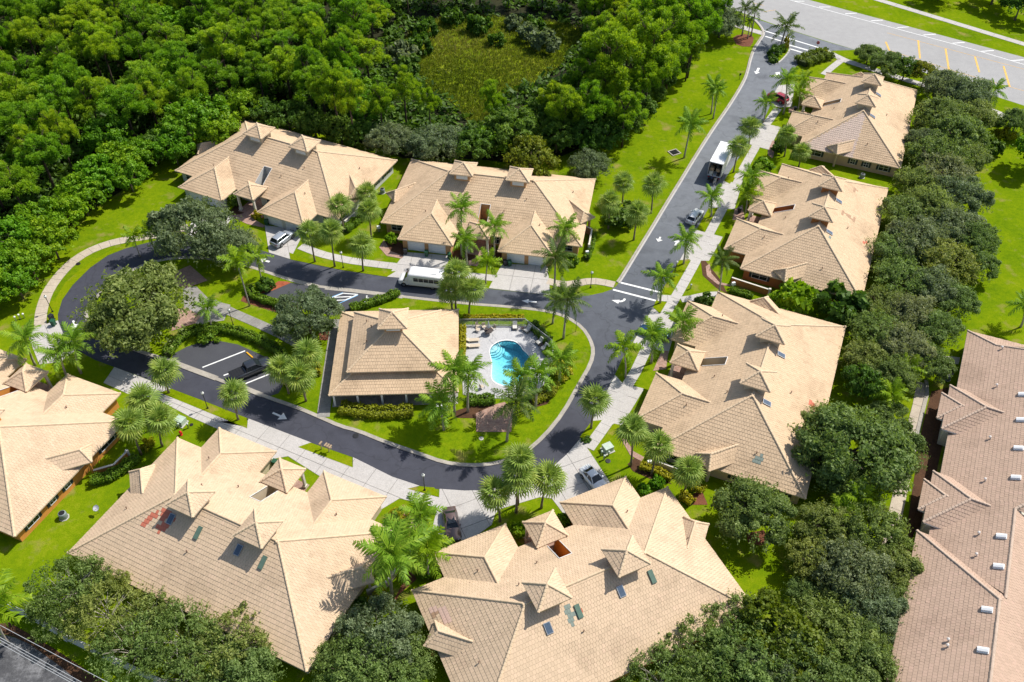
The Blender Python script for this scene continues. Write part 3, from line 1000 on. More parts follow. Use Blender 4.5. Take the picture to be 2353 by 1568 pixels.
# planting beds
for v, pts, mm, z in [('J', [(800, 700), (870, 655), (1000, 660), (1060, 680), (780, 800), (600, 850), (560, 830)], 'red_mulch', 0.1),
                      ('J', [(1480, 1440), (1690, 1420), (1680, 1560), (1500, 1560)], 'mulch', 0.1), ('J', [(290, 960), (560, 1050), (830, 1130), (830, 1000), (500, 900), (330, 880)], 'mulch', 0.1),
                      ('P', [(80, 1030), (300, 960), (480, 960), (300, 1090), (100, 1085)], 'brown_mulch', 0.1), ('P', [(800, 1000), (950, 960), (1020, 860), (900, 800), (780, 900)], 'brown_mulch', 0.1),
                      ('U2', [(130, 470), (320, 580), (330, 690), (200, 680), (100, 600)], 'brown_mulch', 0.03), ('U2', [(800, 640), (1060, 600), (1100, 720), (1000, 740), (830, 730)], 'brown_mulch', 0.03),
                      ('U2', [(1180, 560), (1340, 640), (1340, 790), (1240, 760)], 'brown_mulch', 0.03), ('M', [(920, 700), (1000, 650), (1130, 630), (1260, 650), (1310, 700), (1290, 790), (1240, 860), (1100, 860), (990, 820)], 'mulch', 0.03),
                      ('U1', [(80, 330), (150, 250), (300, 250), (330, 330), (200, 355)], 'brown_mulch', 0.03),
                      ('V', [(740, 1100), (830, 1020), (960, 1130), (1150, 1250), (1250, 1330), (1000, 1270), (800, 1180)], 'brown_mulch', 0.03),
                      ('V', [(1450, 1568), (1500, 1430), (1600, 1420), (1660, 1568)], 'mulch', 0.03), ('r32', [(340, 1040), (480, 780), (520, 860), (400, 960), (360, 1060), (120, 1100)], 'mulch', 0.03),
                      ('r33', [(440, 540), (560, 520), (600, 580), (540, 630), (450, 600)], 'mulch', 0.03), ('S', [(1190, 260), (1240, 250), (1420, 480), (1500, 640), (1360, 560), (1210, 420)], 'brown_mulch', 0.03),
                      ('r32', [(430, 340), (560, 470), (540, 640), (430, 640), (350, 520), (300, 450)], 'mulch', 0.03)]:
    flat('planting_bed', [g(v, *p) for p in pts], z, M[mm])
# brick entry walks
for v, pts in [('U2', [(40, 600), (90, 520), (160, 640), (300, 690), (280, 720), (120, 690)]), ('U2', [(800, 740), (990, 745), (1090, 690), (1130, 660), (1160, 670), (1080, 800), (990, 790), (800, 760)]),
               ('U1', [(90, 360), (210, 350), (340, 300), (370, 330), (360, 400), (500, 480), (470, 500), (290, 460)]), ('T', [(1340, 200), (1400, 60), (1440, 60), (1420, 250), (1400, 290), (1345, 250)]),
               ('E', [(720, 1200), (800, 1180), (830, 1250), (720, 1260)]), ('T', [(905, 960), (1010, 900), (1040, 1100), (880, 1100)]), ('S', [(1245, 320), (1290, 290), (1310, 400), (1400, 500), (1530, 530), (1530, 550), (1380, 525), (1260, 430)]),
               ('S', [(740, 1290), (820, 1290), (800, 1420), (790, 1500), (640, 1520)]), ('V', [(670, 820), (720, 800), (800, 950), (930, 1020), (900, 1070), (770, 1000)]), ('r32', [(430, 400), (500, 430), (520, 560), (460, 500)]),
               ('A', [(640, 960), (760, 880), (820, 950), (690, 1030)]), ('C', [(1290, 880), (1360, 900), (1400, 1000), (1300, 990)])]:
    flat('brick_walk', [g(v, *p) for p in pts], 0.05, M['pavers'])
# verges left between street and footpath get a drier grass
for pts in [GD([(667, 597), (665, 581), (720, 602), (790, 615), (850, 623), (910, 624), (889, 637), (784, 621)]), GD([(367, 903), (397, 895), (567, 961), (568, 985)]), GD([(685, 1028), (713, 1018), (808, 1052), (811, 1075)]),
            GD([(936, 1124), (964, 1118), (998, 1121), (1009, 1143)]), [g('S', *p) for p in [(940, 250), (1065, 235), (840, 640), (730, 620)]], [g('S', *p) for p in [(675, 708), (800, 728), (722, 860), (640, 790)]],
            [g('V', *p) for p in [(330, 605), (445, 595), (260, 880), (190, 790)]], [g('V', *p) for p in [(580, 635), (660, 650), (420, 960), (345, 1010)]], [g('T', *p) for p in [(1090, 120), (1140, 120), (865, 635), (770, 590)]],
            [g('T', *p) for p in [(560, 950), (695, 935), (510, 1260), (420, 1200)]], GD([(95, 700), (125, 690), (150, 650), (195, 610), (247, 580), (290, 560), (290, 570), (247, 587), (207, 615), (167, 655), (143, 689), (133, 722), (133, 735), (108, 745), (112, 715)])]:
    flat('verge', pts, 0.055 if len(pts) < 10 else 0.02, M['verge'])

# ---- pool
deckpoly = GD([(1059, 749), (1208, 750), (1272, 799), (1278, 840), (1242, 898), (1182, 918), (1095, 916), (1064, 908)])
if area2(deckpoly) < 0:
    deckpoly = deckpoly[::-1]
deck, rimv = ring_face(POOL, deckpoly, 0.14, M['deck'], 'pool_deck')
pool = thing('swimming_pool', 'kidney shaped turquoise swimming pool with curved entry steps in a white deck', 'pool', (0, 0, 0))
cxp, cyp = sum(p[0] for p in POOL) / len(POOL), sum(p[1] for p in POOL) / len(POOL)
zfl = lambda x, y: -1.15 - .17 * max(-3.0, min(4.5, (x - cxp) * .75 + (y - cyp) * .55))     # shallow at the near left, deep at the far right
rings = [[(x, y, 0.145) for x, y, _ in rimv], [(x, y, -0.3) for x, y, _ in rimv], [(x, y, zfl(x, y)) for x, y, _ in rimv]]
bas = MB().loft(rings, cap=False)
cxp, cyp = sum(p[0] for p in POOL) / len(POOL), sum(p[1] for p in POOL) / len(POOL)
bas.add([(x, y, zfl(x, y)) for x, y, _ in rimv] + [(cxp, cyp, -1.15)], [(k, (k + 1) % len(rimv), len(rimv)) for k in range(len(rimv))])
bas.build('basin', M['pool_floor'], pool)
rim = MB()
n_ = len(rimv)
rim.add([(x, y, 0.147) for x, y, _ in rimv] + [(cxp + (x - cxp) * 1.045, cyp + (y - cyp) * 1.045, 0.150) for x, y, _ in rimv], [(i, n_ + i, n_ + (i + 1) % n_, (i + 1) % n_) for i in range(n_)])
rim.build('coping', M['trim'], pool)
tl = MB()
tl.add([(cxp + (x - cxp) * .996, cyp + (y - cyp) * .996, 0.13) for x, y, _ in rimv] + [(cxp + (x - cxp) * .996, cyp + (y - cyp) * .996, -0.10) for x, y, _ in rimv], [(i, n_ + i, n_ + (i + 1) % n_, (i + 1) % n_) for i in range(n_)])
tl.build('waterline_tile', M['pool_rim'], pool)
sc_ = g('Q', 790, 520)
for k, (r_, zz) in enumerate([(1.95, -1.05), (1.6, -0.88), (1.25, -0.70), (0.9, -0.5)]):
    cl2 = []
    for t in range(28):
        a = t * 2 * math.pi / 28
        cl2.append((sc_[0] + r_ * math.cos(a), sc_[1] + r_ * math.sin(a)))
    q = clip_convex([(x, y) for x, y in POOL], cl2)
    q = [(cxp + (x - cxp) * .992, cyp + (y - cyp) * .992) for x, y in q]
    st_ = MB().hexa(q, -1.9 + 0.01 * k, zz)
    st_.build('pool_step', M['pool_floor'], pool)
    eb = MB()
    for i in range(28):
        a, b = cl2[i], cl2[(i + 1) % 28]
        inside = lambda p: sum(((POOL[j][1] > p[1]) != (POOL[j - 1][1] > p[1])) and (p[0] < (POOL[j - 1][0] - POOL[j][0]) * (p[1] - POOL[j][1]) / (POOL[j - 1][1] - POOL[j][1]) + POOL[j][0]) for j in range(len(POOL))) % 2
        if inside(a) and inside(b):
            eb.bar((a[0], a[1], zz + .01), (b[0], b[1], zz + .01), 0.05, 0.02)
    if eb.v:
        eb.build('step_edge', M['pool_rim'], pool)
wv = [(cxp + (x - cxp) * .997, cyp + (y - cyp) * .997) for x, y, _ in rimv]
MB().loft([[(x, y, -2.4) for x, y in wv], [(x, y, 0.02) for x, y in wv]]).build('water', M['water'], pool)
rail = MB()
ra, rb_ = g('Q', 800, 410), g('Q', 930, 560)
for o_ in (0.0,):
    rail.tube([(ra[0], ra[1], 0.14), (ra[0], ra[1], 0.95), (ra[0] * .5 + rb_[0] * .5, ra[1] * .5 + rb_[1] * .5, 0.85), (rb_[0], rb_[1], 0.2), (rb_[0], rb_[1], -0.5)], 0.03, 6)
rail.build('handrail', M['metal'], pool)

# woodland floor, clearing, old road bottom left, mulch beside the long building
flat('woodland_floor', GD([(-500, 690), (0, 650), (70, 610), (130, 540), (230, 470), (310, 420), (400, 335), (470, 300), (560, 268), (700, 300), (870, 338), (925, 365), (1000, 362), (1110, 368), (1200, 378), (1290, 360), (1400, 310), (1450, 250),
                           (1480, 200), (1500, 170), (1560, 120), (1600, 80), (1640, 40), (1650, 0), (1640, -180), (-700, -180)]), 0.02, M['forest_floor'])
flat('meadow', chaikin(GD([(930, 90), (960, 55), (1050, 35), (1160, 40), (1270, 50), (1335, 65), (1340, 110), (1290, 150), (1230, 190), (1160, 230), (1130, 280), (1080, 290), (1050, 240), (960, 190), (925, 140)]), 2, True), 0.06, M['meadow'])
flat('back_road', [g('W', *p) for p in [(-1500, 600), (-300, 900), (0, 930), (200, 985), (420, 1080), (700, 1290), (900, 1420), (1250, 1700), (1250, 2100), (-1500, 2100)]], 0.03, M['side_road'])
flat('planting_bed', [g('W', *p) for p in [(0, 800), (120, 780), (700, 1120), (1250, 1480), (1500, 1700), (1200, 1690), (820, 1380), (400, 1075), (200, 980), (0, 920)]], 0.035, M['brown_mulch'])  # mulch strip widened and dark, standing in for shade below the wall
flat('planting_bed', GD([(2140, 900), (2180, 890), (2165, 985), (2170, 1000), (2150, 1095), (2125, 1210), (2100, 1225), (2040, 1480), (2020, 1490), (2085, 1200), (2118, 985)]), 0.03, M['brown_mulch'])
walk('footpath', GD([(2120, 880), (2112, 930), (2098, 985), (2082, 1075), (2062, 1160), (2030, 1320), (2000, 1450)]), 1.6, 0.05, M['walk'], 2.4)
ribbon('kerb', GD([(2128, 875), (2130, 905), (2110, 985), (2096, 1060)]), 0.5, 0.0, 0.14, M['kerb'])
slab_area('patio', GD([(2166, 818), (2206, 822), (2202, 838), (2163, 834)]), 0.05, M['concrete'], 2.0)


# ------------------------------------------------------------------ tiled roofs
TW, TE = 0.35, 0.47


def plane_frame(poly):
    P = [Vector(p) for p in poly]
    n = Vector((0, 0, 0))
    for i in range(len(P)):
        a, b = P[i], P[(i + 1) % len(P)]
        n += Vector(((a.y - b.y) * (a.z + b.z), (a.z - b.z) * (a.x + b.x), (a.x - b.x) * (a.y + b.y)))
    n.normalize()
    if n.z < 0:
        n = -n
        P = P[::-1]
    up = (Vector((0, 0, 1)) - n * n.z).normalized()
    a = up.cross(n)
    o = min(P, key=lambda p: p.dot(up))
    st = [((p - o).dot(a), (p - o).dot(up)) for p in P]
    return o, a, up, n, st


def tile_planes(polys, tw=TW, te=TE, lift=0.0):
    """returns for each roof plane its frame, whole tiles and cut tiles"""
    out = []
    for poly in polys:
        o, a, up, n, st = plane_frame(poly)
        if area2(st) < 0:
            st = st[::-1]
        o = o + n * lift
        edges = []
        for i in range(len(st)):
            (x0, y0), (x1, y1) = st[i], st[(i + 1) % len(st)]
            edges.append((x0, y0, x1 - x0, y1 - y0))
        full, cut = [], []
        s0, s1 = min(p[0] for p in st), max(p[0] for p in st)
        t1 = max(p[1] for p in st)
        # keep bond aligned in world space so that split planes match
        ph = (-(o.dot(a))) % tw
        for j in range(int(t1 / te) + 1):
            t = j * te
            off = ph + (tw / 2 if j % 2 else 0)
            k0 = math.floor((s0 - off) / tw)
            k1 = math.ceil((s1 - off) / tw)
            S = off + np.arange(k0, k1 + 1) * tw
            ins = np.ones(len(S), bool)
            any_ = np.ones(len(S), bool)
            for x0, y0, ex, ey in edges:
                c4 = np.stack([ex * (tt - y0) - ey * (S + ds - x0) for ds, tt in ((0, t), (tw, t), (0, t + te), (tw, t + te))])
                ins &= (c4 >= -1e-4).all(0)
                any_ &= (c4 > 1e-4).any(0)
            for i in np.nonzero(any_)[0]:
                s = float(S[i])
                if ins[i]:
                    full.append((s, t))
                else:
                    q = clip_convex([(s + .004, t), (s + tw - .004, t), (s + tw - .004, t + te), (s + .004, t + te)], st)
                    if len(q) >= 3 and abs(area2(q)) > 0.004:
                        cut.append((t, q))
        out.append(dict(o=o, a=a, up=up, n=n, full=full, cut=cut, poly=poly))
    return out


LIP = 0.034


def roof_mesh(name, planes, m, skip=None, tw=TW, te=TE, seed=3):
    """all tiles of a roof in one mesh except those in skip"""
    rs = np.random.default_rng(seed)
    V, F, T = [], [], []
    nv = 0
    skip = skip or set()
    for pi, pl in enumerate(planes):
        o, a, up, n = (np.array(pl[k]) for k in ('o', 'a', 'up', 'n'))
        fl = np.array([f for i, f in enumerate(pl['full']) if (pi, i) not in skip], dtype=float).reshape(-1, 2)
        if len(fl):
            k = len(fl)
            s, t = fl[:, 0], fl[:, 1]
            lip = LIP + rs.normal(0, 0.006, k)
            lip2 = lip + rs.normal(0, 0.005, k)
            g_ = 0.011
            ss = np.stack([s + g_, s + tw - g_, s + tw - g_, s + g_, s + g_, s + tw - g_], 1)
            tt = np.stack([t, t, t + te, t + te, t, t], 1)
            hh = np.stack([lip, lip2, np.full(k, .006), np.full(k, .006), np.full(k, -.02), np.full(k, -.02)], 1)
            P = o + ss[..., None] * a + tt[..., None] * up + hh[..., None] * n
            V.append(P.reshape(-1, 3))
            b = nv + np.arange(k)[:, None] * 6
            tone = np.clip(rs.normal(0.5, 0.12, k), 0, 1)
            for q in ((0, 1, 2, 3), (4, 5, 1, 0)):
                F += (b + np.array(q)).tolist()
                T.append(tone)
            for q in ((4, 0, 3), (5, 2, 1)):
                F += (b + np.array(q)).tolist()
                T.append(tone)
            nv += 6 * k
        for t, q in pl['cut']:
            tone = float(np.clip(rs.normal(0.5, 0.12), 0, 1))
            pts = [o + p[0] * a + p[1] * up + (LIP * (1 - (p[1] - t) / te) + .006) * n for p in q]
            low = [p[0] for p in q if abs(p[1] - t) < 1e-4]
            V.append(np.array(pts))
            F.append(list(range(nv, nv + len(q))))
            T.append(np.array([tone]))
            nv += len(q)
            if len(low) >= 2:
                x0, x1 = min(low), max(low)
                pts = [o + x * a + t * up + h * n for x, h in ((x0, -.02), (x1, -.02), (x1, LIP), (x0, LIP))]
                V.append(np.array(pts))
                F.append([nv, nv + 1, nv + 2, nv + 3])
                T.append(np.array([tone]))
                nv += 4
    me = bpy.data.meshes.new(name)
    me.from_pydata(np.concatenate(V), [], F)
    me.materials.append(m)
    at = me.attributes.new('tone', 'FLOAT', 'FACE')
    at.data.foreach_set('value', np.concatenate(T))
    me.update()
    return me


def cap_run(mb, p, q, w=0.17, h=0.10, step=0.40):
    """overlapping ridge tiles along a line"""
    p, q = Vector(p), Vector(q)
    L = (q - p).length
    n = max(1, int(L / step))
    ax = (q - p).normalized()
    sd_ = ax.cross(Vector((0, 0, 1))).normalized()
    up = sd_.cross(ax)
    for i in range(n):
        a = p + (q - p) * (i / n)
        b = p + (q - p) * ((i + 1) / n + 0.02)
        k = 1 + random.uniform(-.08, .08)
        lo, hi = 0.055, 0.015
        vs = []
        for c, e, ww in ((a, lo, w * k), (b, hi, w * 0.86)):
            vs += [c + sd_ * ww - up * .02, c + sd_ * ww * .6 + up * (h * .75 + e), c + up * (h + e), c - sd_ * ww * .6 + up * (h * .75 + e), c - sd_ * ww - up * .02]
        mb.add(vs, [(0, 5, 6, 1), (1, 6, 7, 2), (2, 7, 8, 3), (3, 8, 9, 4), (4, 3, 2, 1, 0)])


def slab_under(mb, poly, lift=-0.03):
    o, a, up, n, st = plane_frame(poly)
    mb.poly([tuple(o + a * s + up * t + n * lift) for s, t in st])


def fascia_run(mb, p, q, h=0.17, t=0.05):
    p, q = Vector(p), Vector(q)
    ax = (q - p).normalized()
    out = ax.cross(Vector((0, 0, 1)))
    a, b = p - out * t, q - out * t
    z = Vector((0, 0, 1))
    mb.add([p + z * .005, q + z * .005, q - z * h, p - z * h, a + z * .005, b + z * .005, b - z * h, a - z * h], [(0, 1, 2, 3), (4, 7, 6, 5), (3, 2, 6, 7), (0, 3, 7, 4), (1, 5, 6, 2), (0, 4, 5, 1)])


# ------------------------------------------------------------------ the duplex
HL, HW, ZE, ZR, SL = 33.5, 19.0, 2.4, 7.34, 0.52
hx, hy = HL / 2, HW / 2


def duplex_shape():
    e, r = ZE, ZR
    zz = lambda y: e + SL * (y + hy)
    P, caps, eaves = [], [], []
    # main roof, with the light well cut out of the street side
    w = 0.78
    yt = -4.7
    xt = -hx + (yt + hy)
    P.append([(-hx, -hy, e), (-w, -hy, e), (-w, yt, zz(yt)), (xt, yt, zz(yt))])
    P.append([(w, -hy, e), (hx, -hy, e), (-xt, yt, zz(yt)), (w, yt, zz(yt))])
    P.append([(xt, yt, zz(yt)), (-xt, yt, zz(yt)), (hx - hy, 0, r), (-hx + hy, 0, r)])
    P.append([(hx, hy, e), (-hx, hy, e), (-hx + hy, 0, r), (hx - hy, 0, r)])
    P.append([(-hx, hy, e), (-hx, -hy, e), (-hx + hy, 0, r)])
    P.append([(hx, -hy, e), (hx, hy, e), (hx - hy, 0, r)])
    for s in (-1, 1):
        for t in (-1, 1):
            caps.append(((s * hx, t * hy, e), (s * (hx - hy), 0, r)))
    caps.append(((-hx + hy, 0, r), (hx - hy, 0, r)))
    eaves += [((-hx, hy, e), (-hx, -hy, e)), ((hx, -hy, e), (hx, hy, e)), ((hx, hy, e), (-hx, hy, e)), ((-hx, -hy, e), (-12.85, -hy, e)), ((12.85, -hy, e), (hx, -hy, e)), ((-3.65, -hy, e), (-w, -hy, e)), ((w, -hy, e), (3.65, -hy, e))]
    # garage wings
    yf, hw = -13.15, 4.6
    zt = e + SL * hw
    for s in (-1, 1):
        xc = s * 8.25
        f, b = (xc, yf + hw, zt), (xc, -hy + hw, zt)
        P.append([(xc - hw, yf, e), (xc + hw, yf, e), f])
        P.append([(xc - hw, -hy, e), (xc - hw, yf, e), f, b])
        P.append([(xc + hw, yf, e), (xc + hw, -hy, e), b, f])
        caps += [((xc - hw, yf, e), f), ((xc + hw, yf, e), f), (f, (xc, b[1] + .15, zt))]
        eaves += [((xc - hw, yf, e), (xc + hw, yf, e)), ((xc - hw, -hy, e), (xc - hw, yf, e)), ((xc + hw, yf, e), (xc + hw, -hy, e))]
    # entry porch
    zb, q, yc = 3.45, 2.0, -9.85
    ap = (0, yc, zb + .62 * q)
    cs = [(-q, yc - q, zb), (q, yc - q, zb), (q, yc + q, zb), (-q, yc + q, zb)]
    for i in range(4):
        P.append([cs[i], cs[(i + 1) % 4], ap])
        caps.append((cs[i], ap))
        eaves.append((cs[i], cs[(i + 1) % 4]))
    # cupolas
    for s in (-1, 1):
        x, q, zb = s * 4.75, 1.95, 8.25
        ap = (x, 0, zb + .6 * q)
        cs = [(x - q, -q, zb), (x + q, -q, zb), (x + q, q, zb), (x - q, q, zb)]
        for i in range(4):
            P.append([cs[i], cs[(i + 1) % 4], ap])
            caps.append((cs[i], ap))
            eaves.append((cs[i], cs[(i + 1) % 4]))
    # slanting porches over the side doors
    for s in (-1, 1):
        zb = 3.05
        A, B = (17.95, -2.25), (15.85, -4.45)
        f, b = (16.1, -2.65, 4.15), (13.3, 0.05, 4.2)
        A2, B2 = (14.9, 0.75), (12.9, -1.45)
        A, B, A2, B2 = [(s * p[0], p[1], zb) for p in (A, B, A2, B2)]
        f, b = [(s * p[0], p[1], p[2]) for p in (f, b)]
        P += [[A, B, f] if s < 0 else [B, A, f], [A, f, b, A2], [B, B2, b, f]]
        caps += [(A, f), (B, f), (f, b)]
        eaves += [(B, A), (A, A2), (B2, B)] if s > 0 else [(A, B), (A2, A), (B, B2)]
    return P, caps, eaves


HP, HCAPS, HEAVES = duplex_shape()
HPL = tile_planes(HP)
HROOF = {}
for nm, sd_ in (('tile', 3), ('tile_pale', 5)):
    HROOF[nm] = roof_mesh('roof_tiles', HPL, M[nm], seed=sd_)
mb_ = MB()
for p, q in HCAPS:
    cap_run(mb_, p, q)
HCAP = mb_.mesh('ridge_caps', M['cap'], fix=False)
mb_ = MB()
for p in HP:
    slab_under(mb_, p)
HUND = mb_.mesh('roof', M['underlay'], fix=False)
mb_ = MB()
for p, q in HEAVES:
    fascia_run(mb_, p, q)
# soffits
for x0, x1, y0, y1 in ((-hx, -.8, -hy, hy), (.8, hx, -hy, hy), (-.8, .8, -4.7, hy)):
    mb_.poly([(x0 + .03, y0 + .03, ZE - .12), (x0 + .03, y1 - .03, ZE - .12), (x1 - .03, y1 - .03, ZE - .12), (x1 - .03, y0 + .03, ZE - .12)])
for s in (-1, 1):
    mb_.poly([(s * 8.25 - 4.55, -13.1, ZE - .12), (s * 8.25 - 4.55, -hy, ZE - .12), (s * 8.25 + 4.55, -hy, ZE - .12), (s * 8.25 + 4.55, -13.1, ZE - .12)])
mb_.poly([(-1.97, -11.8, 3.33), (-1.97, -7.9, 3.33), (1.97, -7.9, 3.33), (1.97, -11.8, 3.33)])
HFAS = mb_.mesh('fascia', M['fascia'], fix=False)

# walls: outline pushed in from the eaves
ix, iy, fy = hx - .65, hy - .65, -12.55
WOUT = [(-ix, iy), (-ix, -iy), (-12.25, -iy), (-12.25, fy), (-4.25, fy), (-4.25, -iy), (-.80, -iy), (-.80, -4.68), (.80, -4.68), (.80, -iy), (4.25, -iy), (4.25, fy), (12.25, fy), (12.25, -iy), (ix, -iy), (ix, iy)]
mb_ = MB()
n_ = len(WOUT)
for i in range(n_):
    a, b = WOUT[i], WOUT[(i + 1) % n_]
    top = [ZE - .12, ZE - .12]
    if abs(a[0]) < .9 and abs(b[0]) < .9:
        top = [ZE + SL * (max(-hy, p[1]) + hy) + .02 for p in (a, b)]
    mb_.poly([(a[0], a[1], 0), (b[0], b[1], 0), (b[0], b[1], top[1]), (a[0], a[1], top[0])])
HWALLV = mb_
mb_ = MB()
for a, b in (((-.80, -7.6), (-.80, -4.68)), ((-.80, -4.68), (.80, -4.68)), ((.80, -4.68), (.80, -7.6))):
    za, zb = [ZE + SL * (p[1] + hy) + .07 for p in (a, b)]
    mb_.bar((a[0], a[1], za), (b[0], b[1], zb), 0.07, 0.06)
HRIM = mb_.mesh('well_rim', M['trim'])

# window, door and lantern pieces, shared by all houses (built facing -Y)


def win_meshes(w, h):
    f = MB()
    f.box(-w / 2 - .06, w / 2 + .06, -.05, .04, -.08, 0).box(-w / 2 - .06, w / 2 + .06, -.05, .04, h, h + .07)
    f.box(-w / 2 - .06, -w / 2, -.05, .04, 0, h).box(w / 2, w / 2 + .06, -.05, .04, 0, h).box(-.025, .025, -.045, .03, 0, h).box(-w / 2, w / 2, -.04, .02, h * .5 - .02, h * .5 + .02)
    p = MB().box(-w / 2, w / 2, -.02, .01, 0, h)
    s = MB().box(-.19, .19, -.05, .0, -.04, h + .04)
    for k in range(8):
        z = .06 + k * (h - .1) / 8
        s.box(-.15, .15, -.065, -.05, z, z + (h - .1) / 8 - .04)
    return f.mesh('window_frame', M['trim']), p.mesh('pane', M['glass']), s.mesh('shutter', M['shutter']), w


WIN = {'big': win_meshes(1.7, 1.25), 'small': win_meshes(.85, .95), 'wide': win_meshes(2.4, 1.35), 'tall': win_meshes(.9, 1.6)}
DOORM = MB().box(-1.3, 1.3, -.03, .03, 0, 2.05)
for k in range(4):
    for j in range(4):
        DOORM.box(-1.22 + j * .62, -1.22 + j * .62 + .54, -.045, -.03, .06 + k * .51, .06 + k * .51 + .41)
DOORM = DOORM.mesh('garage_door', M['door'])
DFRAME = MB().box(-1.42, -1.3, -.06, .02, 0, 2.15).box(1.3, 1.42, -.06, .02, 0, 2.15).box(-1.3, 1.3, -.06, .02, 2.05, 2.15).mesh('door_frame', M['trim'])
COLM = MB().box(-.16, .16, -.16, .16, .5, 3.0).box(-.25, .25, -.25, .25, 0, .5).box(-.22, .22, -.22, .22, 3.0, 3.32)
ENTRY = MB().box(-.5, .5, -.03, .03, 0, 2.1).mesh('front_door', M['wood'])
EFLOOR = MB().box(-.78, .78, -11.6, -4.7, .02, .06).box(-1.9, 1.9, -11.9, -9.0, .02, .055).mesh('entry_floor', M['pavers'])
# lantern block under a cupola: half height louvre on the street side
CUPW = MB()
q = 1.3
for x0, x1, y0, y1 in ((-q, q, -q, q),):
    CUPW.hexa([(x0, y0), (x1, y0), (x1, y1), (x0, y1)], 6.2, 8.24)
CLOUV = MB().box(-.95, .95, -.03, .02, 0, 1.2)
for k in range(7):
    CLOUV.box(-.9, .9, -.045, -.03, .06 + k * .16, .17 + k * .16)
CLOUV = CLOUV.mesh('louvre', M['white'])
PIPE = MB().tube([(0, 0, -.1), (0, 0, .32)], .055, 8).lathe([(.095, .30), (.095, .36)], 8).mesh('vent_pipe', M['vent'])
SKY = MB().box(-.38, .38, -.62, .62, 0, .12).box(-.31, .31, -.55, .55, .12, .135, m=1).mesh('skylight', [M['metal'], M['skylight']])
GRN = MB().box(-.28, .28, -.75, .75, 0, .14).mesh('roof_panel', M['green_panel'])

TILE_ME = {}


def tile_piece(m, tone, tw=TW, te=TE):
    k = (m.name, round(tone, 1), tw)
    if k not in TILE_ME:
        vs = [(.006, 0, LIP), (tw - .006, 0, LIP), (tw - .006, te, .006), (.006, te, .006), (.006, 0, -.02), (tw - .006, 0, -.02), (tw - .006, te, -.02), (.006, te, -.02)]
        me = MB().add(vs, [(0, 1, 2, 3), (4, 5, 1, 0), (5, 6, 2, 1), (7, 4, 0, 3), (6, 7, 3, 2), (4, 7, 6, 5)]).mesh('roof_tile', m)
        me.attributes.new('tone', 'FLOAT', 'FACE').data.foreach_set('value', [tone] * 6)
        TILE_ME[k] = me
    return TILE_ME[k]


def put_tile(pl, st, m, parent, tone, lift=0.0, tw=TW, te=TE, label=None):
    o = mesh_obj('roof_tile', tile_piece(m, tone, tw, te), parent)
    a, up, n = pl['a'], pl['up'], pl['n']
    p = pl['o'] + a * st[0] + up * st[1] + n * lift
    o.matrix_local = Matrix(((a.x, up.x, n.x, p.x), (a.y, up.y, n.y, p.y), (a.z, up.z, n.z, p.z), (0, 0, 0, 1)))
    if label:
        o['label'] = label
    return o


def nearest_tiles(mw, planes, count, only, tw, te, box=(0, 0, 2353, 1568)):
    """whole tiles inside the picture, those that show largest first"""
    c = []
    for pi in only:
        pl = planes[pi]
        for i, (s, t) in enumerate(pl['full']):
            w_ = mw @ (pl['o'] + pl['a'] * (s + tw / 2) + pl['up'] * (t + te / 2))
            x, y, dep = PX(w_)
            if box[0] < x < box[2] and box[1] < y < box[3]:
                c.append((dep, pi, i))
    c.sort()
    return [(p, i) for _, p, i in c[:count]]


def spot_tiles(mw, planes, px, only, n, tw=TW, te=TE):
    """the n whole tiles nearest to a place measured in the photograph"""
    c = []
    for pi in only:
        pl = planes[pi]
        for i, (s, t) in enumerate(pl['full']):
            x, y, dep = PX(mw @ (pl['o'] + pl['a'] * (s + tw / 2) + pl['up'] * (t + te / 2)))
            c.append((math.hypot(x - px[0], y - px[1]), pi, i))
    c.sort()
    return [(p, i) for _, p, i in c[:n]]


def put_window(root, kind, loc, rz, shut=True):
    f, p, s, w = WIN[kind]
    wo_ = mesh_obj('window', f, root, loc, (0, 0, rz))
    mesh_obj('pane', p, wo_)
    if shut:
        for q in (-1, 1):
            mesh_obj('shutter', s, wo_, (q * (w / 2 + .26), 0, 0))
    return wo_


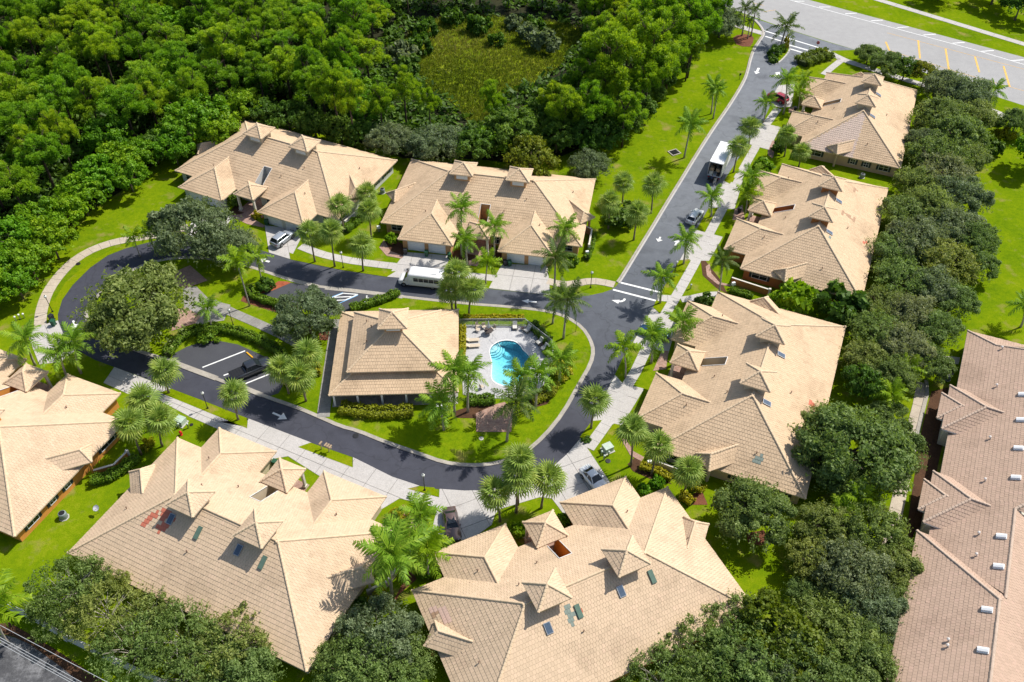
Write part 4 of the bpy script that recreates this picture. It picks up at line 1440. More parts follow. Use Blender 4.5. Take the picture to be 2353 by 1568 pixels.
def duplex(label, fit, wall, cup_wall, tile='tile', flip=False, pieces=0, box=(0, 0, 2353, 1568), spots=(), group='tiled duplex houses round the loop street', rosy=False):
    x, y, r, L, W = fit
    if flip:
        r += math.pi
    root = thing('duplex_house', label, 'house', (x, y, 0), r, group)
    root.scale = (L / HL, W / HW, 1)
    mw = Matrix.Translation((x, y, 0)) @ Matrix.Rotation(r, 4, 'Z') @ Matrix.Diagonal((L / HL, W / HW, 1, 1))
    roof = mesh_obj('roof', HUND, root)
    skip, objs = set(), []
    for px, n, mm, lab in spots:
        for k in spot_tiles(mw, HPL, px, range(len(HPL)) if not isinstance(n, tuple) else n[1], n if not isinstance(n, tuple) else n[0]):
            if k not in skip:
                skip.add(k)
                put_tile(HPL[k[0]], HPL[k[0]]['full'][k[1]], M[mm], roof, .5, 0.012, label=lab)
    if pieces:
        for k in nearest_tiles(mw, HPL, pieces, (0, 1, 2, 3, 4, 5), TW, TE, box):
            if k not in skip:
                skip.add(k)
                put_tile(HPL[k[0]], HPL[k[0]]['full'][k[1]], M[tile], roof, random.choice((.3, .4, .5, .6, .7)))
    if rosy:                                   # a stretch of newer, rosier tiles on one end of the roof
        pk_ = {(5, i) for i, (s_, t_) in enumerate(HPL[5]['full']) if (HPL[5]['o'] + HPL[5]['a'] * s_ + HPL[5]['up'] * t_).y < 0.4} - skip
        rest = {(p, i) for p in range(len(HPL)) for i in range(len(HPL[p]['full']))} - pk_
        only = [dict(pl, cut=[]) for pl in HPL]
        tag(mesh_obj('rosy_tiles', roof_mesh('rosy_tiles', only, M['tile_rose'], rest, seed=77), roof), kind='stuff')
        skip |= pk_
    me = HROOF[tile] if not skip else roof_mesh('roof_tiles', HPL, M[tile], skip, seed=int(abs(x * 7)) + 1)
    tag(mesh_obj('roof_tiles', me, roof), kind='stuff')
    tag(mesh_obj('ridge_caps', HCAP, roof), kind='stuff')
    mesh_obj('fascia', HFAS, root)
    mesh_obj('wall', HWALLV.mesh('wall', M[wall], fix=False), root)
    mesh_obj('well_rim', HRIM, root)
    for s in (-1, 1):
        c = mesh_obj('cupola', CUPW.mesh('cupola', M[cup_wall]), root, (s * 4.75, 0, 0))
        for yy, rz in ((-1.32, 0), (1.32, math.pi)):
            mesh_obj('louvre', CLOUV, c, (0, yy, 7.0), (0, 0, rz))
        for k in (-1, 1):
            dr = mesh_obj('garage_door', DOORM, root, (s * 8.25 + k * 1.75, fy - .01, 0))
            mesh_obj('door_frame', DFRAME, dr)
        cm = mesh_obj('porch_column', COLM.mesh('porch_column', M['offwhite']), root, (s * 1.6, -11.4, 0))
        put_window(root, 'tall', (s * 2.6, -iy - .02, .55), 0, False)
        put_window(root, 'big', (s * 14.3, -iy - .02, .75), 0, False)
        # side walls
        for yy, kd in ((6.6, 'big'), (3.4, 'small'), (.9, 'small'), (-6.3, 'wide')):
            put_window(root, kd, (s * (ix + .02), yy, .85), s * math.pi / 2)
        for xx, kd in ((4, 'wide'), (8, 'big'), (13, 'wide')):
            put_window(root, kd, (s * xx, iy + .02, .7), math.pi, False)
        # recessed side door under the slanting porch
        pw = mesh_obj('side_porch', SIDEP[s].mesh('side_porch', M[wall]), root)
    mesh_obj('front_door', ENTRY, root, (0, -4.75, 0))
    mesh_obj('entry_floor', EFLOOR, root)
    for vx, vy in ((-11, -5.2), (-6.4, -6.0), (6.5, -3.2), (10.8, -6.8), (9.5, -7.6), (-9.6, -7.4), (3.2, -5.5), (13.6, 2.5), (-14.2, -1.2), (2.5, 4.5), (-6, 5.5)):
        if abs(vy) > hy - 4.7 and 3.6 < abs(vx) < 12.9:
            zr = ZE + SL * max(0.3, 4.6 - abs(abs(vx) - 8.25))
        else:
            zr = min(ZE + SL * (hy - abs(vy)), ZE + SL * (hx - abs(vx)))
        mesh_obj('vent_pipe', PIPE, root, (vx, vy, zr))
    return root


SIDEP = {}
for s in (-1, 1):
    b_ = MB()
    b_.hexa([(s * 17.3, -2.25), (s * 15.9, -3.75), (s * 15.75, -3.6), (s * 17.15, -2.1)][:: s], 2.4, 3.05)
    b_.hexa([(s * 17.3, -2.25), (s * 17.1, -2.45), (s * 16.9, -2.25), (s * 17.1, -2.05)][:: s], 0, 2.4)
    SIDEP[s] = b_

SAL, GRY, BRN, ROS = 'salmon coloured replacement tile', 'grey green replacement tile', 'faded brown replacement tile', 'rosy replacement tile'
FRONTP, BACKP, LEFTP, RIGHTP = (0, 1, 2), (3,), (4,), (5,)
D3 = lambda v, x, y: d(v, x, y)
duplex('duplex house with pale grey walls by the woods, silver suv on its driveway', (-41.034, 133.839, -.424, 34.159, 20.032), 'wall_grey', 'wall_cream')
duplex('duplex house with peach walls behind the white shuttle bus', (-3.808, 123.904, -.172, 33.807, 19.647), 'wall_peach', 'wall_peach')
duplex('duplex house farthest up the street, red car on its driveway', (68.147, 153.443, -1.976, 31.532, 18.398), 'wall_tan', 'wall_cream',
       rosy=True)
duplex('duplex house with burnt orange walls beside the parked white and silver car', (51.071, 117.631, -1.981, 32.74, 18.706), 'wall_brown', 'wall_brown',
       spots=[(D3('r13', x, y), (5, BACKP), 'brown_tile', BRN) for x, y in ((1105, 1465), (1145, 1490), (1180, 1515), (1187, 1310))] + [(D3('r23', 1022, 70), (2, BACKP), 'grey_tile', GRY), (D3('r23', 1258, 105), (4, BACKP), 'salmon_tile', SAL)])
duplex('duplex house with cream walls and the dark blue car on its driveway', (33.827, 81.548, -1.972, 33.441, 19.196), 'wall_cream', 'wall_cream',
       spots=[(D3('r23', 880, 1212), (4, BACKP), 'salmon_tile', SAL), (D3('r23', 900, 1228), (3, BACKP), 'salmon_tile', SAL), (D3('r33', 505, 40), (5, RIGHTP), 'grey_tile', GRY), (D3('r33', 535, 22), (3, RIGHTP), 'grey_tile', GRY)])
duplex('duplex house at the bottom centre, white sedan and brown sedan on its driveways', (8.258, 48.448, .447, 33.554, 18.329), 'wall_orange', 'wall_orange', 'tile_pale', True, 265, (950, 1300, 1700, 1568),
       spots=[(D3('r32', x, y), (2, BACKP), 'grey_tile', GRY) for x, y in ((1555, 1050), (1560, 1080), (1590, 1100), (1620, 1095), (1585, 1130), (1580, 1155), (1640, 1105))] + [(D3('r32', 1645, 1070), (3, BACKP), 'salmon_tile', SAL)]
       + [(D3('r32', x, y), (4, RIGHTP), 'rose_tile', ROS) for x, y in ((700, 1060), (715, 1100), (740, 1140), (640, 1060))] + [(D3('r32', 650, 1100), (3, RIGHTP), 'brown_tile', BRN)])
duplex('duplex house at the bottom left with red tile patches below one cupola', (-31.947, 55.38, -.428, 32.915, 18.81), 'wall_cream', 'wall_cream', 'tile_pale', True, 265, (380, 1150, 760, 1568),
       spots=[(D3('r31', x, y), (4, BACKP), 'salmon_tile', SAL) for x, y in ((1140, 390), (1120, 430), (1070, 410), (1020, 450), (1000, 470), (1180, 450), (1140, 490), (1100, 510), (1160, 420))])
duplex('duplex house cut by the left edge, orange wall with shuttered windows', (-69.633, 70.843, -.386, 33.4, 19.101), 'wall_orange', 'wall_orange', 'tile_pale', True)


def roof_item(name, me, v, x, y, zguess, pitch_dir, root=None, label=None, cat=None, group=None):
    return None


# panels standing on the roof beside the cupolas are parts of their houses
HOUSES = [o for o in bpy.data.objects if o.name.startswith('duplex_house')]


def on_roof(root, me, name, lx, ly, side, turn=0.0, lift=.06, label=None):
    """lay a piece on a main roof plane; side: 'f' street side, 'b' back, 'l'/'r' ends (local axes)"""
    if side in 'fb':
        z = ZE + SL * (hy - abs(ly))
        rot = Matrix.Rotation(math.atan(SL) * (1 if side == 'f' else -1), 4, 'X')
    else:
        z = ZE + SL * (hx - abs(lx))
        rot = Matrix.Rotation(math.atan(SL) * (1 if side == 'l' else -1), 4, 'Y')
        rot = Matrix.Rotation(-math.atan(SL) * (1 if side == 'l' else -1), 4, 'Y')
    o = mesh_obj(name, me, root)
    o.matrix_local = Matrix.Translation((lx, ly, z + lift)) @ rot @ Matrix.Rotation(turn, 4, 'Z')
    if label:
        o['label'] = label
    return o


for i, h in enumerate(HOUSES):
    if i in (2, 3, 4):
        for s in (-1, 1):
            on_roof(h, SKY, 'skylight', s * 4.75 + 2.15, 1.9, 'b', 0.2)
hc, hb = HOUSES[5], HOUSES[6]
on_roof(hc, SKY, 'skylight', 5.9, 2.9, 'b')
on_roof(hc, SKY, 'skylight', -3.0, 2.5, 'b')
on_roof(hc, GRN, 'roof_panel', 2.2, 2.6, 'b')
on_roof(hc, GRN, 'roof_panel', -6.9, 2.4, 'b')
on_roof(hb, SKY, 'skylight', 6.3, 2.3, 'b')
on_roof(hb, SKY, 'skylight', -3.3, 2.3, 'b')
on_roof(hb, GRN, 'roof_panel', 2.3, 2.4, 'b', label='green metal roof panel')
on_roof(hb, GRN, 'roof_panel', -6.7, 2.4, 'b', label='green metal roof panel')

# ------------------------------------------------------------------ clubhouse
CX, CY, CR = -16.35, 86.95, R(2.9)
club = thing('clubhouse', 'clubhouse with two tier hip roof and cupola beside the swimming pool', 'building', (CX, CY, 0), CR)
P, caps, eav = [], [], []
lo, li, zl, kl = (8.75, 8.35), (5.6, 5.3), 2.6, 0.42
zt = zl + kl * (lo[0] - li[0])
c1 = [(-lo[0], -lo[1], zl), (lo[0], -lo[1], zl), (lo[0], lo[1], zl), (-lo[0], lo[1], zl)]
c2 = [(-li[0], -li[1], zt), (li[0], -li[1], zt), (li[0], li[1], zt), (-li[0], li[1], zt)]
for i in range(4):
    j = (i + 1) % 4
    P.append([c1[i], c1[j], c2[j], c2[i]])
    caps.append((c1[i], c2[i]))
    eav.append((c1[i], c1[j]))
uo, zu = (6.3, 6.0), 4.6
c3 = [(-uo[0], -uo[1], zu), (uo[0], -uo[1], zu), (uo[0], uo[1], zu), (-uo[0], uo[1], zu)]
zp = zu + .56 * 6.15
for i in range(4):
    P.append([c3[i], c3[(i + 1) % 4], (0, 0, zp)])
    caps.append((c3[i], (0, 0, zp)))
    eav.append((c3[i], c3[(i + 1) % 4]))
zc = 8.75
c4 = [(-2.0, -2.0, zc), (2.0, -2.0, zc), (2.0, 2.0, zc), (-2.0, 2.0, zc)]
for i in range(4):
    P.append([c4[i], c4[(i + 1) % 4], (0, 0, zc + 1.2)])
    caps.append((c4[i], (0, 0, zc + 1.2)))
    eav.append((c4[i], c4[(i + 1) % 4]))
mb_ = MB()
for p in P:
    slab_under(mb_, p)
croof = mb_.build('roof', M['underlay'], club, fix=False)
tag(mesh_obj('roof_tiles', roof_mesh('roof_tiles', tile_planes(P), M['tile'], seed=21), croof), kind='stuff')
mb_ = MB()
for p, q in caps:
    cap_run(mb_, p, q)
tag(mb_.build('ridge_caps', M['cap'], croof, fix=False), kind='stuff')
mb_ = MB()
for p, q in eav:
    fascia_run(mb_, p, q)
mb_.poly([(-8.7, -8.3, 2.48), (-8.7, 8.3, 2.48), (8.7, 8.3, 2.48), (8.7, -8.3, 2.48)])
mb_.poly([(-6.2, -5.9, 4.48), (-6.2, 5.9, 4.48), (6.2, 5.9, 4.48), (6.2, -5.9, 4.48)])
mb_.build('fascia', M['fascia'], club, fix=False)
MB().box(-5.4, 5.4, -5.1, 5.1, zt - .3, 4.47).build('upper_wall', M['wall_cream'], club)
MB().box(-8.1, 8.1, -5.2, 7.8, 0, 2.47).build('wall', M['wall_cream'], club)
MB().box(-8.6, 8.6, -8.2, -5.2, 0, .12).build('porch_floor', M['grey_walk'], club)
for x in (-8.2, -5.0, -1.7, 1.6, 4.9, 8.2):
    MB().box(-.13, .13, -.13, .13, .12, 2.48).build('porch_post', M['white'], club, loc=(x, -7.9, 0))
cc = MB().box(-1.2, 1.2, -1.2, 1.2, 7.0, zc - .02).build('cupola', M['wall_peach'], club)
for yy, rz in ((-1.22, 0), (1.22, math.pi)):
    mesh_obj('louvre', CLOUV, cc, (0, yy, 7.62), (0, 0, rz))
for vx, vy in ((-3.3, 1.0), (-3.8, -1.6), (-4.1, 2.6)):
    mesh_obj('vent_pipe', PIPE, club, (vx, vy, zu + .56 * (6.3 - abs(vx))))
for k in range(3):
    put_window(club, 'wide', (-5 + k * 4.5, -5.22, .8), 0, False)
MB().box(.2, 1.9, -8.75, -8.2, 0, .9).build('porch_wall', M['white'], club, loc=(5.4, -.6, 0))

# ------------------------------------------------------------------ long building at the right edge
O4, A4 = (66.68, 92.28), -2.031
big = thing('apartment_building', 'long building at the right edge with pinkish brown tiled roof', 'building', (O4[0], O4[1], 0), A4)
# local x runs along the eave to the camera, local y points away from the building; v = -y
Z4 = 2.8
T4, E4 = .36, .46
w4 = lambda u, v, z: (u, v, z)
pl4 = lambda pts: [(u, v, z) for u, v, z in pts]
zv = lambda v: Z4 + .5 * v
P, caps, eav = [], [], []
P.append([(0, 0, Z4), (33, 0, Z4), (33, 3.6, zv(3.6)), (3.6, 3.6, zv(3.6))])
P.append([(3.6, 3.6, zv(3.6)), (33, 3.6, zv(3.6)), (33, 8.6, zv(8.6)), (29.6, 12, zv(12)), (6.4, 12, zv(12))])
P.append([(33, 0, Z4), (40.4, 0, Z4), (46.3, 7.6, zv(7.6)), (33, 7.6, zv(7.6))])
P.append([(33, 7.6, zv(7.6)), (34, 7.6, zv(7.6)), (33, 8.6, zv(8.6))])
# north faces
P.append([(0, 0, Z4), (3.6, 3.6, zv(3.6)), (1.2, 9, zv(3.0))])
P.append([(1.2, 9, zv(3.0)), (3.6, 3.6, zv(3.6)), (6.4, 12, zv(12)), (3.0, 14, zv(9))])
caps += [((0, 0, Z4), (3.6, 3.6, zv(3.6))), ((3.6, 3.6, zv(3.6)), (6.4, 12, zv(12))), ((34, 7.6, zv(7.6)), (29.6, 12, zv(12))), ((34, 7.6, zv(7.6)), (46.5, 7.6, zv(7.6)))]
# east slopes
P.append([(34, 7.6, zv(7.6)), (47, 7.6, zv(7.6)), (47, 18, zv(7.6) - 5.2), (34, 18, zv(7.6) - 5.2)])
P.append([(29.6, 12, zv(12)), (34, 7.6, zv(7.6)), (34, 18, zv(7.6) - 1.5)])
# south block
us, vs_, hs = 39.1, -1.35, 8.3
pk = (us + hs, vs_ + hs, Z4 + .5 * hs)
P.append([(us, vs_, Z4), (us + 45, vs_, Z4), (us + 45, vs_ + hs, pk[2]), pk])
P.append([(us, vs_ + 2 * hs, Z4), (us, vs_, Z4), pk])
P.append([pk, (us + 45, vs_ + hs, pk[2]), (us + 45, vs_ + 2 * hs, Z4), (us, vs_ + 2 * hs, Z4)])
caps += [((us, vs_, Z4), pk), (pk, (us + 45, vs_ + hs, pk[2]))]
eav += [((0, 0, Z4), (39.1, 0, Z4)), ((us, vs_, Z4), (us + 45, vs_, Z4)), ((us, 0, Z4), (us, vs_, Z4)), ((3, 12, Z4), (0, 0, Z4))]
# two hipped wings on the long side, each with a lower bay
for u0, u1 in ((13.3, 21.9), (29.6, 38.0)):
    uc, h = (u0 + u1) / 2, (u1 - u0) / 2
    zb, vf = 3.35, -1.0
    zt = zb + .5 * h
    vb = (zt - Z4) / .5
    f, b = (uc, vf + h, zt), (uc, vb, zt)
    vl = (zb - Z4) / .5
    P += [[(u0, vf, zb), (u1, vf, zb), f], [(u0, vf, zb), f, b, (u0, vl, zb)], [(u1, vf, zb), (u1, vl, zb), b, f]]
    caps += [((u0, vf, zb), f), ((u1, vf, zb), f), (f, b)]
    eav += [((u0, vf, zb), (u1, vf, zb)), ((u0, vl, zb), (u0, vf, zb)), ((u1, vf, zb), (u1, vl, zb))]
    zb2, x0, x1, vf2 = 3.0, uc - 2.7, uc + 2.3, -1.75
    h2 = (x1 - x0) / 2
    f2, b2 = ((x0 + x1) / 2, vf2 + h2, zb2 + .5 * h2), ((x0 + x1) / 2, vf2 + h2 + 1.6, zb2 + .5 * h2)
    P += [[(x0, vf2, zb2), (x1, vf2, zb2), f2], [(x0, vf2, zb2), f2, b2, (x0, vf2 + 1.4, zb2)], [(x1, vf2, zb2), (x1, vf2 + 1.4, zb2), b2, f2]]
    caps += [((x0, vf2, zb2), f2), ((x1, vf2, zb2), f2), (f2, b2)]
    eav += [((x0, vf2, zb2), (x1, vf2, zb2)), ((x0, vf2 + 1.4, zb2), (x0, vf2, zb2)), ((x1, vf2, zb2), (x1, vf2 + 1.4, zb2))]
mb_ = MB()
for p in P:
    slab_under(mb_, p)
broof = mb_.build('roof', M['underlay'], big, fix=False)
B4 = tile_planes(P, T4, E4)
mw4 = Matrix.Translation((O4[0], O4[1], 0)) @ Matrix.Rotation(A4, 4, 'Z')
skip = set(nearest_tiles(mw4, B4, 290, range(len(P)), T4, E4, (2060, 1200, 2353, 1568)))
for k in skip:
    put_tile(B4[k[0]], B4[k[0]]['full'][k[1]], M['tile_pink'], broof, random.choice((.3, .4, .5, .6, .7)), 0, T4, E4)
tag(mesh_obj('roof_tiles', roof_mesh('roof_tiles', B4, M['tile_pink'], skip, T4, E4, 33), broof), kind='stuff')
mb_ = MB()
for p, q in caps:
    cap_run(mb_, p, q, .2, .1, .42)
tag(mb_.build('ridge_caps', M['cap_pink'], broof, fix=False), kind='stuff')
mb_ = MB()
for p, q in eav:
    fascia_run(mb_, p, q, .22, .12)
mb_.build('gutter', M['gutter'], big)
mb_ = MB()
ww = [(.5, .6), (13.7, .6), (13.7, -.5), (21.5, -.5), (21.5, .6), (30.0, .6), (30.0, -.5), (37.6, -.5), (37.6, .6), (39.6, .6), (39.6, -.8), (84, -.8), (84, 14), (.5, 14)]
mb_.hexa(ww, 0, 2.7)
mb_.build('wall', M['offwhite'], big)
# low domed roof lights and vent pipes
DOME = MB().box(-.36, .36, -.55, .55, 0, .10).loft([[(-.30, y, .10), (-.26, y, .26), (0, y, .33), (.26, y, .26), (.30, y, .10)] for y in (-.5, .5)]).mesh('roof_light', M['white'])
PIPE2 = MB().tube([(0, 0, -.1), (0, 0, .35)], .09, 8).lathe([(.17, .33), (.17, .42), (.05, .48)], 8).mesh('vent_pipe', M['white_vent'])
inv4 = mw4.inverted()


def on_big(me, name, px, south=False):
    z = 5.0
    for _ in range(12):
        q = inv4 @ Vector((*G(px[0], px[1], z), z))
        z = (Z4 + .5 * (q.y + 1.35)) if south else zv(q.y)
    o = mesh_obj(name, me, big)
    o.matrix_local = Matrix.Translation((q.x, q.y, z + .05)) @ Matrix.Rotation(math.atan(.5), 4, 'X') @ Matrix.Rotation(0, 4, 'Z')
    return o


for px, s in ((D3('r23', 2345, 1155), 0), (D3('r23', 2332, 1330), 0), (D3('r23', 2315, 1525), 0), (D3('r33', 2297, 160), 0), (D3('r33', 2197, 565), 0), (D3('r33', 2178, 772), 0), (D3('r33', 2098, 1070), 1), (D3('r33', 2070, 1350), 1)):
    on_big(DOME, 'roof_light', px, s)
for px, s in ((D3('r23', 2205, 838), 0), (D3('r23', 2168, 1098), 0), (D3('r23', 2122, 1458), 0), (D3('r33', 2088, 180), 0), (D3('r33', 2045, 550), 0), (D3('r33', 2028, 697), 0), (D3('r33', 1835, 1285), 1), (D3('r33', 1830, 1325), 1)):
    on_big(PIPE2, 'vent_pipe', px, s)


# ------------------------------------------------------------------ foliage
def leaf_mesh(name, C, A, B, tone, m, parent_v=None):
    """many small four cornered leaves: centres C, half axes A and B"""
    k = len(C)
    V = np.stack([C - A - B * .6, C + A - B, C + A * 1.05 + B * .6, C - A * .9 + B], 1).reshape(-1, 3)
    me = bpy.data.meshes.new(name)
    me.vertices.add(4 * k)
    me.vertices.foreach_set('co', V.astype(np.float32).ravel())
    me.loops.add(4 * k)
    me.loops.foreach_set('vertex_index', np.arange(4 * k, dtype=np.int32))
    me.polygons.add(k)
    me.polygons.foreach_set('loop_start', np.arange(0, 4 * k, 4, dtype=np.int32))
    me.polygons.foreach_set('loop_total', np.full(k, 4, dtype=np.int32))
    me.attributes.new('tone', 'FLOAT', 'FACE').data.foreach_set('value', np.clip(tone, 0, 1).astype(np.float32))
    me.materials.append(m)
    me.update(calc_edges=True)
    return me


def unit(v):
    return v / np.maximum(np.linalg.norm(v, axis=1, keepdims=True), 1e-6)


def leaves(rs, C, N, size, elong=1.8, tilt=0.8):
    """random leaf axes about outward directions N"""
    k = len(C)
    nn = unit(N + rs.normal(0, tilt, (k, 3)))
    r_ = unit(rs.normal(0, 1, (k, 3)))
    a = unit(np.cross(nn, r_))
    b = np.cross(nn, a)
    sz = size * rs.uniform(.6, 1.35, (k, 1))
    return a * sz * elong * .5, b * sz * .5


def crown_mesh(name, m, seed, R_=5.0, H_=3.4, z0=3.0, lumps=46, per=240, size=.30, lump=.30, elong=1.8, spread=1.0, fluff=.5, flat_=.85, sprig=0.12):
    """a crown built of leaf clumps over a domed volume, hollow below, with gaps between the clumps"""
    rs = np.random.default_rng(seed)
    C, N, T = [], [], []
    heads = []
    nh = 8
    for i in range(nh):
        a = i * 2.39996 + rs.uniform(-.4, .4)
        q = 0 if i == 0 else rs.uniform(.40, .76)
        heads.append((np.array([q * R_ * math.cos(a), q * R_ * math.sin(a), H_ * (.42 if i == 0 else rs.uniform(-.12, .30))]), R_ * rs.uniform(.30, .54)))
    for i in range(lumps):
        hc, hr = heads[i % nh]
        u = rs.uniform(0, 1)
        ph = i * 2.39996 + rs.uniform(-.5, .5)
        th = math.acos(1 - 1.5 * u)
        dirn = np.array([math.sin(th) * math.cos(ph), math.sin(th) * math.sin(ph), math.cos(th)])
        c = hc * spread + dirn * np.array([hr, hr, hr * H_ / R_ * 1.2]) * rs.uniform(.70, 1.12)
        lr = R_ * lump * rs.uniform(.45, 1.0)
        k = int(per * rs.uniform(.5, 1.3))
        p = unit(rs.normal(0, 1, (k, 3)))
        rad = lr * rs.uniform(.35, 1.08, (k, 1)) ** fluff
        q = c + p * rad * np.array([1, 1, flat_])
        C.append(q)
        N.append(p + np.array([0, 0, .35]))
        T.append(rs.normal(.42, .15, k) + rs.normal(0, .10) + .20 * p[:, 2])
    k = int(lumps * per * sprig)
    if k:
        p = unit(rs.normal(0, 1, (k, 3)))
        p[:, 2] = np.abs(p[:, 2]) * 1.1 - .25
        q = p * np.array([R_, R_, H_]) * rs.uniform(.72, 1.2, (k, 1)) * spread
        # gather the loose leaves into twigs
        t = rs.integers(0, max(1, k // 14), k)
        base = q[t]
        q = base * (1 + rs.uniform(-.10, .10, (k, 1))) + rs.normal(0, R_ * .045, (k, 3))
        C.append(q)
        N.append(unit(q))
        T.append(rs.normal(.5, .15, k))
    C = np.concatenate(C) + np.array([0, 0, z0])
    N, T = np.concatenate(N), np.concatenate(T)
    A, B = leaves(rs, C, N, size, elong)
    return leaf_mesh(name, C, A, B, T, m)


def needle_mesh(name, m, seed, R_=4.0, H_=3.5, z0=9.0, lumps=84, size=.33):
    """pine crown: a rounded head made of many separate brushes of needles pointing up and out"""
    rs = np.random.default_rng(seed)
    C, A, B, T = [], [], [], []
    heads = []
    nh = 7
    for i in range(nh):
        a = i * 2.39996 + rs.uniform(-.5, .5)
        q = rs.uniform(0, .15) if i == 0 else rs.uniform(.40, .68)
        heads.append((np.array([q * R_ * math.cos(a), q * R_ * math.sin(a), H_ * (.55 if i == 0 else rs.uniform(-.45, .35))]), R_ * rs.uniform(.30, .50)))
    for i in range(lumps):
        hc, hr = heads[i % nh]
        ph = i * 2.39996 + rs.uniform(-.5, .5)
        th = math.acos(1 - 1.4 * rs.uniform(0, 1))
        dirn = np.array([math.sin(th) * math.cos(ph), math.sin(th) * math.sin(ph), math.cos(th)])
        c = hc + dirn * np.array([hr, hr, hr * .8]) * rs.uniform(.75, 1.05)
        lr = R_ * rs.uniform(.10, .18)
        lt = rs.normal(0, .07)
        k = int(rs.uniform(95, 150))
        p = unit(rs.normal(0, 1, (k, 3)) + np.array([0, 0, .35]) + dirn * .3)
        tc = c + p * lr * rs.uniform(.45, 1.0, (k, 1)) ** .5 * np.array([1, 1, .85])
        dd = unit(p + rs.normal(0, .45, (k, 3)))
        L = size * rs.uniform(.7, 1.3, (k, 1))
        C.append(tc + dd * L * .4)
        A.append(dd * L * .55)
        B.append(unit(np.cross(dd, unit(rs.normal(0, 1, (k, 3))))) * size * .15)
        T.append(rs.normal(.34, .09, k) + lt + .38 * p[:, 2])  # clump tops lighter: light from above put into the needle tone
    C = np.concatenate(C) + np.array([0, 0, z0])
    return leaf_mesh(name, C, np.concatenate(A), np.concatenate(B), np.concatenate(T), m)


def trunk_mesh(name, m, seed, h, r, reach, rise, n=7, lean=.3, sub=True):
    rs = np.random.default_rng(seed)
    b = MB()
    top = Vector((rs.uniform(-lean, lean), rs.uniform(-lean, lean), h))
    b.tube([(0, 0, -.2), (top.x * .3, top.y * .3, h * .4), tuple(top)], [r * 1.25, r, r * .75], 7)
    for k in range(n):
        a = k * 6.283 / n + rs.uniform(-.4, .4)
        s0 = top * rs.uniform(.75, 1.0)
        rr = reach * rs.uniform(.6, 1.0)
        e = Vector((math.cos(a) * rr, math.sin(a) * rr, h + rise * rs.uniform(.3, 1.1)))
        md = s0.lerp(e, .5) + Vector((rs.uniform(-.3, .3), rs.uniform(-.3, .3), .35))
        b.tube([s0, md, e], [r * .5, r * .32, r * .12], 5, cap=False)
        if sub:
            for _ in range(2):
                e2 = md.lerp(e, rs.uniform(.2, .8)) + Vector((rs.uniform(-1, 1), rs.uniform(-1, 1), rs.uniform(.3, 1.0))) * reach * .35
                b.tube([md, e2], [r * .22, r * .07], 4, cap=False)
    return b.mesh(name, m, smooth=True, fix=False)


# kinds of tree: list of (trunk mesh, crown mesh) built at a nominal crown radius
KIND = {}


def kind(name, nominal, height, variants):
    KIND[name] = (nominal, height, variants)


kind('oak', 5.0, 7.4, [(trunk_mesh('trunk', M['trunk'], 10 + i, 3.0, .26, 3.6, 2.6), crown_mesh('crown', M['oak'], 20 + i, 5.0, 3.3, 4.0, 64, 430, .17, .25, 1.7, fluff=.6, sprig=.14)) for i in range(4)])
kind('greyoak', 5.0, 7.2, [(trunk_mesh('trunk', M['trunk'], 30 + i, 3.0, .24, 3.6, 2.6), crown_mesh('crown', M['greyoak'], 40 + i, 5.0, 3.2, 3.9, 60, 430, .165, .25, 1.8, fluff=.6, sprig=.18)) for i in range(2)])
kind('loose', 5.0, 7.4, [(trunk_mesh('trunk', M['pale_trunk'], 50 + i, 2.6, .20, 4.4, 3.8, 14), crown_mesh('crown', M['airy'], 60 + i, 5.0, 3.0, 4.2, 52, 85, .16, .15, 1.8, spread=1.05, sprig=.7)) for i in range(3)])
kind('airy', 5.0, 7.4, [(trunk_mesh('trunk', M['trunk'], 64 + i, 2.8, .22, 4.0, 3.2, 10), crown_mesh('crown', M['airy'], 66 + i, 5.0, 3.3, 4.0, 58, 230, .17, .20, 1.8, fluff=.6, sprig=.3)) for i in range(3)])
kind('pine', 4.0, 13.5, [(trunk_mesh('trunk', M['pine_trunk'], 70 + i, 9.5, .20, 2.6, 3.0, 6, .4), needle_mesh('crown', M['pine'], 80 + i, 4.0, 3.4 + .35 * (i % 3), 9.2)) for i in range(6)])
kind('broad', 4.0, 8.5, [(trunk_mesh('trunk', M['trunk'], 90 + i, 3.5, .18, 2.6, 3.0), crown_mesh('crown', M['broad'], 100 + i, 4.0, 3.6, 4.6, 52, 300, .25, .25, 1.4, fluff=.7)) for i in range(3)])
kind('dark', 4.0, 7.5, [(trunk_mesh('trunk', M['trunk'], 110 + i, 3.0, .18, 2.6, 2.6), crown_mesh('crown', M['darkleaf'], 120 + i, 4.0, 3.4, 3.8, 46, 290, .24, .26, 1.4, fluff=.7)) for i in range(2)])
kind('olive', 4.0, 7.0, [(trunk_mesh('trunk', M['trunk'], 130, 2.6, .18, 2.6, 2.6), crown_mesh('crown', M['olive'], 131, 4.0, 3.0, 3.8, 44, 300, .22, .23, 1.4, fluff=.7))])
BUSH = {}
for nm, mm, sz, el in (('green', 'hedge', .16, 1.4), ('gold', 'goldhedge', .16, 1.5), ('dark', 'darkleaf', .18, 1.5), ('grey', 'greyoak', .16, 1.8), ('broad', 'broad', .22, 1.4)):
    BUSH[nm] = crown_mesh('foliage', M[mm], 140 + len(BUSH), 1.0, .9, .55, 26, 60, sz, .42, el, fluff=.6)
PROTO = {}


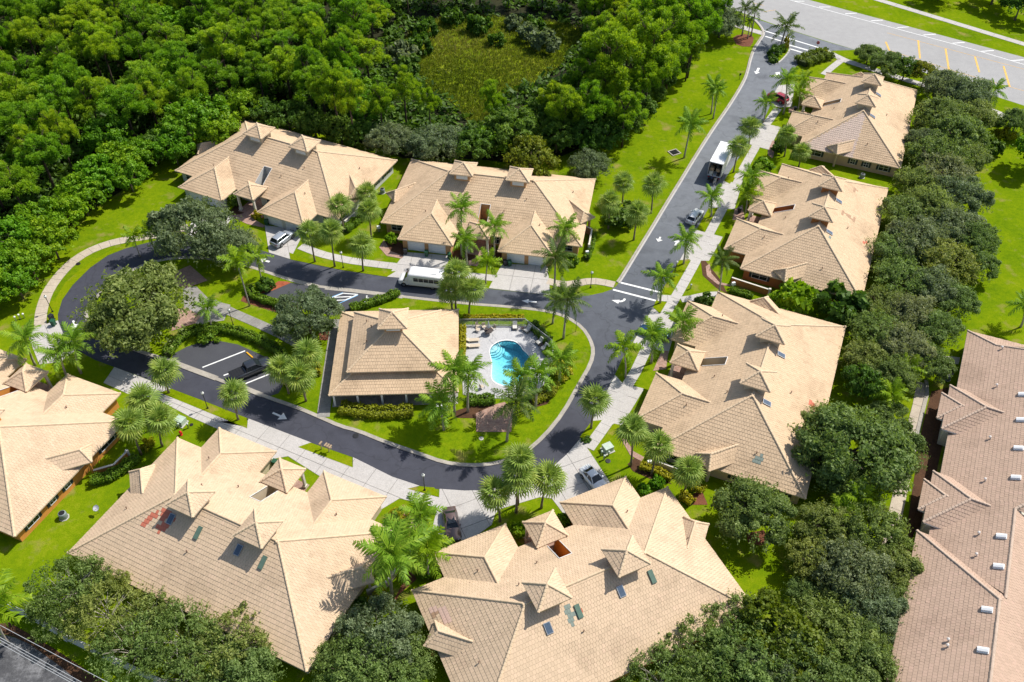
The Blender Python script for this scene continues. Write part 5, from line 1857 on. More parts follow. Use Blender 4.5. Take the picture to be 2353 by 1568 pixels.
def put_tree(name, kd, xy, rad, label, group=None, hs=None, cat='tree', z=0.0, idx=None):
    nom, h, vs = KIND[kd]
    i = random.randrange(len(vs)) if idx is None else idx % len(vs)
    rad *= {'pine': .92, 'oak': .93, 'greyoak': .93}.get(kd, 1.0)
    s = rad / nom
    root = thing(name, label, cat, (xy[0], xy[1], z), random.uniform(0, 6.28), group)
    root.scale = (s * random.uniform(.93, 1.07), s * random.uniform(.93, 1.07), hs if hs else s * random.uniform(.92, 1.08))
    mesh_obj('trunk', vs[i][0], root)
    mesh_obj('crown', vs[i][1], root)
    return root


def tree_at(name, kd, v, x, y, rpx, label, group=None, hf=1.0, cat='tree'):
    """crown centre and crown radius as measured in the photograph"""
    nom, h, _ = KIND[kd]
    X, Y = d(v, x, y)
    k = VIEW[v][2]
    rad = rpx / k / ppm(X, Y, 4)
    sc = rad / nom * hf
    zc = {'oak': 5.2, 'greyoak': 5.0, 'loose': 5.2, 'airy': 5.2, 'pine': 10.0, 'broad': 5.6, 'dark': 4.8, 'olive': 4.8}[kd] * sc
    return put_tree(name, kd, G(X, Y, zc), rad, label, group, sc, cat)


def bush(v, x, y, rpx, kd, label, group=None, hf=1.0, name='shrub'):
    X, Y = d(v, x, y)
    rad = rpx / VIEW[v][2] / ppm(X, Y, .5)
    o = mesh_obj(name, BUSH[kd], None, (*G(X, Y, .5 * rad * hf), 0), (0, 0, random.uniform(0, 6.28)))
    o.scale = (rad, rad * random.uniform(.85, 1.15), rad * hf)
    return tag(o, label, 'shrub', group)


def hedge(name, line, w, h, m, label, size=.14, dens=95, z=0.05, top=.0):
    rs = np.random.default_rng(len(bpy.data.objects))
    line = resample(line, .3)
    P = np.array(line)
    n = len(P)
    Tn = np.gradient(P, axis=0)
    Tn = Tn / np.maximum(np.linalg.norm(Tn, axis=1, keepdims=True), 1e-6)
    L = np.linalg.norm(np.diff(P, axis=0), axis=1).sum()
    k = int(L * (w + 2 * h) * dens)
    i = rs.uniform(0, n - 1.001, k)
    i0 = i.astype(int)
    f = (i - i0)[:, None]
    c = P[i0] * (1 - f) + P[i0 + 1] * f
    nt = np.stack([-Tn[i0][:, 1], Tn[i0][:, 0]], 1)
    a = rs.uniform(0, math.pi, k)
    # rounded box section
    ca, sa = np.cos(a), np.sin(a)
    sx = np.sign(ca) * np.abs(ca) ** .45 * w / 2
    sz = np.abs(sa) ** .45 * h
    wob = 1 + .10 * np.sin(i * .9) + rs.normal(0, .06, k)
    dd = rs.uniform(.75, 1.05, k)
    C = np.stack([c[:, 0] + nt[:, 0] * sx * wob * dd, c[:, 1] + nt[:, 1] * sx * wob * dd, z + sz * wob * dd], 1)
    N = np.stack([nt[:, 0] * ca, nt[:, 1] * ca, sa], 1)
    A, B = leaves(rs, C, N, size, 1.5, .6)
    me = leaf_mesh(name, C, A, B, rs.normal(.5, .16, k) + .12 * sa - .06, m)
    o = mesh_obj(name, me)
    core = MB()
    l_, r_ = offset(line, w * .27), offset(line, -w * .27)
    core.loft([[(p[0], p[1], z), (p[0], p[1], z + h * .6), (q[0], q[1], z + h * .6), (q[0], q[1], z)] for p, q in zip(l_, r_)])
    core.build('inner_twigs', M['twigs'], o)
    return tag(o, label, 'hedge')


# ------------------------------------------------------------------ palms
def frond_feather(name, m, L, droop, n=17, wl=.85, ang=.9, thick=.07, seed=1, plume=0.0, hang=.35):
    """feather leaf along +X with drooping leaflets on both sides"""
    rs = np.random.default_rng(seed)
    b = MB()
    pts = []
    for i in range(9):
        t = i / 8
        pts.append(Vector((L * t * (1 - .16 * droop * t), 0, L * (.20 * t - droop * .62 * t * t))))
    T = []
    b.tube(pts, [thick * (1 - .8 * i / 8) for i in range(9)], 4, cap=False)
    T += [.75] * len(b.f)

    def at(t):
        q = t * 8
        i = min(7, int(q))
        return pts[i].lerp(pts[i + 1], q - i), (pts[i + 1] - pts[i]).normalized()
    for i in range(n * 2):
        t = .14 + .86 * (i // 2 + rs.uniform(0, .5)) / n
        t = min(t, .995)
        p, ax = at(t)
        sd_ = Vector((0, 1 if i % 2 else -1, 0))
        prof = math.sin(math.pi * min(1, .18 + t * .8)) ** .6
        ll = wl * prof * rs.uniform(.85, 1.1)
        dirn = (sd_ + ax * ang * rs.uniform(.6, 1.1) + Vector((0, 0, rs.uniform(-hang, .05) + plume * rs.uniform(-1, 1)))).normalized()
        mid = p + dirn * ll * .5
        tip = p + dirn * ll * .95 - Vector((0, 0, ll * hang * rs.uniform(.5, 1.0)))
        w = ax * .055 * (1.3 if n < 15 else 1.0)
        b.add([p - w, p + w, mid + w * 1.25, mid - w * 1.25, tip], [(0, 1, 2, 3), (3, 2, 4)])
        tn = .45 + rs.normal(0, .13)
        T += [tn, tn]
    me = b.mesh(name, m, fix=False)
    me.attributes.new('tone', 'FLOAT', 'FACE').data.foreach_set('value', np.clip(T, 0, 1))
    return me


def frond_fan(name, m, L, droop, seed=1, n=15):
    """fan leaf: stalk along +X and a half disc of folded blades with hanging tips"""
    rs = np.random.default_rng(seed)
    b = MB()
    st = Vector((L * .5, 0, L * .10))
    b.bar((0, 0, 0), st, .035, .03)
    T = [.7] * 6
    for k in range(n):
        a = (k - (n - 1) / 2) / (n - 1) * 4.1
        ll = L * .70 * (1 - .18 * abs(a) / 2) * rs.uniform(.88, 1.08)
        dx, dy = math.cos(a), math.sin(a)
        dirn = Vector((dx, dy, .10))
        per = Vector((-dy, dx, 0)) * .058 * L * .75
        mid = st + dirn * ll * .6 - Vector((0, 0, .05 * droop))
        tip = st + dirn * ll * .98 - Vector((0, 0, ll * .38 * droop * rs.uniform(.7, 1.3)))
        ridge = Vector((0, 0, .05))
        b.add([st, mid + per, mid + ridge, mid - per, tip], [(0, 2, 1), (0, 3, 2), (1, 2, 4), (2, 3, 4)])
        tn = .45 + rs.normal(0, .14)
        T += [tn, tn + .06, tn, tn + .06]
    me = b.mesh(name, m, fix=False)
    me.attributes.new('tone', 'FLOAT', 'FACE').data.foreach_set('value', np.clip(T, 0, 1))
    return me


FR = {
    'sabal': [frond_fan('frond', M['sabal'], 1.9, .4, 1), frond_fan('frond', M['sabal'], 1.9, .9, 2), frond_fan('frond', M['sabal'], 1.75, 1.4, 3)],
    'queen': [frond_feather('frond', M['queen'], 2.9, .55, 17, .80, .7, .05, 4, .25, .5), frond_feather('frond', M['queen'], 3.0, .95, 17, .80, .7, .05, 5, .25, .55), frond_feather('frond', M['queen'], 2.9, 1.35, 17, .75, .7, .05, 6, .25, .6)],
    'lime': [frond_feather('frond', M['lime'], 2.6, .5, 15, .80, .6, .05, 7, .5, .4), frond_feather('frond', M['lime'], 2.6, .9, 15, .80, .6, .05, 8, .5, .5), frond_feather('frond', M['lime'], 2.5, 1.3, 15, .75, .6, .05, 9, .5, .5)],
    'coco': [frond_feather('frond', M['coco'], 3.5, .45, 19, .85, .85, .06, 10, .05, .35), frond_feather('frond', M['coco'], 3.6, .85, 19, .85, .85, .06, 11, .05, .45), frond_feather('frond', M['coco'], 3.3, 1.3, 19, .8, .85, .06, 12, .05, .55)],
    'royal': [frond_feather('frond', M['coco'], 3.2, .7, 18, .75, .5, .06, 13, .6, .4), frond_feather('frond', M['coco'], 3.2, 1.15, 18, .75, .5, .06, 14, .6, .4), frond_feather('frond', M['coco'], 3.0, 1.5, 18, .7, .5, .06, 15, .6, .4)],
}
DEAD = frond_fan('frond', M['deadfrond'], 1.3, 1.6, 16)
PK = {'sabal': (26, .13, 'palm_trunk', 1.55), 'queen': (16, .14, 'pale_trunk', 1.0), 'lime': (13, .10, 'pale_trunk', 1.0), 'coco': (19, .15, 'pale_trunk', 1.0), 'royal': (13, .17, 'pale_trunk', 1.0)}
TRK = {}


def palm_height(base, top):
    b = G(*base)
    best = None
    for h in np.arange(.8, 13, .05):
        y = PX((b[0], b[1], h))[1]
        if best is None or abs(y - top[1]) < best[0]:
            best = (abs(y - top[1]), h)
    h = best[1]
    q = G(top[0], top[1], h)
    return b, h, (q[0] - b[0], q[1] - b[1])


def palm(kd, bv, bx, by, tx, ty, label, group, scale=1.0, name=None, nf=None, z=0.05, hmax=None):
    base, top = d(bv, bx, by), d(bv, tx, ty)
    b, h, ln = palm_height(base, top)
    if hmax:
        h = min(h, hmax)
    ln = (max(-1.2, min(1.2, ln[0])), 0.0)
    cnt, tr, tm, _ = PK[kd]
    nm = name or {'sabal': 'fan_palm', 'queen': 'feather_palm', 'lime': 'feather_palm', 'coco': 'coconut_palm', 'royal': 'royal_palm'}[kd]
    root = thing(nm, label, 'palm tree', (b[0], b[1], z), 0, group)
    hb = h - (.25 if kd == 'sabal' else .1) * scale
    t = MB()
    pts = [Vector((ln[0] * (q ** 1.6), ln[1] * q, hb * q)) for q in (0, .15, .35, .6, .85, 1.0)]
    rad = [tr * 1.5, tr * 1.15, tr, tr * .95, tr * (1.3 if kd == 'sabal' else .9), tr * (1.5 if kd == 'sabal' else .7)]
    t.tube([(p.x, p.y, p.z - (.2 if i == 0 else 0)) for i, p in enumerate(pts)], [r_ * scale ** .5 for r_ in rad], 8)
    t.build('trunk', M[tm], root, True, fix=False)
    tp = Vector((ln[0], ln[1], hb))
    n = nf or cnt
    rs = random.Random(hash((round(base[0]), round(base[1]))))
    for k in range(n):
        a = k * 2.39996 + rs.uniform(-.25, .25)
        u = (k + .5) / n
        if kd == 'sabal':
            el = R(78) - u * R(128) + rs.uniform(-.15, .15)
            me = FR[kd][min(2, int(u * 3))]
            if u > .93 and rs.random() < .5:
                me = DEAD
        else:
            el = R(72) - u * R(78 if kd != 'coco' else 92) + rs.uniform(-.12, .12)
            me = FR[kd][min(2, int(u * 2.7))]
        o = mesh_obj('frond', me, root, tuple(tp), (rs.uniform(-.3, .3), -el, a))
        s = scale * rs.uniform(.88, 1.1) * (1.16 if kd == 'sabal' else 1.1)
        o.scale = (s, s, s)
    if kd in ('coco', 'royal', 'queen', 'lime'):
        MB().tube([tp - Vector((0, 0, .7 * scale)), tp, tp + Vector((0, 0, .5 * scale))], [.10 * scale, .13 * scale, .03], 7).build('crownshaft', M['lime'] if kd in ('royal', 'lime') else M['queen'], root, True, fix=False)
    return root


# ------------------------------------------------------------------ plant the place
GS = 'fan palms along the street'
sab = [
    ('D', 723.8, 602.5, 711.8, 535.5, 'fan palm on the verge nearest the silver suv driveway', 1.0),
    ('D', 769.4, 613.5, 760.8, 531.5, 'tallest fan palm on the verge left of the lamp post by the upper bays', 1.0),
    ('D', 834.8, 623.5, 831.8, 563.5, 'fan palm on the verge just left of the white shuttle bus', 1.0),
    ('D', 790.8, 533, 780.8, 471.5, 'fan palm at the corner of the pale grey house', 1.0),
    ('D', 853.8, 547.5, 847.8, 483.5, 'fan palm on the lawn between the grey and the peach house', 1.0),
    ('D', 842, 492, 843.8, 445.5, 'rear fan palm between the grey and the peach house', .95),
    ('D', 1039.3, 713, 1031, 668, 'left fan palm of the trio behind the clubhouse', 1.0),
    ('D', 1047.6, 713, 1047.6, 628, 'tallest fan palm of the trio behind the clubhouse', 1.0),
    ('D', 1077.6, 723, 1084, 666, 'right fan palm of the trio behind the clubhouse', 1.0),
    ('D', 1397.6, 526, 1401, 466, 'front fan palm on the lawn at the right end of the peach house', 1.0),
    ('D', 1430, 468, 1432.6, 421, 'rear fan palm on the lawn at the right end of the peach house', .95),
    ('D', 1496, 490, 1501, 425, 'lone fan palm on the lawn beside the street opposite the silver car', 1.0),
    ('D', 1456, 552, 1464, 490, 'fan palm in a planting bed near the street and peach house', 1.0),
    ('D', 1685, 397, 1697.5, 337, 'fan palm leaning over the box truck', 1.0),
    ('D', 1720, 338, 1723.6, 292, 'fan palm on the verge just beyond the box truck', 1.0),
    ('D', 1802, 360, 1808.6, 311, 'fan palm before the entry of the farthest house', .95),
    ('D', 1835, 384, 1842, 350, 'low fan palm at the near corner of the farthest house', .9),
    ('D', 1358, 985, 1367, 921, 'fan palm on the verge between the two lower right driveways', 1.0),
    ('D', 1449, 1071, 1454, 986, 'left fan palm on the lawn behind the white sedan', 1.0),
    ('D', 1497, 1091, 1514, 1024, 'fan palm at the cream house wall behind the yellow hedge', 1.0),
    ('D', 1572, 1135, 1582, 1082, 'fan palm at the near corner of the cream house among yellow shrubs', .95),
    ('D', 1149, 1198, 1137.6, 1133, 'left fan palm on the small lawn between bottom centre driveways', 1.0),
    ('D', 1186.5, 1178, 1191, 1094, 'middle fan palm on the small lawn between bottom centre driveways', 1.1),
    ('D', 1243.7, 1168, 1259, 1100, 'right fan palm on the small lawn between bottom centre driveways', 1.05),
    ('D', 1190, 1160, 1193.5, 1056, 'tallest fan palm rising behind the trio at the bottom driveways', 1.0),
    ('D', 388, 903, 378, 853, 'fan palm on the verge left of the lamp post by the lower bays', 1.0),
    ('D', 547.5, 965, 537.5, 906, 'fan palm on the verge beside the arrow at the lower bays', 1.0),
    ('D', 703.5, 923, 688, 864, 'front fan palm of the clump at the right of the pickup', 1.05),
    ('D', 712, 885, 704.5, 814, 'rear fan palm of the clump at the right of the pickup', 1.05),
    ('D', 664, 905, 646, 848, 'left fan palm of the clump at the right of the pickup', 1.0),
    ('D', 345, 990, 328, 918, 'rear fan palm of the trio by the red hydrant', 1.0),
    ('D', 325, 1045, 297, 974, 'left fan palm of the trio by the red hydrant', 1.05),
    ('D', 373, 1026, 370, 965, 'right fan palm of the trio by the red hydrant', 1.05),
]
for v, bx, by, tx, ty, lab, s in sab:
    palm('sabal', v, bx, by, tx, ty, lab, GS, s)
GQ = 'feather palms around the loop'
qu = [
    ('lime', 985, 1330, 982, 1262, 'bushy bright palm right of the drooping one between the bottom houses', 1.25), ('lime', 985, 1290, 985, 1238, 'rear bright palm between the bottom houses', .8), ('queen', 925, 1330, 918, 1250, 'big bright palm leaning over the bottom left house roof', 1.35),
    ('queen', 1044.6, 953, 1042, 852, 'rear feather palm in front of the pool hedge beside the clubhouse', 1.05), ('queen', 1075, 948, 1077, 858, 'feather palm between clubhouse corner and pool deck', 1.05),
    ('queen', 1020, 989, 1010, 928, 'feather palm on the lawn at the front right corner of the clubhouse', 1.1), ('queen', 1200, 946, 1194, 870, 'feather palm hanging over the near end of the pool', 1.0),
    ('queen', 1231, 938, 1234, 862, 'feather palm behind the coconut palm at the pool', 1.0), ('queen', 1285, 880, 1288, 828, 'feather palm right of the pool fence', 1.0),
    ('queen', 1061, 589, 1060, 480, 'tall feather palm before the light well of the peach house', 1.0), ('queen', 1074, 619, 1068.5, 553, 'dark low feather palm by the left garage of the peach house', .95),
    ('queen', 1135.7, 591, 1135.7, 521, 'feather palm right of the peach house entry', .95), ('queen', 1296, 578, 1298, 527, 'feather palm before the right garage of the peach house', 1.0),
    ('lime', 1116, 654, 1120.5, 602, 'lime green feather palm on the verge right of the bus', 1.0), ('queen', 1570.5, 607, 1576.5, 554, 'feather palm by the driveway of the burnt orange house', 1.0),
    ('queen', 1516.5, 697, 1521.5, 639, 'feather palm at the end of the pedestrian crossing', 1.0), ('lime', 1437, 868, 1433, 800, 'lime feather palm on the verge below the blue car', 1.05),
    ('queen', 1496.5, 835, 1498.5, 772, 'feather palm in front of the blue car', 1.05), ('queen', 1563.5, 789, 1570, 741, 'feather palm at the garage of the cream house', 1.0),
    ('coco', 1650.5, 679, 1660.5, 598, 'dense dark palm at the corner of the burnt orange house', .72), ('queen', 1633.6, 499, 1634.4, 454, 'feather palm on the verge above the silver car', .9),
    ('queen', 1722, 470, 1728, 408, 'rear feather palm at the garage of the burnt orange house', 1.0), ('lime', 1712, 492, 1718.5, 445, 'front feather palm at the garage of the burnt orange house', 1.1),
    ('queen', 1800, 263, 1808.7, 185, 'feather palm beside the red car', 1.05), ('lime', 1833, 256, 1838, 214, 'lime feather palm at the garage of the farthest house', 1.0),
    ('lime', 1843, 240, 1849, 186, 'taller lime feather palm behind the red car', .9), ('queen', 1754.5, 282, 1761.5, 237, 'feather palm on the verge in front of the red car', .9),
    ('royal', 1794.7, 104, 1807, 62, 'royal palm on the entrance island', 1.35), ('royal', 1704.9, 82.5, 1712.4, 20, 'left tall palm in the round mulch bed at the entrance', .8),
    ('royal', 1717.4, 90, 1724, 50, 'short palm in the round mulch bed at the entrance', .45), ('royal', 1725.5, 83.8, 1736, 24, 'right tall palm in the round mulch bed at the entrance', .8),
    ('queen', 1633.6, 262, 1638.6, 199, 'left palm of the pair on the lawn at the upper street', .85), ('queen', 1638.6, 273, 1648.6, 209, 'right palm of the pair on the lawn at the upper street', .85),
    ('queen', 1572, 363, 1588.6, 286, 'lone feather palm on the lawn beside the drain', 1.1), ('queen', 2266, 250, 2285, 208, 'palm beyond the dark trees by the old road', 1.0),
    ('queen', 81, 840, 58, 780, 'feather palm over the driveway at the left edge', 1.1), ('queen', 159, 878, 136, 812, 'bright feather palm beside the left edge house porch', 1.1),
    ('queen', 186, 858, 176, 784, 'feather palm on the verge at the left bend', 1.1), ('lime', 321.7, 590, 306.7, 545, 'small left palm at the top of the loop bend', .8),
    ('lime', 360, 590, 343, 535, 'small right palm at the top of the loop bend', .8), ('lime', 573.8, 704.5, 543.8, 602, 'tall lime palm beside the plaza path', 1.15),
    ('lime', 601.8, 646, 590, 592, 'lime palm by the red mulch bed', .95), ('queen', 488, 757, 476.7, 709, 'small grey palm on the brick plaza edge', .8),
    ('queen', 970.7, 1262, 965, 1182, 'tall feather palm beside the brown sedan', 1.0), ('queen', 901, 1369, 899, 1276, 'drooping feather palm between the two bottom houses', 1.4),
    ('queen', 2345, 752, 2352, 702, 'dark palm on the lawn at the right edge', .95), ('lime', 2050, 950, 2038, 908, 'bright palm among the oaks at the right', 1.0),
    ('lime', 2085, 880, 2088, 846, 'bright palm by the patio of the long building', .9), ('lime', 1975, 1190, 1968, 1148, 'arching bright palm among the lower right oaks', 1.0),
    ('lime', 1938, 1215, 1934, 1180, 'smaller bright palm among the lower right oaks', .9), ('lime', 2125, 760, 2130, 738, 'bright palm at the far corner of the long building', .8),
    ('lime', 20, 1480, 10, 1405, 'bright palm at the bottom left edge', 1.7), ('lime', 1060, 330, 1040, 290, 'x', .7),
]
for kd, bx, by, tx, ty, lab, s in qu:
    if lab != 'x':
        palm(kd, 'D', bx, by, tx, ty, lab, GQ, s)
for bx, by, tx, ty, lab, s in [(1164.6, 1015, 1186, 924, 'coconut palm on the lawn by the brick terrace', 1.0), (1294.6, 779, 1304, 690, 'coconut palm on the lawn inside the right bend', .95),
                               (1269.6, 745, 1278, 692, 'smaller coconut palm behind the one at the right bend', .7), (1274, 663, 1276, 592, 'coconut palm at the peach house driveway', .95)]:
    palm('coco', 'D', bx, by, tx, ty, lab, 'coconut palms', s)

# broad crowns inside the loop
tree_at('oak_tree', 'oak', 'D', 300, 692, 118, 'large round live oak in the left bend of the loop', 'live oaks in the loop')
tree_at('oak_tree', 'greyoak', 'D', 438, 512, 92, 'wide oak in front of the pale grey house', 'live oaks in the loop')
tree_at('oak_tree', 'greyoak', 'D', 525, 555, 62, 'lower oak beside the pale grey house driveway', 'live oaks in the loop')
tree_at('oak_tree', 'greyoak', 'D', 703, 712, 74, 'oak at the accessible parking bays', 'live oaks in the loop')
# the dense row along the right
GR = 'dark oaks in the row behind the right hand houses'
LR = 'dark olive oak in the dense row behind the right hand houses'
for x, y, r_, kd in [(2178, 190, 54, 'greyoak'), (2222, 205, 60, 'greyoak'), (2244, 258, 50, 'oak'), (2168, 255, 62, 'oak'), (2206, 300, 66, 'oak'), (2128, 320, 46, 'greyoak'), (2160, 350, 62, 'airy'), (2228, 352, 50, 'oak'), (2178, 388, 62, 'greyoak'), (2112, 410, 54, 'oak'), (2212, 440, 64, 'greyoak'),
                     (2140, 465, 66, 'oak'), (2085, 480, 56, 'oak'), (2190, 510, 66, 'greyoak'), (2240, 540, 62, 'oak'), (2118, 545, 68, 'greyoak'), (2055, 570, 56, 'oak'), (2180, 590, 64, 'airy'), (2250, 600, 48, 'oak'), (2075, 635, 62, 'airy'), (2140, 650, 62, 'greyoak'), (2195, 680, 54, 'oak'), (2035, 690, 52, 'oak'),
                     (2095, 710, 62, 'greyoak'), (2020, 755, 60, 'airy'), (2150, 745, 58, 'oak'), (2080, 785, 68, 'greyoak'), (1998, 815, 56, 'oak'), (2135, 820, 54, 'oak'), (2050, 850, 62, 'oak'), (1990, 870, 48, 'dark')]:
    tree_at('oak_tree', kd, 'D', x, y, r_, LR, GR)
GB = 'oaks in the lower right'
LB = 'dark green oak in the thicket between the lower right houses and long building'
for x, y, r_, kd, lab in [(1965, 1010, 118, 'oak', 'big oak overhanging the cream house from the right'), (1735, 1165, 90, 'oak', 'round oak at the near corner of the cream house'), (1890, 965, 56, 'oak', LB), (2055, 1020, 70, 'oak', LB), (1940, 1085, 66, 'oak', LB), (2045, 960, 50, 'oak', LB), (1885, 1060, 44, 'oak', LB),
                          (1905, 1205, 70, 'oak', LB), (2010, 1210, 80, 'airy', LB), (1885, 1285, 66, 'airy', LB), (1960, 1300, 90, 'greyoak', LB), (2050, 1290, 66, 'oak', LB), (1850, 1355, 44, 'oak', LB), (2000, 1390, 80, 'greyoak', LB), (2070, 1370, 50, 'oak', LB), (1930, 1370, 60, 'oak', LB),
                          (1690, 1425, 70, 'loose', 'thin crowned oak over the right end of the bottom centre house'), (1800, 1450, 90, 'olive', LB), (1620, 1495, 84, 'loose', 'sparse oak over the bottom centre house roof'), (1720, 1520, 100, 'airy', LB), (1900, 1450, 90, 'airy', LB), (1780, 1540, 90, 'greyoak', LB), (1985, 1460, 70, 'oak', LB),
                          (1860, 1530, 104, 'oak', LB), (1985, 1520, 84, 'oak', LB), (1520, 1555, 76, 'loose', 'lowest sparse oak at the foot of the bottom centre house'), (1620, 1570, 84, 'loose', LB)]:
    tree_at('oak_tree', kd, 'D', x, y, r_, lab, GB)
GL = 'oaks along the lower left wall'
LL = 'pale branched oak in the row along the lower left wall'
for x, y, r_, kd in [(150, 1345, 84, 'loose'), (240, 1400, 84, 'loose'), (130, 1400, 60, 'loose'), (330, 1420, 70, 'loose'), (420, 1460, 84, 'loose'), (520, 1480, 84, 'loose'), (590, 1455, 52, 'loose'), (300, 1480, 80, 'loose'), (410, 1545, 84, 'loose'), (560, 1550, 84, 'oak'), (230, 1330, 48, 'loose')]:
    tree_at('oak_tree', kd, 'D', x, y, r_, LL, GL)
for x, y, r_ in [(870, 1450, 92), (830, 1530, 92), (940, 1510, 60), (760, 1510, 52), (900, 1590, 80)]:
    tree_at('oak_tree', 'greyoak' if x == 870 else 'airy', 'D', x, y, r_, 'dark oak in the gap between the two bottom houses', 'oaks between the bottom houses')
ORD = ['first', 'second', 'third', 'fourth', 'fifth', 'sixth', 'seventh', 'eighth', 'ninth', 'tenth', 'eleventh', 'twelfth', 'thirteenth', 'fourteenth', 'fifteenth', 'sixteenth', 'seventeenth', 'eighteenth', 'nineteenth', 'twentieth']
ORD += ['twenty-' + x for x in ORD[:9]] + ['thirtieth'] + ['thirty-' + x for x in ORD[:9]] + ['fortieth'] + ['forty-' + x for x in ORD[:9]]


def order(group, base, text, key):
    os_ = sorted([o for o in bpy.data.objects if o.get('group') == group and o.get('label') == base], key=key)
    for k, o in enumerate(os_):
        if k < len(ORD):
            o['label'] = text % ORD[k]


far = lambda o: -o.location.y
order(GR, LR, 'dark olive oak, %s from the far end of the row behind the right hand houses', far)
order(GB, LB, 'dark green oak, %s from the far end of the thicket beside the long building', far)
order(GL, LL, 'pale branched oak, %s from the left along the lower left wall', lambda o: o.location.x)
order('oaks between the bottom houses', 'dark oak in the gap between the two bottom houses', 'dark oak, %s from the left in the gap between the two bottom houses', lambda o: o.location.x)
# behind the houses and at the top right
for x, y, r_, kd, lab in [(1001, 318, 58, 'greyoak', 'grey green oak behind the peach house, right of its neighbour'), (895, 310, 52, 'greyoak', 'grey green oak behind the right end of the grey house'), (1224, 352, 58, 'olive', 'yellow green bushy tree behind the peach house'),
                          (1357, 372, 46, 'greyoak', 'small grey oak at the back right corner of the peach house'), (1168, 285, 58, 'dark', 'dark tree at the near edge of the meadow'), (1088, 325, 48, 'dark', 'large leaved dark tree behind the peach house'),
                          (1660, 40, 48, 'greyoak', 'brownish tree at the entrance beside the old road'), (1588, 105, 34, 'pine', 'low pine at the edge of the woods by the entrance'),
                          (2000, 118, 30, 'oak', 'small oak by the old road left of the row'), (2040, 140, 40, 'oak', 'round oak behind the farthest house'), (2085, 150, 32, 'dark', 'bright bushy tree behind the farthest house'), (2130, 165, 34, 'olive', 'yellow green tree by the old road behind the farthest house'),
                          (2172, -48, 46, 'oak', 'dark tree beyond the old road at the top'), (2352, 0, 40, 'dark', 'dark shrubby tree at the top right corner'), (2340, 272, 44, 'oak', 'oak at the right edge by the old road'), (2300, -45, 46, 'dark', 'dark tree beyond the far footpath'),
                          (2395, 330, 50, 'broad', 'leafy tree just outside the right edge of the lawn')]:
    tree_at('oak_tree' if kd != 'pine' else 'pine_tree', kd, 'D', x, y, r_, lab)
# woods: named edge trees first
GP, LP = 'pines in the woods', 'tall bright green pine in the dense woods behind the houses'
GW, LW = 'leafy trees along the woodland edge', 'leafy bright green tree at the edge of the woods'
for x, y, r_ in [(1334, 170, 48), (1272, 210, 42), (1358, 222, 52), (1411, 115, 72), (1478, 178, 52), (1501, 90, 72), (1551, 60, 62), (1602, 35, 58), (1300, 235, 50), (1440, 240, 45), (1400, 180, 55), (1362, 120, 34), (1530, 130, 45), (1450, 60, 60), (1390, 60, 50), (1560, 5, 60), (1500, 20, 60)]:
    tree_at('pine_tree', 'pine', 'D', x, y, r_, 'broad bright pine in the stand right of the meadow', 'pines right of the meadow', .95)
for x, y, r_ in [(1130, 215, 34), (870, 220, 40), (925, 185, 42), (800, 215, 45), (760, 180, 50), (985, 225, 30)]:
    tree_at('pine_tree', 'pine', 'D', x, y, r_, 'slender pine standing at the near edge of the meadow', 'pines at the near edge of the meadow', 1.15)
for x, y, r_, kd in [(60, 590, 50, 'broad'), (110, 540, 50, 'broad'), (20, 540, 55, 'broad'), (30, 640, 45, 'broad'), (85, 500, 50, 'broad'), (265, 365, 46, 'broad'), (215, 400, 50, 'broad'), (290, 395, 40, 'broad'), (180, 440, 48, 'broad'), (400, 215, 50, 'broad'), (455, 265, 58, 'broad'), (500, 290, 48, 'broad'), (410, 290, 50, 'broad'),
                     (350, 330, 44, 'dark'), (320, 345, 40, 'broad'), (395, 330, 42, 'broad'), (555, 235, 45, 'broad'), (520, 240, 40, 'dark'), (600, 250, 40, 'dark'), (660, 262, 42, 'dark'), (720, 275, 38, 'dark'), (780, 290, 40, 'dark'), (840, 300, 40, 'dark'), (1280, 300, 48, 'dark'), (1340, 285, 52, 'dark'), (1400, 262, 46, 'dark'), (1130, 320, 36, 'broad'), (5, 600, 50, 'broad'), (-30, 660, 50, 'broad'), (150, 475, 46, 'broad'), (1245, 262, 44, 'dark'), (1398, 302, 40, 'dark'), (1436, 272, 38, 'dark'), (1466, 242, 36, 'dark'), (1492, 207, 34, 'dark'), (1522, 172, 34, 'dark'), (1552, 140, 32, 'dark'), (1582, 104, 30, 'dark'), (1355, 318, 34, 'dark'), (1420, 230, 36, 'dark'), (1380, 265, 36, 'dark'), (1510, 140, 32, 'dark')]:
    tree_at('broadleaf_tree', kd, 'D', x, y, r_, LW, GW)
order('pines right of the meadow', 'broad bright pine in the stand right of the meadow', 'broad bright pine, %s from the street end of the stand right of the meadow', lambda o: -o.location.x)
order('pines at the near edge of the meadow', 'slender pine standing at the near edge of the meadow', 'slender pine, %s from the left at the near edge of the meadow', lambda o: o.location.x)
order(GW, LW, 'leafy tree, %s from the left along the woodland edge', lambda o: o.location.x)
for x, y, r_ in [(1040, 45, 20), (1100, 62, 22), (975, 70, 22), (1215, 80, 24), (1250, 100, 28), (1230, 65, 20), (960, 110, 26), (925, 130, 30), (940, 160, 24), (1180, 55, 18), (1140, 95, 16)]:
    bush('D', x, y, r_, 'grey' if x in (1215, 1250, 925, 1180) else 'dark', 'bushy shrub on the meadow clearing, ' + {1040: 'small and dark at the far edge', 1100: 'dark, right of the smallest one', 975: 'dark, at the far left', 1215: 'grey, left of the biggest', 1250: 'big grey one at the right', 1230: 'dark, behind the big grey one', 960: 'dark, at the left edge', 925: 'grey, nearest the pines', 940: 'dark, lowest at the left', 1180: 'grey, farthest one', 1140: 'dark, alone in the middle'}[x], 'shrubs on the meadow', 1.2)
# the rest of the woods, scattered


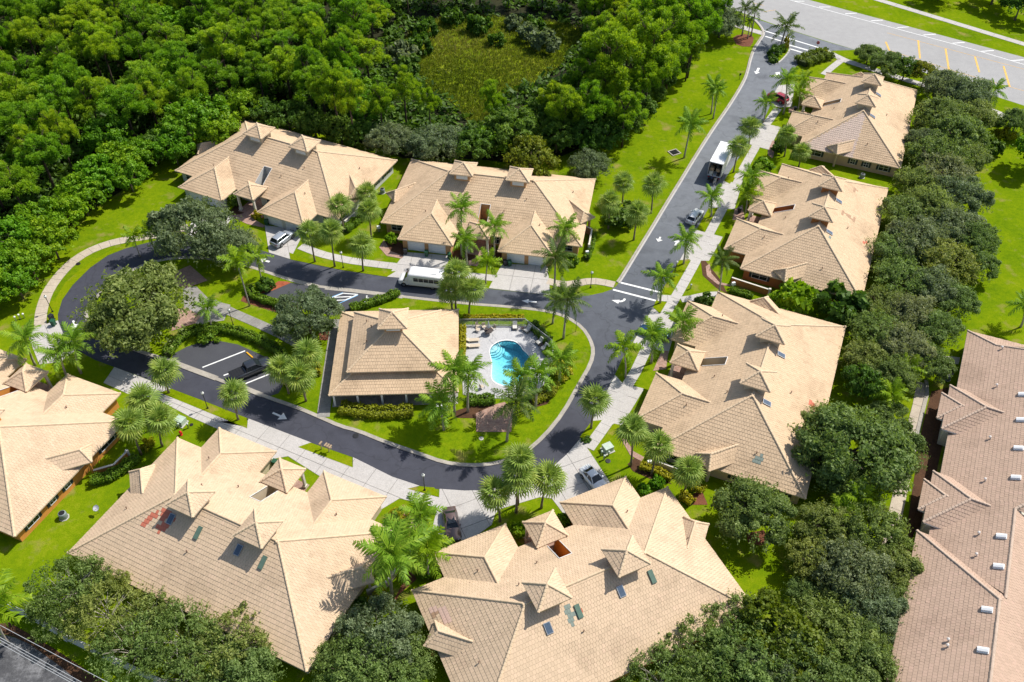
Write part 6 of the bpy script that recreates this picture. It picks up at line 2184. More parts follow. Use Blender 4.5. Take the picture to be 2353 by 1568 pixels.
def inside(p, poly):
    c = False
    for j in range(len(poly)):
        (x0, y0), (x1, y1) = poly[j - 1], poly[j]
        if (y0 > p[1]) != (y1 > p[1]) and p[0] < (x1 - x0) * (p[1] - y0) / (y1 - y0) + x0:
            c = not c
    return c


WPOLY = [(-140, 600), (-20, 560), (60, 490), (150, 420), (240, 350), (320, 300), (390, 260), (470, 215), (560, 195), (700, 235), (840, 250), (900, 215), (835, 140), (845, 40), (930, -55), (1180, -65), (1320, -55), (1390, 10), (1560, 20), (1640, 5), (1660, -120), (-260, -120)]
pts_, tries = [], 0
for o in list(bpy.data.objects):
    if o.parent is None and (o.name.startswith('pine_tree') or o.name.startswith('broadleaf')):
        pts_.append((o.location.x, o.location.y, 1))
n0 = len(pts_)
while len(pts_) - n0 < 262 and tries < 40000:
    tries += 1
    q = (random.uniform(-150, 1660), random.uniform(-85, 600))
    if not inside(q, WPOLY):
        continue
    X, Y = G(q[0], q[1], 10.0)
    if all((X - a) ** 2 + (Y - b) ** 2 > 5.3 ** 2 for a, b, _ in pts_):
        pts_.append((X, Y, 0))
        edge = q[1] > 330 - q[0] * .3 and q[0] < 500
        if random.random() < (.16 if not edge else .3):
            put_tree('broadleaf_tree', random.choice(('broad', 'dark', 'broad')), (X, Y), random.uniform(3.4, 4.8), 'leafy tree among the pines of the dense woods', 'leafy trees in the woods')
        else:
            r_ = random.uniform(3.6, 5.2)
            put_tree('pine_tree', 'pine', (X, Y), r_, LP, GP, hs=random.uniform(.82, 1.12))
# low growth under the woods: nobody could count it
rs = np.random.default_rng(99)
C = []
wp2 = [(-140, 640), (0, 625), (60, 590), (120, 530), (220, 455), (300, 410), (390, 330), (470, 285), (560, 255), (700, 290), (870, 325), (930, 350), (1000, 350), (1120, 360), (1210, 370), (1290, 340), (1400, 290), (1450, 235), (1500, 160), (1560, 110), (1600, 70), (1640, 20), (1640, -100), (-250, -100)]
mea = [(930, 90), (960, 55), (1050, 35), (1160, 40), (1270, 50), (1335, 65), (1340, 110), (1290, 150), (1230, 190), (1160, 230), (1130, 280), (1080, 290), (1050, 240), (960, 190), (925, 140)]
while len(C) < 2600:
    q = (rs.uniform(-150, 1640), rs.uniform(-90, 640))
    if inside(q, wp2) and not inside(q, mea):
        C.append((*G(*q), 0))
C = np.array(C)
k = 22
hh = rs.uniform(.5, 2.4, (len(C), 1, 1))
P3 = C[:, None, :] + rs.normal(0, 1, (len(C), k, 3)) * np.array([.75, .75, 0]) + np.array([0, 0, 1]) * hh * rs.uniform(.1, 1, (len(C), k, 1))
P3 = P3.reshape(-1, 3)
A, B = leaves(rs, P3, np.tile([[0, 0, 1.0]], (len(P3), 1)), .55, 2.0, .7)
tag(mesh_obj('undergrowth', leaf_mesh('undergrowth', P3, A, B, rs.normal(.35, .2, len(P3)), M['darkleaf'])), kind='stuff')
C = []
while len(C) < 9000:
    q = (rs.uniform(920, 1345), rs.uniform(30, 295))
    if inside(q, mea):
        C.append((*G(*q), .05))
C = np.array(C)
hgt = rs.uniform(.25, .8, (len(C), 1))
P3 = np.repeat(C, 4, 0) + rs.normal(0, .25, (len(C) * 4, 3)) * np.array([1, 1, 0])
hg = np.repeat(hgt, 4, 0) * rs.uniform(.6, 1.2, (len(P3), 1))
dr = unit(np.concatenate([rs.normal(0, .45, (len(P3), 2)), np.ones((len(P3), 1))], 1))
tn = .42 + .25 * np.sin(P3[:, 0] * .12) * np.cos(P3[:, 1] * .15) + rs.normal(0, .16, len(P3))
tag(mesh_obj('meadow_grass', leaf_mesh('meadow_grass', P3 + dr * hg * .5, dr * hg * .5, unit(np.cross(dr, rs.normal(0, 1, dr.shape))) * .07, tn, M['tuft'])), kind='stuff')

# hedges
hedge('hedge', gl('K', [(150, 1075), (300, 1100), (480, 1120), (650, 1115), (820, 1100)]), 2.1, 1.1, M['limehedge'], 'long yellow green hedge along the clubhouse porch')
hedge('hedge', gl('P', [(178, 270), (176, 400), (172, 510), (165, 640)]), .9, 1.1, M['goldhedge'], 'yellow hedge between clubhouse wall and pool deck')
hedge('hedge', GD([(386, 822), (405, 790), (440, 768), (490, 758), (545, 768), (600, 788), (645, 815), (668, 845)]), 1.5, 1.15, M['hedge'], 'curved hedge round the lower parking bays')
hedge('hedge', GD([(806, 716), (850, 703), (890, 690), (918, 677)]), 1.3, 1.1, M['hedge'], 'straight hedge at the end of the accessible bays')
hedge('hedge', GD([(573, 668), (583, 685), (610, 697), (655, 708), (690, 722)]), 1.2, 1.1, M['hedge'], 'low hedge at the left of the accessible bays')
hedge('hedge', gl('E', [(880, 640), (1010, 575), (1130, 540), (1240, 520)]), 4.0, 1.5, M['olive'], 'broad clipped hedge block at the entrance', .2, 60)
hedge('hedge', gl('P', [(215, 935), (330, 940), (470, 930)]), 1.7, 1.0, M['hedge'], 'hedge at the near edge of the pool deck')
hedge('hedge', gl('P', [(800, 930), (900, 905), (985, 850), (1000, 790)]), 2.0, 1.0, M['limehedge'], 'rounded yellow green hedge at the right of the pool')
hedge('hedge', gl('P', [(180, 170), (330, 172), (520, 168), (740, 172)]), .9, .6, M['goldhedge'], 'low golden hedge behind the pool fence')
hedge('hedge', gl('P', [(800, 230), (880, 320), (960, 400)]), 1.6, 1.0, M['darkleaf'], 'dark hedge outside the slanting pool fence')
hedge('hedge', gl('U2', [(2240, 740), (2290, 600), (2310, 480)]), 1.0, .9, M['hedge'], 'hedge along the right end of the peach house')
hedge('hedge', gl('U1', [(1420, 560), (1520, 480), (1600, 420)]), 1.4, 1.2, M['hedge'], 'hedge between the grey and peach house')
hedge('hedge', gl('V', [(880, 1140), (1010, 1180), (1150, 1240), (1240, 1290)]), 1.0, .9, M['goldhedge'], 'yellow flowering hedge below the cream house wall')
hedge('hedge', gl('V', [(1330, 1480), (1400, 1500), (1480, 1568)]), 1.3, .9, M['goldhedge'], 'yellow hedge at the right end of the bottom centre house')
hedge('hedge', gl('r31', [(640, 200), (760, 170), (880, 100), (960, 30)]), 1.4, 1.2, M['hedge'], 'hedge between the two bottom left houses')
hedge('hedge', gl('r23', [(320, 445), (400, 465), (480, 490)]), 1.0, .8, M['hedge'], 'trimmed hedge below the burnt orange house')
for v, x, y, r_, kd, lab, hf in [
    ('U2', 165, 510, 60, 'broad', 'round bright shrub at the left garage of the peach house', 1.3), ('U2', 2080, 740, 70, 'green', 'shrub by the right corner of the peach house', 1.0), ('U1', 150, 200, 70, 'dark', 'dark shrub at the entry of the grey house', 1.4),
    ('J', 680, 720, 110, 'dark', 'dense shrub beside the red mulch bed', 1.0), ('J', 1640, 1330, 70, 'dark', 'dark shrub under the oak at the bays', 1.1), ('L', 1700, 520, 90, 'gold', 'yellow croton beside the pickup palms', 1.2), ('L', 1480, 660, 80, 'gold', 'yellow croton below the pickup palms', 1.1),
    ('r23', 755, 505, 130, 'broad', 'round shrub against the burnt orange house wall', 1.1), ('r23', 1085, 550, 125, 'dark', 'second round shrub against the burnt orange house wall', 1.1), ('S', 1240, 710, 80, 'dark', 'low spiky plant by the footpath of the cream house', .8),
    ('E', 540, 470, 70, 'dark', 'dark shrub on the entrance island', 1.2), ('E', 620, 430, 60, 'green', 'green shrub on the entrance island', 1.3), ('E', 690, 320, 30, 'gold', 'tall yellow plant on the entrance island', 2.6), ('E', 520, 570, 55, 'dark', 'low shrub at the tip of the entrance island', .9),
    ('E', 690, 385, 30, 'gold', 'orange yellow plant on the entrance island', 1.6), ('E', 1200, 490, 40, 'gold', 'pale yellow plant by the stop sign', 1.2), ('r32', 390, 430, 62, 'gold', 'golden shrub at the bottom left house entry', 1.0), ('r32', 650, 700, 90, 'broad', 'bright clump between the two bottom houses', 1.3), ('r32', 580, 780, 80, 'broad', 'lower bright clump between the two bottom houses', 1.2),
    ('r32', 265, 985, 60, 'gold', 'yellow shrub below the drooping palm', .9), ('C', 1240, 870, 80, 'broad', 'green plant left of the bottom centre porch', 1.2), ('C', 1690, 750, 70, 'broad', 'green plant right of the bottom centre porch', 1.1), ('r21', 1020, 1500, 45, 'gold', 'yellow shrub under the fan palm trio', 1.1),
    ('V', 1540, 1370, 80, 'gold', 'yellow shrub below the near corner of the cream house', 1.0), ('V', 920, 1400, 80, 'broad', 'feathery plant at the bottom centre house gable', 1.0), ('V', 1080, 1320, 80, 'broad', 'green plant at the bottom centre house back', 1.0), ('V', 265, 820, 40, 'dark', 'tiny shrub on the verge by the driveway', .8),
    ('T', 1300, 390, 110, 'broad', 'mixed shrubs by the utility box of the farthest house', .9), ('T', 1480, 160, 70, 'dark', 'dark shrub at the entry of the farthest house', 1.4), ('P', 1080, 640, 90, 'gold', 'olive shrub right of the pool corner', .9), ('P', 960, 480, 50, 'broad', 'leafy shrub outside the pool fence', 1.2),
    ('r12', 1930, 1500, 90, 'dark', 'dark shrub mass below the fan palms beside the peach house', .9), ('N', 1550, 1100, 110, 'gold', 'yellow shrub on the lawn behind the oak row', 1.0), ('N', 1370, 1290, 110, 'dark', 'dark round shrub on the lawn behind the oak row', 1.2), ('r32', 120, 1080, 80, 'dark', 'low dark shrub at the drooping palm bed', .7),
    ('U1', 400, 360, 50, 'gold', 'orange flowering plant on the grey house porch', 1.2), ('r21', 1440, 760, 60, 'green', 'low shrub at the plaza edge', .8), ('r12', 2060, 500, 1, 'dark', '', 1)]:
    if lab:
        bush(v, x, y, r_, kd, lab, None, hf)


# ------------------------------------------------------------------ vehicles (built along +X = front, wheels on z = 0)
def paint(name, c, metal=0.3):
    return plain(name, c, 0.28, metal, 0.03, 2.0, .5, 0.8)


M['lamp'] = plain('headlamp_lens', (0.62, 0.64, 0.66), 0.15)
M['tail'] = plain('tail_lamp_lens', (0.35, 0.012, 0.012), 0.25)
M['plate'] = plain('plate_white', (0.65, 0.65, 0.62), 0.5)
M['rim'] = plain('alloy_rim', (0.40, 0.41, 0.42), 0.3, 0.8)
WHEELS = {}


def wheel(root, x, y, r_, w=.22):
    if r_ not in WHEELS:
        t = MB()
        pr = [(r_ * .62, -w / 2), (r_ * .94, -w / 2), (r_, -w * .32), (r_, w * .32), (r_ * .94, w / 2), (r_ * .62, w / 2)]
        n = 18
        vs = [(a * math.cos(6.2832 * k / n), z, a * math.sin(6.2832 * k / n)) for a, z in pr for k in range(n)]
        fs = [(i * n + k, i * n + (k + 1) % n, (i + 1) * n + (k + 1) % n, (i + 1) * n + k) for i in range(len(pr) - 1) for k in range(n)]
        t.add(vs, fs)
        h = MB()
        for sg in (-1, 1):
            vs = [(r_ * .63 * math.cos(6.2832 * k / n), sg * w * .40, r_ * .63 * math.sin(6.2832 * k / n)) for k in range(n)] + [(0, sg * w * .34, 0)]
            h.add(vs, [(k, (k + 1) % n, n) for k in range(n)])
            for k in range(5):
                a = 6.2832 * k / 5
                h.bar((0, sg * w * .44, 0), (r_ * .6 * math.cos(a), sg * w * .44, r_ * .6 * math.sin(a)), .06, .03)
        WHEELS[r_] = (t.mesh('tyre', M['tyre'], True), h.mesh('rim', M['rim']))
    wo_ = mesh_obj('wheel', WHEELS[r_][0], root, (x, y, r_))
    mesh_obj('rim', WHEELS[r_][1], wo_)


def section(x, hw, zb, zs, zt, tuck=.86, crown=.04):
    """body ring at x: sill zb, shoulder zs, top edge zt"""
    return [(x, -hw * .92, zb), (x, -hw, zb + .12), (x, -hw, zs - .10), (x, -hw * .97, zs), (x, -hw * tuck, zt), (x, 0, zt + crown), (x, hw * tuck, zt), (x, hw * .97, zs), (x, hw, zs - .10), (x, hw, zb + .12), (x, hw * .92, zb)]


def car(name, label, v, nose, tail, L, W, H, col, style, z=0.03, cat='car'):
    """nose and tail: ground points under front and rear bumper measured in the photograph"""
    a, b = Vector((*g(v, *nose), 0)), Vector((*g(v, *tail), 0))
    c = (a + b) / 2
    ax = (a - b).normalized()
    root = thing(name, label, cat, (c.x, c.y, z), math.atan2(ax.y, ax.x))
    h = L / 2
    w = W / 2
    pm = paint(name + '_paint', col, 0.0 if min(col) > .6 else .3)
    B = MB()
    if style == 'sedan':
        st = [(-h, .80, .42, .74, .86), (-h + .12, .92, .30, .80, .98), (-h + .75, 1, .22, .86, 1.02), (-h + 1.4, 1, .20, .88, .96), (-.1, 1, .20, .88, .94), (h - 1.65, 1, .20, .86, .95), (h - .9, .98, .20, .80, .90), (h - .25, .90, .24, .70, .76), (h, .74, .36, .60, .64)]
        cab = [(-h + .62, .62, 1.00), (-h + 1.35, .60, H), (.05, .61, H), (h - 1.55, .66, .95)]
    elif style == 'suv':
        st = [(-h, .84, .45, .88, 1.0), (-h + .1, .94, .32, .94, 1.08), (-h + .7, 1, .25, .98, 1.06), (-.1, 1, .23, .98, 1.04), (h - 1.5, 1, .23, .98, 1.06), (h - .8, .98, .24, .92, 1.02), (h - .22, .90, .28, .80, .90), (h, .76, .40, .70, .76)]
        cab = [(-h + .10, .66, 1.05), (-h + .55, .66, H - .03), (.25, .68, H), (h - 1.35, .70, 1.06)]
    else:   # pickup
        st = [(-h, .94, .50, 1.02, 1.08), (-h + .06, .98, .42, 1.04, 1.12), (-h + 2.1, 1, .36, 1.04, 1.12), (-h + 2.12, 1, .34, 1.02, 1.12), (0.4, 1, .34, 1.04, 1.12), (h - 1.45, 1, .34, 1.04, 1.14), (h - .35, .97, .36, 1.0, 1.12), (h - .06, .90, .40, .92, 1.0), (h, .86, .46, .84, .9)]
        cab = [(-h + 2.12, .70, 1.12), (-h + 2.35, .69, H), (.75, .69, H), (h - 1.35, .72, 1.12)]
    B.loft([section(x, w * k, zb, zs, zt) for x, k, zb, zs, zt in st])
    body = B.build('body', pm, root, True)
    for p_ in body.data.polygons:
        p_.use_smooth = True
    # wheel arches (dark) and wheels
    wr = .33 if style == 'sedan' else .37 if style == 'suv' else .41
    for sx in (-h + .95, h - .92):
        for sy in (-1, 1):
            A = MB()
            n = 12
            vs = [(sx + (wr + .07) * math.cos(math.pi * k / n), sy * (w + .004), wr + (wr + .07) * math.sin(math.pi * k / n)) for k in range(n + 1)]
            A.add(vs + [(sx, sy * (w + .004), wr)], [(k, k + 1, n + 1) for k in range(n)]).build('wheel_arch', M['black'], root, fix=False)
            wheel(root, sx, sy * (w - .08), wr)
    # cabin: roof and pillars painted, glass between
    (xr, kr, zr), (x1, k1, z1), (x2, k2, z2), (xf, kf, zf) = cab
    wb = w * .90
    yr, y1, y2, yf = w * .86, w * k1 * 1.06, w * k2 * 1.06, w * .88
    roof = MB()
    n = 5
    rg = []
    for i in range(n + 1):
        t = i / n
        x = x1 + (x2 - x1) * t
        yy = y1 + (y2 - y1) * t
        zz = z1 + (z2 - z1) * t + .03 * math.sin(math.pi * t)
        rg.append([(x, -yy, zz - .05), (x, -yy * .9, zz), (x, 0, zz + .03), (x, yy * .9, zz), (x, yy, zz - .05)])
    roof.loft(rg, close=False, cap=False)
    roof.build('roof', pm, root, True)
    zb1 = zr - .02
    cq = [[(xr, -yr, zb1), (xr, yr, zb1)], [(x1, -y1, z1 - .05), (x1, y1, z1 - .05)], [(x2, -y2, z2 - .05), (x2, y2, z2 - .05)], [(xf, -yf, zf - .02), (xf, yf, zf - .02)]]
    G1 = MB().add([cq[0][0], cq[0][1], cq[1][1], cq[1][0]], [(0, 1, 2, 3)])
    G1.build('rear_window', M['glass'], root, fix=False)
    G2 = MB().add([cq[3][0], cq[3][1], cq[2][1], cq[2][0]], [(3, 2, 1, 0)])
    G2.build('windshield', M['glass'], root, fix=False)
    for s, k in ((-1, 0), (1, 1)):
        q = [cq[0][k], cq[1][k], cq[2][k], cq[3][k]]
        MB().add(q, [(0, 1, 2, 3)]).build('side_window', M['glass'], root, fix=False)
        xm = (x1 + x2) / 2 - .1
        for px in (xm,):
            MB().bar((px, s * (y1 + .008), z1 - .03), (px, s * (yr + .015), zb1), .09, .02).build('pillar', pm, root)
        for (p, q_) in ((cq[0][k], cq[1][k]), (cq[3][k], cq[2][k])):
            MB().bar(p, q_, .09, .05).build('pillar', pm, root)
        MB().box(-.10, .10, -.09, .09, -.06, .07).build('mirror', pm, root, loc=(xf - .35, s * (w + .07), zf + .04))
        MB().box(-.03, .03, -.18, .18, -.08, .08).build('headlight', M['lamp'], root, loc=(h - .16, s * w * .68, st[-2][3] - .06), rot=(0, 0, s * .35))
        MB().box(-.03, .03, -.17, .17, -.10, .10).build('tail_light', M['tail'], root, loc=(-h + .03, s * w * .70, st[1][3] - .08), rot=(0, 0, -s * .2))
    MB().box(-.015, .015, -.26, .26, -.07, .07).build('number_plate', M['plate'], root, loc=(-h - .005, 0, .68 if style != 'pickup' else .6))
    MB().box(-.05, .05, -w * .75, w * .75, -.08, .08).build('bumper', M['black'], root, loc=(h - .04, 0, .42))
    MB().box(-.03, .03, -w * .5, w * .5, -.07, .09).build('grille', M['black'], root, loc=(h - .02, 0, .60 if style == 'sedan' else .74))
    if style == 'pickup':
        bed = MB().box(-h + .12, -h + 2.0, -w * .80, w * .80, 1.10, 1.165)
        for k in range(5):
            x = -h + .3 + k * .38
            bed.box(x, x + .06, -w * .78, w * .78, 1.165, 1.20)
        bed.build('bed_cover', M['black'], root)
    if style == 'suv':
        for s in (-1, 1):
            MB().bar((x1 + .1, s * y1 * .88, z1 + .08), (x2 - .05, s * y2 * .88, z2 + .08), .04).build('roof_rail', M['metal'], root)
    return root


car('suv', 'silver grey suv on the driveway of the pale grey house', 'U1', (795, 590), (620, 725), 4.6, 1.85, 1.66, (.34, .37, .41), 'suv', .06)
car('pickup_truck', 'black pickup truck parked nose in beside the yellow wheel stop', 'L', (1225, 470), (790, 655), 5.9, 1.98, 1.86, (.030, .034, .042), 'pickup', .09, 'pickup truck')
car('car', 'silver hatchback parked at the right kerb behind the box truck', 'T', (430, 1025), (325, 1160), 4.5, 1.82, 1.60, (.66, .68, .70), 'suv', .02)
car('car', 'dark blue car on the driveway of the cream house, half hidden by palms', 'S', (470, 1050), (830, 1170), 4.7, 1.84, 1.50, (.012, .05, .13), 'sedan', .06)
car('car', 'red car on the driveway of the farthest house', 'E', (480, 1060), (660, 1140), 4.5, 1.84, 1.65, (.42, .008, .025), 'suv', .06)
car('car', 'brown sedan with panoramic glass roof facing the bottom centre garage', 'C', (610, 975), (560, 680), 4.8, 1.84, 1.46, (.13, .085, .075), 'sedan', .06)
car('car', 'white sedan on the driveway at the right of the bottom centre house', 'C', (2070, 480), (1900, 290), 4.6, 1.82, 1.46, (.74, .76, .78), 'sedan', .06)
pan = [o for o in bpy.data.objects if o.get('label', '').startswith('brown sedan')][0]
MB().box(-.55, .45, -.42, .42, 1.475, 1.50).build('glass_roof', M['glass'], pan)

# shuttle bus
a, b = Vector((*g('U2', 245, 1015), 0)), Vector((*g('U2', 705, 1065), 0))
c = (a + b) / 2 + Vector((.15, 1.15, 0))
ax = (a - b).normalized()
bus = thing('shuttle_bus', 'white shuttle bus with dark windows on the street by the peach house', 'bus', (c.x, c.y, .02), math.atan2(ax.y, ax.x))
Lb, wb = 7.0, 1.15
body = MB()
rg = []
for x, k, zb, zt in ((-3.5, .97, .55, 2.60), (-3.42, 1.0, .50, 2.68), (-1, 1.0, .48, 2.70), (1.35, 1.0, .48, 2.70), (1.75, .98, .48, 2.62), (1.95, .92, .50, 2.40)):
    w_ = wb * k
    rg.append([(x, -w_ * .97, zb), (x, -w_, zb + .2), (x, -w_, zt - .30), (x, -w_ * .93, zt - .07), (x, -w_ * .6, zt), (x, w_ * .6, zt), (x, w_ * .93, zt - .07), (x, w_, zt - .30), (x, w_, zb + .2), (x, w_ * .97, zb)])
body.loft(rg)
body.build('body', M['white'], bus, True)
cab = MB()
cab.loft([[(x, -w_, zb), (x, -w_, zs), (x, -w_ * .86, zt), (x, w_ * .86, zt), (x, w_, zs), (x, w_, zb)] for x, w_, zb, zs, zt in ((1.5, 1.02, .45, 1.35, 2.05), (2.0, 1.01, .42, 1.33, 2.0), (2.62, 1.0, .42, 1.28, 1.36), (3.2, .97, .42, 1.12, 1.2), (3.5, .85, .46, .92, .98))])
cab.build('cab', M['white'], bus)
MB().add([(2.02, -.86, 2.0), (2.02, .86, 2.0), (2.68, .92, 1.36), (2.68, -.92, 1.36)], [(0, 3, 2, 1)]).build('windshield', M['glass'], bus, fix=False)
for s in (-1, 1):
    for k in range(5):
        x0 = -3.05 + k * .82
        MB().box(x0, x0 + .74, -.015, .015, 1.42, 2.12).build('window', M['glass'], bus, loc=(0, s * (wb + .006), 0))
    MB().box(1.62, 2.25, -.012, .012, 1.36, 1.86).build('window', M['glass'], bus, loc=(0, s * 1.0, 0), rot=(s * .10, 0, 0))
    MB().box(-.06, .06, -.12, .12, -.18, .18).build('mirror', M['black'], bus, loc=(2.45, s * 1.25, 1.65))
    MB().box(-.03, .03, -.16, .16, -.09, .09).build('headlight', M['lamp'], bus, loc=(3.49, s * .62, .78))
    MB().box(-.03, .03, -.08, .08, -.2, .2).build('tail_light', M['tail'], bus, loc=(-3.5, s * .95, 1.0))
    wheel(bus, 2.65, s * .95, .40, .26)
    wheel(bus, -2.0, s * .98, .40, .3)
MB().box(.2, 1.1, -1.20, -1.12, .35, .50).box(-1.5, -.3, -1.19, -1.12, .40, .62).build('step_well', M['black'], bus)
MB().box(-2.6, -1.6, -.5, .5, 2.68, 2.80).build('roof_hatch', M['white'], bus)
MB().box(-.16, .16, -.01, .01, 1.0, 1.16).build('door_sign', M['blue_paint'], bus, loc=(1.15, -wb - .012, 0))

# removal truck with open rear
a, b = Vector((*g('T', 620, 600), 0)), Vector((*g('T', 850, 175), 0))
ax = Vector((*g('r13', 330, 700), 0)) - Vector((*g('r13', 30, 1230), 0))
ax.normalize()
r0 = Vector((*g('T', 620, 585), 0))
trk = thing('box_truck', 'white box truck with its loaded rear door open on the street', 'truck', (r0.x, r0.y, .02), math.atan2(ax.y, ax.x))
bw, bz0, bz1, bl = 1.25, 1.0, 3.75, 7.6
bx_ = MB()
t_ = .06
bx_.box(0, bl, -bw, -bw + t_, bz0, bz1).box(0, bl, bw - t_, bw, bz0, bz1).box(0, bl, -bw, bw, bz1, bz1 + t_).box(0, bl, -bw, bw, bz0 - t_, bz0).box(bl - t_, bl, -bw + t_, bw - t_, bz0, bz1)
bx_.build('cargo_box', M['white'], trk)
MB().box(-.03, .10, -bw - .01, -bw + .10, bz0 - .1, bz1 + .07).box(-.03, .10, bw - .10, bw + .01, bz0 - .1, bz1 + .07).box(-.03, .10, -bw, bw, bz1 - .06, bz1 + .07).build('door_frame', M['metal'], trk)
MB().box(.08, 1.6, -bw + .1, bw - .1, bz1 - .14, bz1 - .08).build('roller_door', M['metal'], trk)
MB().box(.3, bl + 2.2, -.45, .45, .55, .9).build('chassis', M['black'], trk)
MB().loft([[(x, -w_, zb), (x, -w_, zs), (x, -w_ * .88, zt), (x, w_ * .88, zt), (x, w_, zs), (x, w_, zb)] for x, w_, zb, zs, zt in ((bl + .15, 1.1, .6, 1.7, 2.55), (bl + 1.1, 1.1, .55, 1.7, 2.55), (bl + 1.6, 1.08, .55, 1.62, 1.75), (bl + 2.5, 1.0, .6, 1.35, 1.42))]).build('cab', M['white'], trk)
MB().add([(bl + 1.16, -.92, 2.5), (bl + 1.16, .92, 2.5), (bl + 1.66, .98, 1.78), (bl + 1.66, -.98, 1.78)], [(0, 3, 2, 1)]).build('windshield', M['glass'], trk, fix=False)
for s in (-1, 1):
    MB().box(bl + .3, bl + 1.1, -.01, .01, 1.72, 2.4).build('side_window', M['glass'], trk, loc=(0, s * 1.07, 0), rot=(s * .1, 0, 0))
    wheel(trk, 1.9, s * 1.0, .48, .36)
    wheel(trk, bl + 1.7, s * .98, .48, .30)
    MB().box(-.03, .03, -.16, .16, .62, .78).build('tail_light', M['tail'], trk, loc=(.02, s * .95, 0))
MB().box(-.75, -.05, -.95, .95, .45, .53).build('loading_step', M['black'], trk)
rsn = random.Random(5)
LOAD = ['%s %s, %s' % (a, b, c) for a in ('nearest the door', 'second row', 'third row', 'deepest') for b, c in (('left', 'low'), ('left', 'high'), ('right', 'low'), ('right', 'high'))]
GC = 'boxes and furniture loaded in the truck'
for k in range(16):
    sx, sy, sz = rsn.uniform(.4, .8), rsn.uniform(.35, .7), rsn.uniform(.35, .8)
    lx, ly, lz = .55 + .75 * (k // 4), (.55 if k % 4 < 2 else -.55) + rsn.uniform(-.12, .12), bz0 + (.0 if k % 2 == 0 else .82)
    col_ = rsn.choice(('wood', 'wicker', 'black', 'metal', 'cushion'))
    q = trk.matrix_basis @ Vector((lx, ly, lz + .02))
    tag(MB().box(-sx / 2, sx / 2, -sy / 2, sy / 2, 0, sz).box(-sx / 2 - .005, sx / 2 + .005, -.04, .04, sz, sz + .004).build('cargo_box', M[col_], None, loc=(q.x, q.y, q.z), rot=(0, 0, trk.rotation_euler.z + rsn.uniform(-.1, .1))),
        'household box, %s in the load of the open box truck' % LOAD[k], 'box', GC)
# hand truck behind the lorry
q = trk.matrix_basis @ Vector((-1.3, -.55, 0))
ht = thing('hand_truck', 'pale hand truck standing behind the open box truck', 'hand truck', (q.x, q.y, .02), trk.rotation_euler.z)
MB().tube([(0, -.2, .12), (0.25, -.2, 1.3), (.22, 0, 1.42), (.25, .2, 1.3), (0, .2, .12)], .03, 6).build('frame', M['metal'], ht)
mb_ = MB()
for k in range(5):
    mb_.bar((.05 * k, -.2, .3 + .2 * k), (.05 * k, .2, .3 + .2 * k), .04)
mb_.build('cross_bars', M['plate'], ht)
MB().box(-.3, 0, -.22, .22, .02, .05).build('toe_plate', M['metal'], ht)
for s in (-1, 1):
    MB().tube([(.08, s * .24, .12), (.08, s * .30, .12)], .12, 10).build('wheel', M['tyre'], ht)


